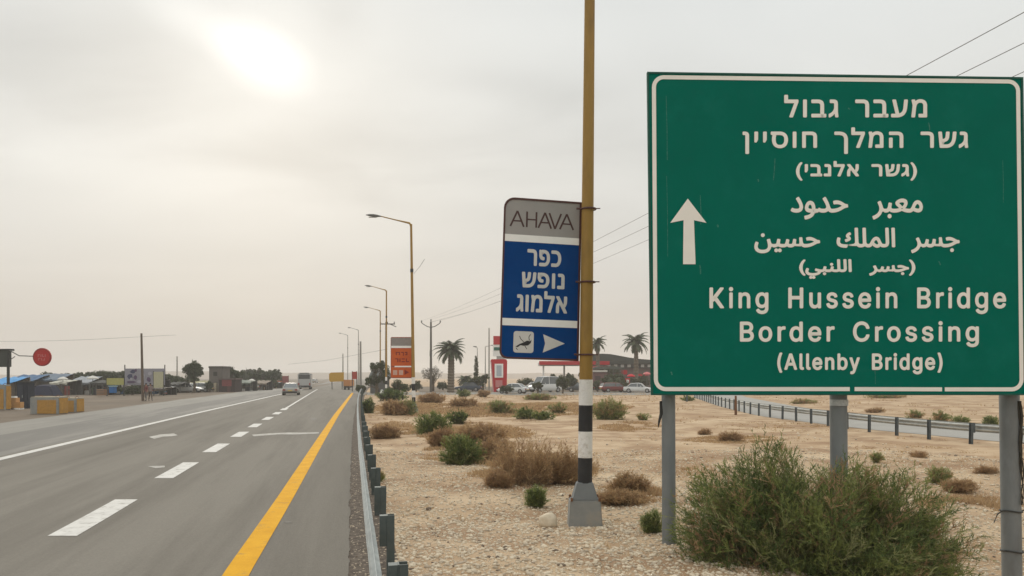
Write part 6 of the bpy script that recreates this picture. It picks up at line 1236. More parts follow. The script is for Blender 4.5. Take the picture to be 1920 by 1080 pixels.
# ------------------------------------------------------------------ vehicles
def vehicle(loc, rz, label, cat, paint, L_=4.4, Wd=1.78, Ht=1.48, style='sedan', name='car'):
    """nose points to local +Y"""
    t = thing(name, loc, label, cat, None, rz)
    hw = Wd / 2; hl = L_ / 2
    belt = Ht * .60 if style != 'van' else Ht * .52
    if style == 'sedan':
        body = [(-hl, .42, belt * .80, .80), (-hl + .10, .28, belt * .96, .93), (-hl + .9, .22, belt * 1.02, 1), (0, .22, belt, 1), (hl - 1.2, .22, belt * .96, 1), (hl - .25, .26, belt * .78, .93), (hl, .40, belt * .62, .80)]
        cabin = [(-hl + .55, 0, .80), (-hl + 1.15, .92, .72), (-.1, 1, .74), (.45, .92, .74), (hl - 1.25, 0, .80)]
    else:
        body = [(-hl, .42, belt * .90, .86), (-hl + .10, .28, belt * 1.0, .97), (-hl + .9, .24, belt * 1.02, 1), (0, .24, belt, 1), (hl - 1.0, .24, belt * .96, 1), (hl - .2, .28, belt * .80, .93), (hl, .42, belt * .66, .82)]
        cabin = [(-hl + .08, 0, .90), (-hl + .30, .93, .80), (-.2, 1, .80), (hl - 1.6, .95, .80), (hl - .95, 0, .86)]
    vs = []; fs = []
    for y, zb, z1, k in body:
        w = hw * k; zm = zb + (z1 - zb) * .55
        vs += [(-w * .90, y, zb), (-w, y, zb + .12), (-w * 1.0, y, zm), (-w * .93, y, z1 - .03), (-w * .82, y, z1), (w * .82, y, z1), (w * .93, y, z1 - .03), (w, y, zm), (w, y, zb + .12), (w * .90, y, zb)]
    n = 10
    for i in range(len(body) - 1):
        for j in range(n): fs.append((i * n + j, i * n + (j + 1) % n, (i + 1) * n + (j + 1) % n, (i + 1) * n + j))
    fs += [tuple(range(n)), tuple(range((len(body) - 1) * n, len(body) * n))[::-1]]
    MB().add(vs, fs).build('body', paint, t, smooth=True)
    # cabin: glass band, roof shell, pillars
    vs = []; fs = []; n = 4; hc = Ht - belt - .05
    for y, f, k in cabin:
        z = belt - .03 + hc * f; w0 = hw * .88; w1 = hw * k if f > 0 else w0
        vs += [(-w0, y if f == 0 else y, belt - .03), (-w1, y, z), (w1, y, z), (w0, y, belt - .03)]
    for i in range(len(cabin) - 1):
        for j in range(3): fs.append((i * 4 + j, i * 4 + j + 1, (i + 1) * 4 + j + 1, (i + 1) * 4 + j))
    MB().add(vs, fs).build('window', GLASS_L, t)
    b = MB(); m = [c for c in cabin if c[1] > 0]; vs = []; fs = []
    for i, (y, f, k) in enumerate(m):
        z = belt - .03 + hc * f; w = hw * k + .012
        vs += [(-w, y, z - .02), (-w * .86, y, z + .045), (w * .86, y, z + .045), (w, y, z - .02)]
    for i in range(len(m) - 1):
        for j in range(3): fs.append((i * 4 + j, i * 4 + j + 1, (i + 1) * 4 + j + 1, (i + 1) * 4 + j))
    fs += [(0, 1, 2, 3), tuple((len(m) - 1) * 4 + q for q in (3, 2, 1, 0))]
    b.add(vs, fs).build('roof', paint, t, smooth=True)
    for sg in (-1, 1):
        for (ya, yb, f, k) in ((cabin[0][0], m[0][0], m[0][1], m[0][2]), (cabin[-1][0], m[-1][0], m[-1][1], m[-1][2]), (-.1, -.1, 1, m[1][2])):
            b = MB(); b.tube([(sg * (hw * .885), ya, belt - .04), (sg * (hw * k + .008), yb, belt - .03 + hc * f)], .045, 5); b.build('pillar', paint, t)
        b = MB(); b.box((sg * (hw + .08), hl - 1.75, belt + .06), (.16, .10, .13)); b.build('mirror', paint, t, bevel=.02)
        for y in (-hl + .85, hl - .85):
            b = MB(); r = .32 if style != 'van' else .36
            b.tube([(sg * (hw - .20), y, r), (sg * (hw + .005), y, r)], r, 18); w = b.build('tyre', RUBBER, t)
            b = MB(); b.tube([(sg * (hw - .02), y, r), (sg * (hw + .015), y, r)], r * .6, 12); b.build('rim', RIM, w)
        b = MB(); b.box((sg * hw * .74, -hl - .0 + .02, belt * .72), (.34, .10, .17)); b.build('tail_light', flat('tail_light_red', (.28, .015, .012), .3), t, bevel=.02)
        b = MB(); b.box((sg * hw * .70, hl - .06, belt * .56), (.36, .12, .14)); b.build('headlight', flat('headlight_clear', (.55, .56, .55), .15), t, bevel=.02)
    b = MB(); b.box((0, -hl + .02, .40), (Wd * .88, .18, .20)); b.build('rear_bumper', flat('bumper_dark', (.045, .045, .045), .6), t, bevel=.03)
    b = MB(); b.box((0, hl - .04, .36), (Wd * .85, .18, .18)); b.build('front_bumper', flat('bumper_dark', (.045, .045, .045), .6), t, bevel=.03)
    b = MB(); b.box((0, -hl - .055 + .02, belt * .62), (.50, .03, .11)); b.build('number_plate', flat('plate_yellow', (.62, .42, .05), .5), t)
    return t
CW = flat('paint_white', (.62, .62, .60), .30, .03, spec=.5)
CS = flat('paint_silver', (.36, .36, .34), .30, .03, spec=.5)
CBG = flat('paint_beige', (.30, .285, .25), .35, .03, spec=.5)
th = math.atan(-DX)
c = G(538, 741.5)
vehicle((c.x, c.y + 2, .014), th, 'silver car driving away in the left lane of the highway', 'car', CBG, style='sedan', Ht=1.6, Wd=2.0)
# coach seen from behind
c = G(564.5, 730.2)
bus = thing('bus', (c.x, c.y + 3, .014), 'pale bus driving away in the far distance on the highway', 'bus', None, th)
b = MB(); b.box((0, 0, 1.66), (2.35, 6.4, 2.66)); b.build('body', flat('bus_paint', (.38, .38, .37), .4), bus, bevel=.14)
b = MB(); b.box((0, -3.205, 2.35), (1.98, .05, .82)); b.build('rear_window', GLASS, bus, bevel=.02)
b = MB(); b.box((0, 3.205, 2.1), (2.05, .05, 1.3)); b.build('windscreen', GLASS, bus, bevel=.02)
for sg in (-1, 1):
    for k in range(4):
        b = MB(); b.box((sg * 1.178, -2.35 + k * 1.5, 2.3), (.03, 1.3, .75)); b.build('window', GLASS, bus)
    for y in (-2.1, 2.0):
        b = MB(); b.tube([(sg * .80, y, .46), (sg * 1.15, y, .46)], .46, 16); w = b.build('tyre', RUBBER, bus)
        b = MB(); b.tube([(sg * 1.1, y, .46), (sg * 1.17, y, .46)], .26, 10); b.build('rim', RIM, w)
    b = MB(); b.box((sg * .98, -3.215, 1.0), (.2, .05, .42)); b.build('tail_light', flat('tail_light_red', (.28, .015, .012), .3), bus)
b = MB(); b.box((0, -3.2, .55), (2.3, .22, .34)); b.build('rear_bumper', flat('bumper_dark', (.045, .045, .045), .6), bus, bevel=.04)
b = MB(); b.box((0, -3.0, 3.03), (1.7, .5, .14)); b.build('roof_unit', flat('bus_unit', (.3, .3, .3), .6), bus, bevel=.03)
c = P(962, 0, 112)
vehicle((c.x, 112, .02), R(68), 'white car parked at the foot of the red totem', 'car', CW, style='sedan')
c = P(1197, 0, 118)
vehicle((c.x, 118, .02), R(-105), 'white car parked at the left edge of the green sign', 'car', CW, style='sedan')
c = P(1022, 0, 116)
vehicle((c.x, 116, .12), R(125), 'big white van with dark windscreen parked between the red totem and mustard post', 'van', CW, style='van', L_=5.0, Wd=2.0, Ht=2.35, name='van')
for i, (x, Yv, rz, p, lb) in enumerate(((326, 122, 80, CW, 'white car parked left among the stalls below the thin mast'), (352, 120, -86, CW, 'white car parked below the darkest rounded tree'), (371, 123, 95, CS, 'silver car parked just left of the grey concrete tower'), (462, 140, 70, CS, 'silver car parked behind the dark red shed'),
                                       (590, 300, 0, CS, 'tiny car far down the highway right of the bus'))):
    q = P(x, 0, Yv); vehicle((q.x, Yv, .0 if i < 4 else .02), R(rz), lb, 'car', p, style='sedan' if i % 2 else 'estate')

# ------------------------------------------------------------------ left verge: sign gantry, blocks, booth
def px_box(b, x0, x1, y0, y1, Y, dep, m=0, dy=0.0):
    a = P(x0, y1, Y + dy); c = P(x1, y0, Y + dy)
    b.box(((a.x + c.x) / 2, Y + dy + dep / 2, (a.z + c.z) / 2), (c.x - a.x, dep, c.z - a.z), m=m)
Yg = 66.0
gx = P(15.5, 0, Yg).x
gan = thing('sign_gantry', (gx, Yg, 0), 'dark post with a big dark board and an arm holding the red round sign', 'sign post')
b = MB(); b.tube([(gx, Yg, -.2), (gx, Yg, P(0, 662, Yg).z)], .115, 10); b.build('post', DARKM, gan, world=True)
b = MB(); px_box(b, -52, 17, 656, 688, Yg, .35, dy=.12); b.build('board', flat('dark_board', (.055, .060, .052), .7), gan, world=True, bevel=.03)
b = MB(); px_box(b, -54, 20, 654, 657.5, Yg, .5, dy=.05); b.build('board_cap', DARKM, gan, world=True)
b = MB(); b.tube([P(18, 657, Yg), P(36, 667, Yg), P(63, 668, Yg)], .045, 6); b.tube([P(17, 676, Yg), P(28, 668.5, Yg)], .035, 6); b.build('arm', LAMPG, gan, world=True)
rc = P(78.5, 669.5, Yg - .1)
b = MB(); b.tube([rc, rc + Vector((0, .12, 0))], 17 / F * Yg, 40); disc = b.build('round_sign', flat('sign_red', (.42, .022, .018), .6), gan, world=True)
b = MB(); r_ = 17 / F * Yg
pr = [rc + Vector((r_ * .93 * math.cos(t), -.01, r_ * .93 * math.sin(t))) for t in [i * math.pi / 20 for i in range(41)]]
b.tube(pr, .028, 5, cap=False); b.build('rim', flat('sign_dark_red', (.20, .02, .018), .5), gan, world=True)
b = MB()
for (x0, y0, x1, y1) in ((-.45, .02, -.36, .30), (-.36, .22, -.22, .30), (-.15, .02, -.06, .3), (.03, .02, .12, .30), (.12, .02, .26, .10), (.33, .02, .42, .3), (-.40, -.38, -.30, -.12), (-.30, -.2, -.16, -.12), (-.08, -.38, .02, -.12), (.10, -.38, .34, -.30), (.25, -.3, .34, -.12)):
    b.quad(*[rc + Vector((x * r_, -.006, z * r_)) for x, z in ((x0, y0), (x1, y0), (x1, y1), (x0, y1))])
b.build('lettering', flat('sign_pale_red', (.46, .13, .12), .6), gan, world=True)
ORG = flat('block_orange', (.40, .215, .048), .8, .15, dirt=((.26, .17, .09), .5, .75, .7))
CREAM = flat('block_cream', (.42, .36, .25), .85, .12)
def block(x0, x1, xs, y0, y1, Y, label, dep=1.0):
    t = thing('concrete_block', (P((x0 + x1) / 2, 0, Y).x, Y, 0), label, 'concrete block', 'orange concrete blocks on the verge')
    a = P(x0, y1, Y); c = P(x1, y0, Y); zt_ = c.z
    b = MB(); cx_, w = (a.x + c.x) / 2, c.x - a.x
    b.box((cx_, Y + dep / 2, zt_ / 2), (w, dep, zt_)); b.build('block', CONC, t, world=True, bevel=.03)
    s0 = P(xs, 0, Y).x
    b = MB(); b.box(((s0 + c.x) / 2 - .08, Y - .012, zt_ * .44), (c.x - s0 - .16, .02, zt_ * .80)); b.build('painted_face', ORG, t, world=True)
    b = MB(); b.box((c.x + .012, Y + dep / 2, zt_ * .5), (.02, dep * .9, zt_ * .92)); b.build('painted_face', ORG, t, world=True)
    b = MB(); b.box((cx_, Y + dep / 2, zt_ + .015), (w * .96, dep * .94, .02)); b.build('painted_top', CREAM, t, world=True)
    for k in (-.3, .3):
        b = MB(); pts = [(cx_ + k * w + .12 * math.cos(q), Y + dep / 2, zt_ + .02 + .10 * math.sin(q)) for q in [i * math.pi / 6 for i in range(7)]]; b.tube(pts, .02, 5); b.build('lifting_loop', RUST, t, world=True)
block(56, 110, 70, 745, 777, 50.8, 'long concrete block with one orange painted face beside the dark booth', 1.1)
block(113, 143, 115, 747, 773, 53.5, 'shorter orange concrete block, right end of the row', 1.0)
block(-20, 11, -18, 722, 769, 57, 'tall orange slab cut by the left edge of the frame', .6)
t = thing('booth', (P(42, 0, 60).x, 60, 0), 'narrow dark blue booth between the orange blocks and the sign post', 'booth')
b = MB(); px_box(b, 31, 52, 717, 767, 60, .9); b.build('cabinet', flat('booth_dark', (.028, .033, .045), .7), t, world=True, bevel=.03)
b = MB(); px_box(b, 33, 43, 722, 764, 60, .03, dy=-.035); b.build('door', flat('booth_door', (.036, .042, .056), .6), t, world=True)
b = MB(); px_box(b, 30, 53, 715, 718, 60, 1.0, dy=-.05); b.build('roof', DARKM, t, world=True)
b = MB(); px_box(b, 41, 42, 741, 746, 60, .04, dy=-.07); b.build('handle', GALV, t, world=True)
t = thing('barrier', (P(24, 0, 58).x, 58, 0), 'low orange and white plastic barrier left of the dark booth', 'barrier')
b = MB()
for x0, x1, y0, y1 in ((17, 30, 746, 754), (12, 38, 754, 765)): px_box(b, x0, x1, y0, y1, 58, .45)
b.build('body', flat('barrier_orange', (.48, .26, .10), .6), t, world=True)
b = MB()
for x0, x1 in ((12, 19), (28, 36)): px_box(b, x0, x1, 765, 771, 58, .6, dy=-.05)
px_box(b, 18, 28, 743, 746.1, 58, .3)
b.build('foot', PANW, t, world=True)

# ------------------------------------------------------------------ market stalls and sheds
def goods(t, x0, x1, y0, y1, Y, n, seed, cols):
    rs = random.Random(seed)
    for k in range(n):
        u = rs.uniform(0, 1); x = x0 + (x1 - x0) * u; w = rs.uniform(3, 8); h = rs.uniform(.25, .9) * (y1 - y0)
        b = MB(); px_box(b, x, min(x + w, x1 + 2), y1 - h, y1, Y, rs.uniform(.4, 1.0), dy=rs.uniform(.2, 1.6)); b.build(rs.choice(('crate', 'carton', 'sack')), rs.choice(cols), t, world=True, bevel=.03)
GC = [flat('goods_brown', (.12, .08, .055), .9), flat('goods_dark', (.035, .035, .04), .8), flat('goods_tan', (.30, .22, .14), .9), flat('goods_white', (.45, .43, .40), .8), flat('goods_red', (.22, .05, .04), .8), flat('goods_green', (.06, .10, .06), .8), flat('goods_blue', (.03, .10, .22), .7)]
def stall(x0, x1, ytop, yeave, ybase, Y, roofm, label, seed, wall=None, depth=3.5, name='market_stall', cat='market stall', slope=1):
    s = Y / F
    t = thing(name, (P((x0 + x1) / 2, 0, Y).x, Y, 0), label, cat, None)
    X0, X1 = P(x0, 0, Y).x, P(x1, 0, Y).x; zr = P(0, ytop, Y).z; ze = P(0, yeave, Y).z
    nx_, ny_ = 10, 5; rs = random.Random(seed); vs = []; fs = []
    for j in range(ny_ + 1):
        for i in range(nx_ + 1):
            v = j / ny_; u = i / nx_
            z = ze + (zr - ze) * (v if slope else math.sin(v * math.pi)) - .10 * math.sin(u * math.pi * 3) ** 2 + rs.uniform(-.04, .04)
            vs.append((X0 + (X1 - X0) * u, Y + depth * v, z))
    for j in range(ny_):
        for i in range(nx_):
            a = j * (nx_ + 1) + i; fs.append((a, a + 1, a + nx_ + 2, a + nx_ + 1))
    b = MB(); b.add(vs, fs); k = len(b.v); b.add([(x, y, z - .04) for x, y, z in vs], [f[::-1] for f in fs])
    # hanging edge in front
    for i in range(nx_):
        p, q = Vector(vs[i]), Vector(vs[i + 1]); dd = .18 + .1 * rs.random()
        b.quad(p, q, q - Vector((0, 0, dd)), p - Vector((0, 0, dd)))
    b.build('roof_sheet', roofm, t, world=True)
    for u in (0.02, .35, .68, .98):
        x = X0 + (X1 - X0) * u
        for y, z in ((Y + .05, ze), (Y + depth - .05, zr)):
            b = MB(); b.tube([(x, y, 0), (x, y, z - .05)], .045, 6); b.build('pole', LAMPG, t, world=True)
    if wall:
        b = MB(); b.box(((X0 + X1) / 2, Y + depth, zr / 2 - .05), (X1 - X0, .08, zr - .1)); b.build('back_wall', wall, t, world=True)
    b = MB(); zt_ = .75; b.box(((X0 + X1) / 2, Y + 1.0, zt_), ((X1 - X0) * .9, 1.1, .06)); b.build('table', WOOD, t, world=True)
    rs2 = random.Random(seed * 7)
    goods(t, x0 + 1, x1 - 4, yeave + 4, ybase, Y, max(4, int((x1 - x0) / 5)), seed, GC)
    return t
BT = flat('tarp_blue', (.055, .115, .21), .8, .2); BG = flat('tarp_blue_grey', (.12, .155, .20), .8, .2); BB = flat('tarp_bright_blue', (.08, .27, .52), .7, .1)
GR = flat('sheet_grey', (.23, .245, .26), .7, .12); CR = flat('sheet_cream', (.40, .385, .32), .8, .12); WH = flat('sheet_white', (.55, .53, .48), .8, .1)
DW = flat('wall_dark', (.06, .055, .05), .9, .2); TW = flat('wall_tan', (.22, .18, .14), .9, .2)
stall(-30, 14, 706, 720, 757, 74, BB, 'stall with the bright blue roof at the left edge of the frame', 1, TW)
stall(14, 64, 702, 713, 742, 104, BT, 'stall with the long dull blue tarpaulin roof behind the booth', 2, flat('wall_pale', (.33, .31, .28), .9, .2))
stall(58, 112, 700, 711, 741, 106, BG, 'stall with the blue grey tarpaulin roof, second along the row', 3, TW)
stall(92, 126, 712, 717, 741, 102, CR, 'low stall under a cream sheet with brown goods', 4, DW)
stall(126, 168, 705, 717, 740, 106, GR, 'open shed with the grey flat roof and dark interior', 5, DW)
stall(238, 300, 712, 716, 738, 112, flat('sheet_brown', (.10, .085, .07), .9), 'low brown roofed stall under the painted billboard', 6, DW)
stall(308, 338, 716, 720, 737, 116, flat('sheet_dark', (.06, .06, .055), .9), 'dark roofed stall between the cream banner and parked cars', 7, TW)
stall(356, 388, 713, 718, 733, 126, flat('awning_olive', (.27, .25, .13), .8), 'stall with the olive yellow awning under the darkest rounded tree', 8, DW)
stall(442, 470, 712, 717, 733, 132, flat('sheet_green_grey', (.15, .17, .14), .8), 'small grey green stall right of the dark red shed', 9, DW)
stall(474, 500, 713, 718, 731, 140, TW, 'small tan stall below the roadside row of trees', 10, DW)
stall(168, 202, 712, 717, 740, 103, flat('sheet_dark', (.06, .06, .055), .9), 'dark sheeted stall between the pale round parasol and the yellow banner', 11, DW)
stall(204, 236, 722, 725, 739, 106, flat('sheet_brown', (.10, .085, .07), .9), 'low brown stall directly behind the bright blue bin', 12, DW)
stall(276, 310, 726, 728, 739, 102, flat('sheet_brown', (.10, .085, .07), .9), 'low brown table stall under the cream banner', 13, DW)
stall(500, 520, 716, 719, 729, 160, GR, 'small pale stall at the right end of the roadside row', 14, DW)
t = thing('covered_pile', (P(77, 0, 98).x, 98, 0), 'dark navy cloth covered pile behind the orange blocks', 'covered stall')
b = MB(); x0_, x1_ = P(55, 0, 98).x, P(99, 0, 98).x; zt_ = P(0, 723, 98).z
b.add([(x0_, 98, 0), (x1_, 98, 0), (x1_, 100.5, 0), (x0_, 100.5, 0), (x0_ + .5, 98.4, zt_), (x1_ - .6, 98.4, zt_), (x1_ - .6, 100, zt_ + .1), (x0_ + .5, 100, zt_ + .1)], [(0, 1, 5, 4), (1, 2, 6, 5), (2, 3, 7, 6), (3, 0, 4, 7), (4, 5, 6, 7)])
b.build('cover', flat('navy_cloth', (.022, .026, .05), .9, .2), t, world=True, bevel=.12)
b = MB(); px_box(b, 56, 98, 741, 743.5, 98, 2.4); b.build('pallet', WOOD, t, world=True)
def umbrella(px, ytop, r, ybase, Y, m, label, name='parasol'):
    s = Y / F; X = P(px, 0, Y).x; z = P(0, ytop, Y).z; t = thing(name, (X, Y, 0), label, 'parasol')
    b = MB(); n = 10; R_ = r * s
    vs = [(0, 0, z)] + [(R_ * .6 * math.cos(k * 2 * math.pi / n), R_ * .6 * math.sin(k * 2 * math.pi / n), z - R_ * .22) for k in range(n)] + [(R_ * math.cos(k * 2 * math.pi / n), R_ * math.sin(k * 2 * math.pi / n), z - R_ * .5) for k in range(n)] + [(R_ * math.cos(k * 2 * math.pi / n), R_ * math.sin(k * 2 * math.pi / n), z - R_ * .68) for k in range(n)]
    fs = [(0, 1 + k, 1 + (k + 1) % n) for k in range(n)]
    for q in (0, 1): fs += [(1 + q * n + k, 1 + (q + 1) * n + k, 1 + (q + 1) * n + (k + 1) % n, 1 + q * n + (k + 1) % n) for k in range(n)]
    b.add(vs, fs); b.build('canopy', m, t)
    b = MB(); b.tube([(0, 0, 0), (0, 0, z)], .04, 6); b.build('pole', LAMPG, t)
    b = MB(); b.lathe((0, 0, 0), [(.3, 0), (.3, .08), (.1, .14)], 10); b.build('base', CONC, t)
umbrella(118, 706, 9, 741, 103, WH, 'pale parasol left of the grey flat roofed shed')
umbrella(174, 704, 10, 741, 105, WH, 'pale round parasol right of the grey flat roofed shed')
umbrella(472, 710, 7, 733, 130, WH, 'small white parasol below the roadside row of trees')
RED = flat('station_red', (.46, .012, .022), .7, .06)
umbrella(1213, 697, 8, 733, 130, flat('parasol_pink', (.50, .14, .14), .7), 'pink parasol touching the left edge of the green sign')
umbrella(1183, 701, 8, 733, 128, RED, 'flat red parasol between the leafy tree and the pink parasol')
def banner(x0, x1, y0, y1, ybase, Y, m, label, print_=None, posts=True, name='banner', cat='banner', posttop=None):
    t = thing(name, (P((x0 + x1) / 2, 0, Y).x, Y, 0), label, cat)
    b = MB(); px_box(b, x0, x1, y0, y1, Y, .06); b.build('sheet', m, t, world=True)
    for x in (x0, x1):
        b = MB(); b.tube([P(x, posttop or y0 - 1, Y + .08), (P(x, 0, Y).x, Y + .08, 0)], .07, 6); b.build('post', DARKM, t, world=True)
    if print_: print_(t)
    return t
banner(200, 232, 709, 721.5, 735, 98, flat('banner_yellow', (.36, .34, .12), .8, .15), 'olive yellow banner stretched low left of the painted billboard')
banner(288, 306, 697, 727, 738, 100, flat('banner_cream', (.42, .40, .27), .8, .10), 'upright cream banner right of the bare brown pole', name='upright_banner')
def purple(t):
    rs = random.Random(5); PU = [flat('print_purple', (.10, .06, .12), .7), flat('print_navy', (.05, .055, .11), .7), flat('print_pale', (.38, .36, .40), .7)]
    for k, (x, y, w, h, c) in enumerate(((244, 693, 10, 8, 1), (238, 700, 12, 12, 1), (252, 692, 5, 6, 0), (250, 703, 8, 9, 0), (264, 696, 8, 18, 2), (236, 714, 20, 5, 0), (256, 712, 10, 7, 2), (276, 697, 9, 7, 2), (275, 706, 8, 11, 0), (243, 708, 6, 5, 2))):
        b = MB(); a = P(x, y + h, 107.9); n = 8; c0 = P(x + w / 2, y + h / 2, 107.96 - .003 * k); s = 108 / F
        pts = [c0 + Vector((w * s / 2 * math.cos(q) * rs.uniform(.7, 1.1), 0, h * s / 2 * math.sin(q) * rs.uniform(.7, 1.1))) for q in [i * 2 * math.pi / n for i in range(n)]]
        b.add(pts, [tuple(range(n))]); b.build('printed_figure', PU[c], t, world=True)
banner(234, 309, 691, 722, 740, 108, flat('billboard_grey', (.27, .26, .29), .7, .1), 'wide grey billboard with purple figures behind the bare brown pole', purple, name='billboard', cat='billboard', posttop=684)
t = thing('bin', (P(209, 0, 98).x, 98, 0), 'small bright blue bin under the olive yellow banner', 'bin')
b = MB(); px_box(b, 204, 214, 725, 737, 97, .7); b.build('body', flat('bin_blue', (.02, .12, .32), .6), t, world=True, bevel=.04)
b = MB(); px_box(b, 203, 215, 723, 725.2, 96.95, .8); b.build('lid', flat('bin_pale', (.25, .38, .42), .6), t, world=True)
t = thing('crate_stack', (P(185, 0, 100).x, 100, 0), 'orange brown crate right of the grey flat roofed shed', 'crate')
b = MB(); px_box(b, 181, 194, 730, 741, 97, .8); b.build('crate', flat('crate_orange', (.30, .17, .09), .9), t, world=True)
for k in range(3):
    b = MB(); px_box(b, 180.6, 194.4, 731 + 3.3 * k, 732.6 + 3.3 * k, 97, .03, dy=-.035); b.build('slat', WOOD, t, world=True)
# grey tower and red shed
t = thing('concrete_tower', (P(404, 0, 128).x, 128, 0), 'square grey brown concrete tower above a pale low wall', 'tower')
GT_ = flat('tower_grey', (.135, .118, .105), .9, .12, dirt=((.09, .08, .07), .5, .7, .6))
b = MB(); px_box(b, 392, 417, 690, 724, 128, 3.5); b.build('wall', GT_, t, world=True)
b = MB(); px_box(b, 391, 418, 686.5, 690, 128, 3.8, dy=-.12); b.build('parapet', flat('tower_dark', (.09, .08, .072), .9), t, world=True)
b = MB(); px_box(b, 400, 407, 697, 705, 128, .05, dy=-.04); b.build('window', flat('opening_dark', (.05, .045, .04), .9), t, world=True)
b = MB(); px_box(b, 384, 412, 719, 736, 126, 1.6); b.build('low_wall', flat('wall_pale_tan', (.24, .21, .175), .9, .15), t, world=True)
b = MB(); px_box(b, 401, 405, 718, 736.5, 125.7, .3); b.build('pilaster', CREAM, t, world=True)
t = thing('red_shed', (P(424, 0, 124).x, 124, 0), 'dark red shed right of the grey concrete tower', 'shed')
b = MB(); px_box(b, 410, 441, 712, 736, 124, 3); b.build('wall', flat('shed_dark', (.055, .038, .036), .9, .2), t, world=True)
b = MB(); px_box(b, 416, 434, 711, 724, 124, .06, dy=-.07); b.build('awning', flat('shed_red', (.20, .055, .055), .8, .2), t, world=True)
b = MB(); px_box(b, 409, 442, 709.5, 712, 124, 3.3, dy=-.15); b.build('roof', flat('shed_roof', (.12, .085, .08), .8), t, world=True)
b = MB(); px_box(b, 426, 432, 724, 736, 124, .05, dy=-.06); b.build('door', flat('shed_door', (.10, .05, .045), .8), t, world=True)
banner(512, 529, 714, 720, 727, 165, flat('banner_red_orange', (.42, .13, .06), .8), 'low red orange banner left of the silver car', name='banner')
banner(529, 541, 705, 718, 724, 190, flat('banner_maroon', (.22, .06, .06), .8), 'small dark red board above the silver car', name='board', cat='board')
# yellow and red boards right of the bus
t = thing('direction_board', (P(631, 0, 150).x, 150, 0), 'big yellow board on posts beyond the end of the road line', 'road sign')
b = MB(); a0 = [P(x, y, 150) for x, y in ((617, 701), (621, 698.5), (644.5, 698), (644.5, 715), (619, 716), (617, 712))]; b.prism(a0, (0, .2, 0)); b.build('panel', flat('board_yellow', (.48, .27, .025), .6, .1), t, world=True)
for x in (622, 641):
    b = MB(); b.tube([(P(x, 0, 150).x, 150.3, 0), P(x, 700, 150.3)], .09, 6); b.build('post', LAMPG, t, world=True)
t = thing('truck', (P(651, 0, 146).x, 146, 0), 'orange truck rear beside the big yellow board', 'truck')
b = MB(); px_box(b, 644, 656, 712, 724, 144, 4); b.build('body', flat('truck_orange', (.45, .19, .06), .6), t, world=True, bevel=.05)
b = MB(); px_box(b, 645, 655, 724, 727, 144.2, 3.5); b.build('chassis', DARKM, t, world=True)
for x in (646.5, 653.5):
    b = MB(); q = P(x, 0, 144.6); b.tube([(q.x - .15, 144.8, .4), (q.x + .15, 144.8, .4)], .4, 12); b.build('tyre', RUBBER, t, world=True)
banner(660.5, 669, 697, 711, 735, 130, flat('board_red', (.36, .050, .035), .7), 'small red board left of the pale grey pole', name='board', cat='board')
t = thing('hut', (P(700, 0, 112).x, 112, 0), 'small grey hut hidden in the grey green tree', 'hut')
b = MB(); px_box(b, 694, 722, 704, 738, 112, 4); b.build('wall', flat('hut_wall', (.10, .10, .095), .9), t, world=True)
b = MB(); b.prism([P(691, 706, 111.6), P(725, 706, 111.6), P(719, 694, 111.6), P(697, 694, 111.6)], (0, 5, 0)); b.build('roof', flat('hut_roof', (.19, .20, .20), .7), t, world=True)
t = thing('marker_stone', (G(715, 744).x, 92, 0), 'white and pale yellow painted boulders at the foot of the farther striped lamp', 'marker')
for k, (x, y, w, h, m) in enumerate(((711, 729, 5, 10, flat('cone_black', (.05, .04, .045), .8)), (716, 731, 8, 10, PANW), (712, 737, 8, 10, flat('marker_pale_yellow', (.42, .40, .25), .8)))):
    b = MB(); q = P(x, y + h / 2, 90.5 - k * .4); s = 90 / F
    b.lathe((q.x, q.y, 0), [(w * s * .5, 0), (w * s * .45, (H - q.z) * 0 + q.z * .4 + .1), (w * s * .3, max(q.z + h * s * .4, .5)), (.05, max(q.z + h * s * .55, .6))], 10); b.build('boulder', m, t, world=True)

# ------------------------------------------------------------------ fuel station
t = thing('price_totem', (P(936, 0, 124).x, 124, 0), 'red rounded totem with white window panels left of the white car', 'totem')
b = MB(); b.prism([P(x, y, 124) for x, y in [(919.5, 677), (921.5, 673.5), (949, 673.5), (951, 677), (950, 736), (924, 736)]], (0, .7, 0)); b.build('body', RED, t, world=True)
b = MB(); b.prism([P(x, y, 123.95) for x, y in [(919.7, 678), (921.5, 678), (926, 735.5), (924, 735.5)]], (0, -.03, 0)); b.build('pale_edge', flat('totem_pink', (.55, .28, .28), .6), t, world=True)
b = MB(); px_box(b, 927.5, 943.5, 682, 708, 123.9, .06); b.build('white_panel', PANW, t, world=True)
b = MB(); px_box(b, 931, 940.5, 685, 705, 123.85, .03); b.build('price_board', flat('price_grey', (.42, .46, .50), .6), t, world=True)
b = MB(); px_box(b, 929, 942, 713, 726, 123.9, .06); b.build('emblem', flat('totem_light_red', (.52, .20, .20), .6), t, world=True)
t = thing('brand_pylon', (P(932, 0, 136).x, 136, 0), 'tall red and white pylon rising behind the hotel board', 'pylon')
b = MB(); px_box(b, 925, 952, 630, 646, 136, .8); b.build('red_box', RED, t, world=True)
b = MB(); px_box(b, 924, 952, 646, 668, 136.1, .6); b.build('white_box', PANW, t, world=True)
b = MB(); px_box(b, 926, 938, 651, 657, 136.05, .05, dy=-.02); b.build('green_stripe', flat('pylon_green', (.02, .13, .09), .6), t, world=True)
b = MB(); px_box(b, 931, 946, 668, 735, 136.2, .4); b.build('post', flat('pylon_post', (.4, .38, .36), .6), t, world=True)
t = thing('fuel_canopy', (P(1075, 0, 150).x, 150, 0), 'long fuel station canopy with a red fascia on columns', 'canopy')
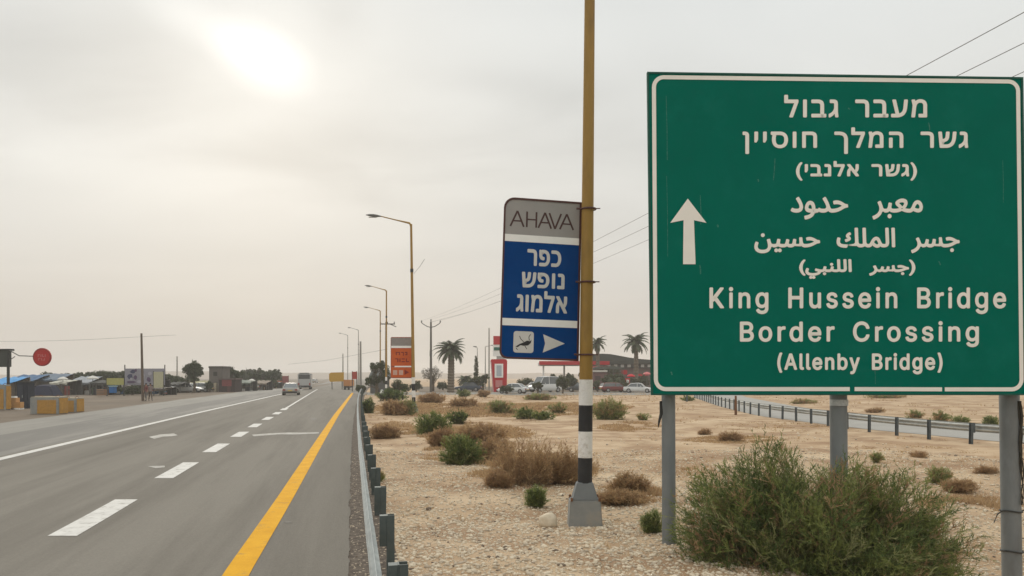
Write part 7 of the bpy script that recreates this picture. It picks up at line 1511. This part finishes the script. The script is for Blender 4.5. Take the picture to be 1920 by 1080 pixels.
b = MB(); px_box(b, 1012, 1142, 679, 685, 150, 10, dy=.3); b.build('roof', flat('canopy_white', (.45, .44, .42), .7), t, world=True)
b = MB(); px_box(b, 1011, 1143, 677, 684, 150, .28); b.build('fascia', RED, t, world=True)
rs_ = random.Random(2)
for x in (1019, 1058, 1097, 1134):
    b = MB(); px_box(b, x - 1.6, x + 1.6, 684.5, 735, 151.5, .35); b.build('column', PANW if x % 2 else flat('column_grey', (.3, .29, .27), .8), t, world=True)
for x in (1035, 1078, 1115):
    b = MB(); px_box(b, x - 4, x + 4, 714, 733, 153, .7); b.build('pump', RED, t, world=True, bevel=.05)
b = MB(); px_box(b, 1110, 1142, 686.5, 691, 149.7, .25); b.build('lower_fascia', flat('fascia_pale_red', (.45, .10, .10), .6), t, world=True)
t = thing('station_shop', (P(1170, 0, 165).x, 165, 0), 'long low shop with a dark vaulted roof behind the palms', 'shop')
b = MB(); px_box(b, 1098, 1290, 690, 733, 165, 8); b.build('wall', flat('shop_wall', (.17, .12, .11), .8), t, world=True)
pr = [(1096, 676), (1104, 669), (1114, 664.5), (1128, 663), (1145, 664), (1162, 667), (1180, 670.5), (1200, 673), (1225, 675), (1260, 677), (1292, 679)]
b = MB(); b.prism([P(x, y, 164) for x, y in pr] + [P(1292, 682, 164), P(1096, 682, 164)], (0, 10, 0)); b.build('roof', flat('shop_roof_dark', (.050, .055, .048), .9), t, world=True)
b = MB(); px_box(b, 1098, 1290, 682, 690.5, 164.5, .4); b.build('lattice_band', flat('band_dark', (.075, .07, .065), .8), t, world=True)
for k in range(15):
    b = MB(); x = 1101 + k * 12.6; px_box(b, x, x + 6, 683.5, 688.5, 164.3, .15); b.build('panel', flat('lattice_pale', (.42, .40, .37), .8), t, world=True)
for k in range(8):
    b = MB(); x = 1104 + k * 23; px_box(b, x, x + 13, 704, 720, 164.9, .06); b.build('window', GLASS, t, world=True)
for k, (x0, x1, y0, y1) in enumerate(((1102, 1112, 693, 698), (1138, 1158, 695, 700), (1166, 1176, 694, 702), (1194, 1216, 701, 705), (1203, 1211, 707, 716))):
    b = MB(); px_box(b, x0, x1, y0, y1, 164.6, .06); b.build('red_sign', RED, t, world=True)
for x, Yv, rz, p_, lb, st in ((1088, 125, 80, flat('paint_dark_grey', (.06, .065, .07), .35), 'dark grey car under the canopy left of the mustard post', 'sedan'), (1152, 121, -75, flat('paint_maroon', (.16, .03, .03), .35), 'dark red car in front of the leafy tree by the shop', 'estate'), (1000, 134, 95, CS, 'silver car behind the totem and the white cars', 'sedan'), (878, 130, 85, flat('paint_dark_blue', (.05, .07, .10), .35), 'dark blue car by the short young palm', 'sedan')):
    q = P(x, 0, Yv); vehicle((q.x, Yv, .03), R(rz), lb, 'car', p_, style=st)
t = thing('shade_sail', (P(1128, 0, 146).x, 146, 0), 'grey green shade roof on posts in front of the vaulted shop', 'shade roof')
b = MB(); b.prism([P(1112, 690, 146), P(1122, 687, 146), P(1150, 686.5, 146), P(1170, 689, 146), P(1170, 691.5, 146), P(1112, 692.5, 146)], (0, 5, 0)); b.build('roof', flat('shade_net', (.09, .10, .085), .9), t, world=True)
for x in (1114, 1132, 1150, 1168):
    b = MB(); b.tube([(P(x, 0, 146.2).x, 146.2, 0), P(x, 691, 146.2)], .08, 6); b.build('post', LAMPG, t, world=True)
t = thing('red_kiosk', (P(1125, 0, 140).x, 140, 0), 'dark reddish kiosk right behind the mustard post', 'kiosk')
b = MB(); px_box(b, 1112, 1137, 697, 733, 140, 2.5); b.build('wall', flat('kiosk_maroon', (.16, .085, .085), .8, .2), t, world=True)
b = MB(); px_box(b, 1110, 1139, 694, 697.5, 139.7, 3.2); b.build('roof', WH, t, world=True)
b = MB(); px_box(b, 1116, 1126, 705, 733, 139.9, .06); b.build('door', flat('kiosk_door', (.07, .05, .05), .8), t, world=True)
t = thing('red_stand', (P(1177, 0, 131).x, 131, 0), 'narrow red stand under the flat red parasol', 'stand')
b = MB(); px_box(b, 1173, 1181, 709, 733, 131, .5); b.build('body', RED, t, world=True)
b = MB(); px_box(b, 1174.5, 1179.5, 712, 719, 130.9, .05); b.build('panel', PANW, t, world=True)

# ------------------------------------------------------------------ people by the brown pole
def person(loc, rz, pose, cols, label):
    t = thing('person', loc, label, 'person', None, rz)
    J = {'pelvis': (0, 0, .93), 'waist': (0, 0, 1.08), 'chest': (0, -.01, 1.30), 'neck': (0, 0, 1.47), 'head': (0, .02, 1.60), 'top': (0, .02, 1.72),
         'sl': (-.18, 0, 1.42), 'sr': (.18, 0, 1.42), 'hl': (-.09, 0, .90), 'hr': (.09, 0, .90)}
    J['el'] = (-.26, .0, 1.16); J['er'] = (.26, .0, 1.16); J['wl'], J['wr'] = ((-.27, .10, .93), (.27, .08, .93)) if pose == 0 else ((-.16, .26, 1.15), (.25, .12, .95))
    J['fl'], J['fr'] = (-.27, .13, .83), (.27, .11, .83)
    if pose: J['fl'] = (-.10, .33, 1.2)
    st = .10 if pose == 0 else .16
    J['kl'] = (-.10, .04 + st * .4, .50); J['al'] = (-.11, st * .8, .09); J['tl'] = (-.12, st * .8 + .17, .04)
    J['kr'] = (.10, .02, .50); J['ar'] = (.11, -st, .09); J['tr'] = (.12, -st + .17, .04)
    rad = dict(pelvis=.15, waist=.13, chest=.155, neck=.06, head=.095, top=.07, sl=.075, sr=.075, hl=.10, hr=.10, el=.045, er=.045, wl=.03, wr=.03, fl=.035, fr=.035, kl=.062, kr=.062, al=.042, ar=.042, tl=.035, tr=.035)
    E = [('pelvis', 'waist'), ('waist', 'chest'), ('chest', 'neck'), ('neck', 'head'), ('head', 'top'), ('chest', 'sl'), ('chest', 'sr'), ('sl', 'el'), ('el', 'wl'), ('wl', 'fl'), ('sr', 'er'), ('er', 'wr'), ('wr', 'fr'), ('pelvis', 'hl'), ('pelvis', 'hr'), ('hl', 'kl'), ('kl', 'al'), ('al', 'tl'), ('hr', 'kr'), ('kr', 'ar'), ('ar', 'tr')]
    ks = list(J); me = bpy.data.meshes.new('body'); me.from_pydata([J[k] for k in ks], [(ks.index(a), ks.index(b_)) for a, b_ in E], [])
    o = bpy.data.objects.new('body', me); link(o)
    mo = o.modifiers.new('s', 'SKIN'); mo.use_smooth_shade = True
    for i, k in enumerate(ks): me.skin_vertices[0].data[i].radius = (rad[k], rad[k] * (.75 if k in ('chest', 'waist', 'pelvis') else 1)); me.skin_vertices[0].data[i].use_root = (k == 'pelvis')
    o.modifiers.new('u', 'SUBSURF').levels = 2
    bpy.context.view_layer.update()
    m2 = bpy.data.meshes.new_from_object(o.evaluated_get(bpy.context.evaluated_depsgraph_get())); o.modifiers.clear(); o.data = m2
    m2.materials.clear()
    for c_ in cols: m2.materials.append(c_)       # skin, top, trousers, shoes
    for p in m2.polygons:
        c_ = p.center
        arm = abs(c_.x) > .2 and c_.z < 1.4
        if c_.z > 1.46: p.material_index = 0
        elif c_.z > .94 and not (arm and c_.z < 1.12): p.material_index = 1
        elif arm or (c_.y > .16 and c_.z > .7): p.material_index = 0
        elif c_.z > .10: p.material_index = 2
        else: p.material_index = 3
    o.parent = t; o.name = 'body'
    bm = bmesh.new(); bmesh.ops.create_icosphere(bm, subdivisions=2, radius=1)
    for v in bm.verts: v.co = Vector((v.co.x * .098, v.co.y * .108 + .008, max(v.co.z, -.15) * .105 + 1.655))
    hm = bpy.data.meshes.new('hair'); bm.to_mesh(hm); bm.free(); hm.materials.append(flat('hair_dark', (.02, .016, .012), .8)); link(bpy.data.objects.new('hair', hm), t)
SKIN = flat('skin_tan', (.26, .15, .095), .6)
q = G(272, 755)
person((P(274, 0, 78).x, 78, 0), R(150), 0, (SKIN, flat('shirt_maroon', (.16, .06, .06), .9), flat('trousers_grey', (.13, .12, .11), .9), DARKM), 'person in a dark red top standing just right of the brown pole')
person((P(282, 0, 79).x, 79, 0), R(-140), 1, (SKIN, flat('shirt_grey_pink', (.24, .19, .18), .9), flat('trousers_brown', (.11, .085, .07), .9), DARKM), 'person in a greyish pink top, farther from the brown pole')

# ------------------------------------------------------------------ far hills and haze
def hills(y, x0, x1, hmax, seed, label):
    n = 70; vs = []; fs = []
    for i in range(n + 1):
        x = x0 + (x1 - x0) * i / n
        h = hmax * (.45 + .55 * noise.noise((x * .004, seed, 0)) + .15 * noise.noise((x * .02, seed, 3)))
        h = max(h, 1)
        vs += [(x, y - 60, 0), (x, y, h * .7), (x, y + 60, h), (x, y + 160, 0)]
    for i in range(n):
        for j in range(3): fs.append((i * 4 + j, i * 4 + 4 + j, i * 4 + 5 + j, i * 4 + 1 + j))
    o = MB().add(vs, fs).build('hills', flat('hill_earth', (.24, .19, .145), .95, .15, ), smooth=True)
    tag(o, label, kind='structure')
hills(900, -1100, 700, 15, 2.2, 'low hazy hills on the horizon')
bm = MB(); bm.box((0, 560, 12.4), (2600, 2000, 28.2))
hz = bm.build('haze', bpy.data.materials.new('haze_air'))
tag(hz, 'pale dusty haze in the air over the whole desert', 'haze', kind='stuff')
m = hz.data.materials[0]; m.use_nodes = True; t_ = m.node_tree
for n_ in list(t_.nodes): t_.nodes.remove(n_)
pv = t_.nodes.new('ShaderNodeVolumePrincipled'); pv.inputs['Color'].default_value = (.93, .90, .86, 1); pv.inputs['Density'].default_value = .00065
pv.inputs['Anisotropy'].default_value = .3
ot = t_.nodes.new('ShaderNodeOutputMaterial'); t_.links.new(pv.outputs[0], ot.inputs['Volume'])
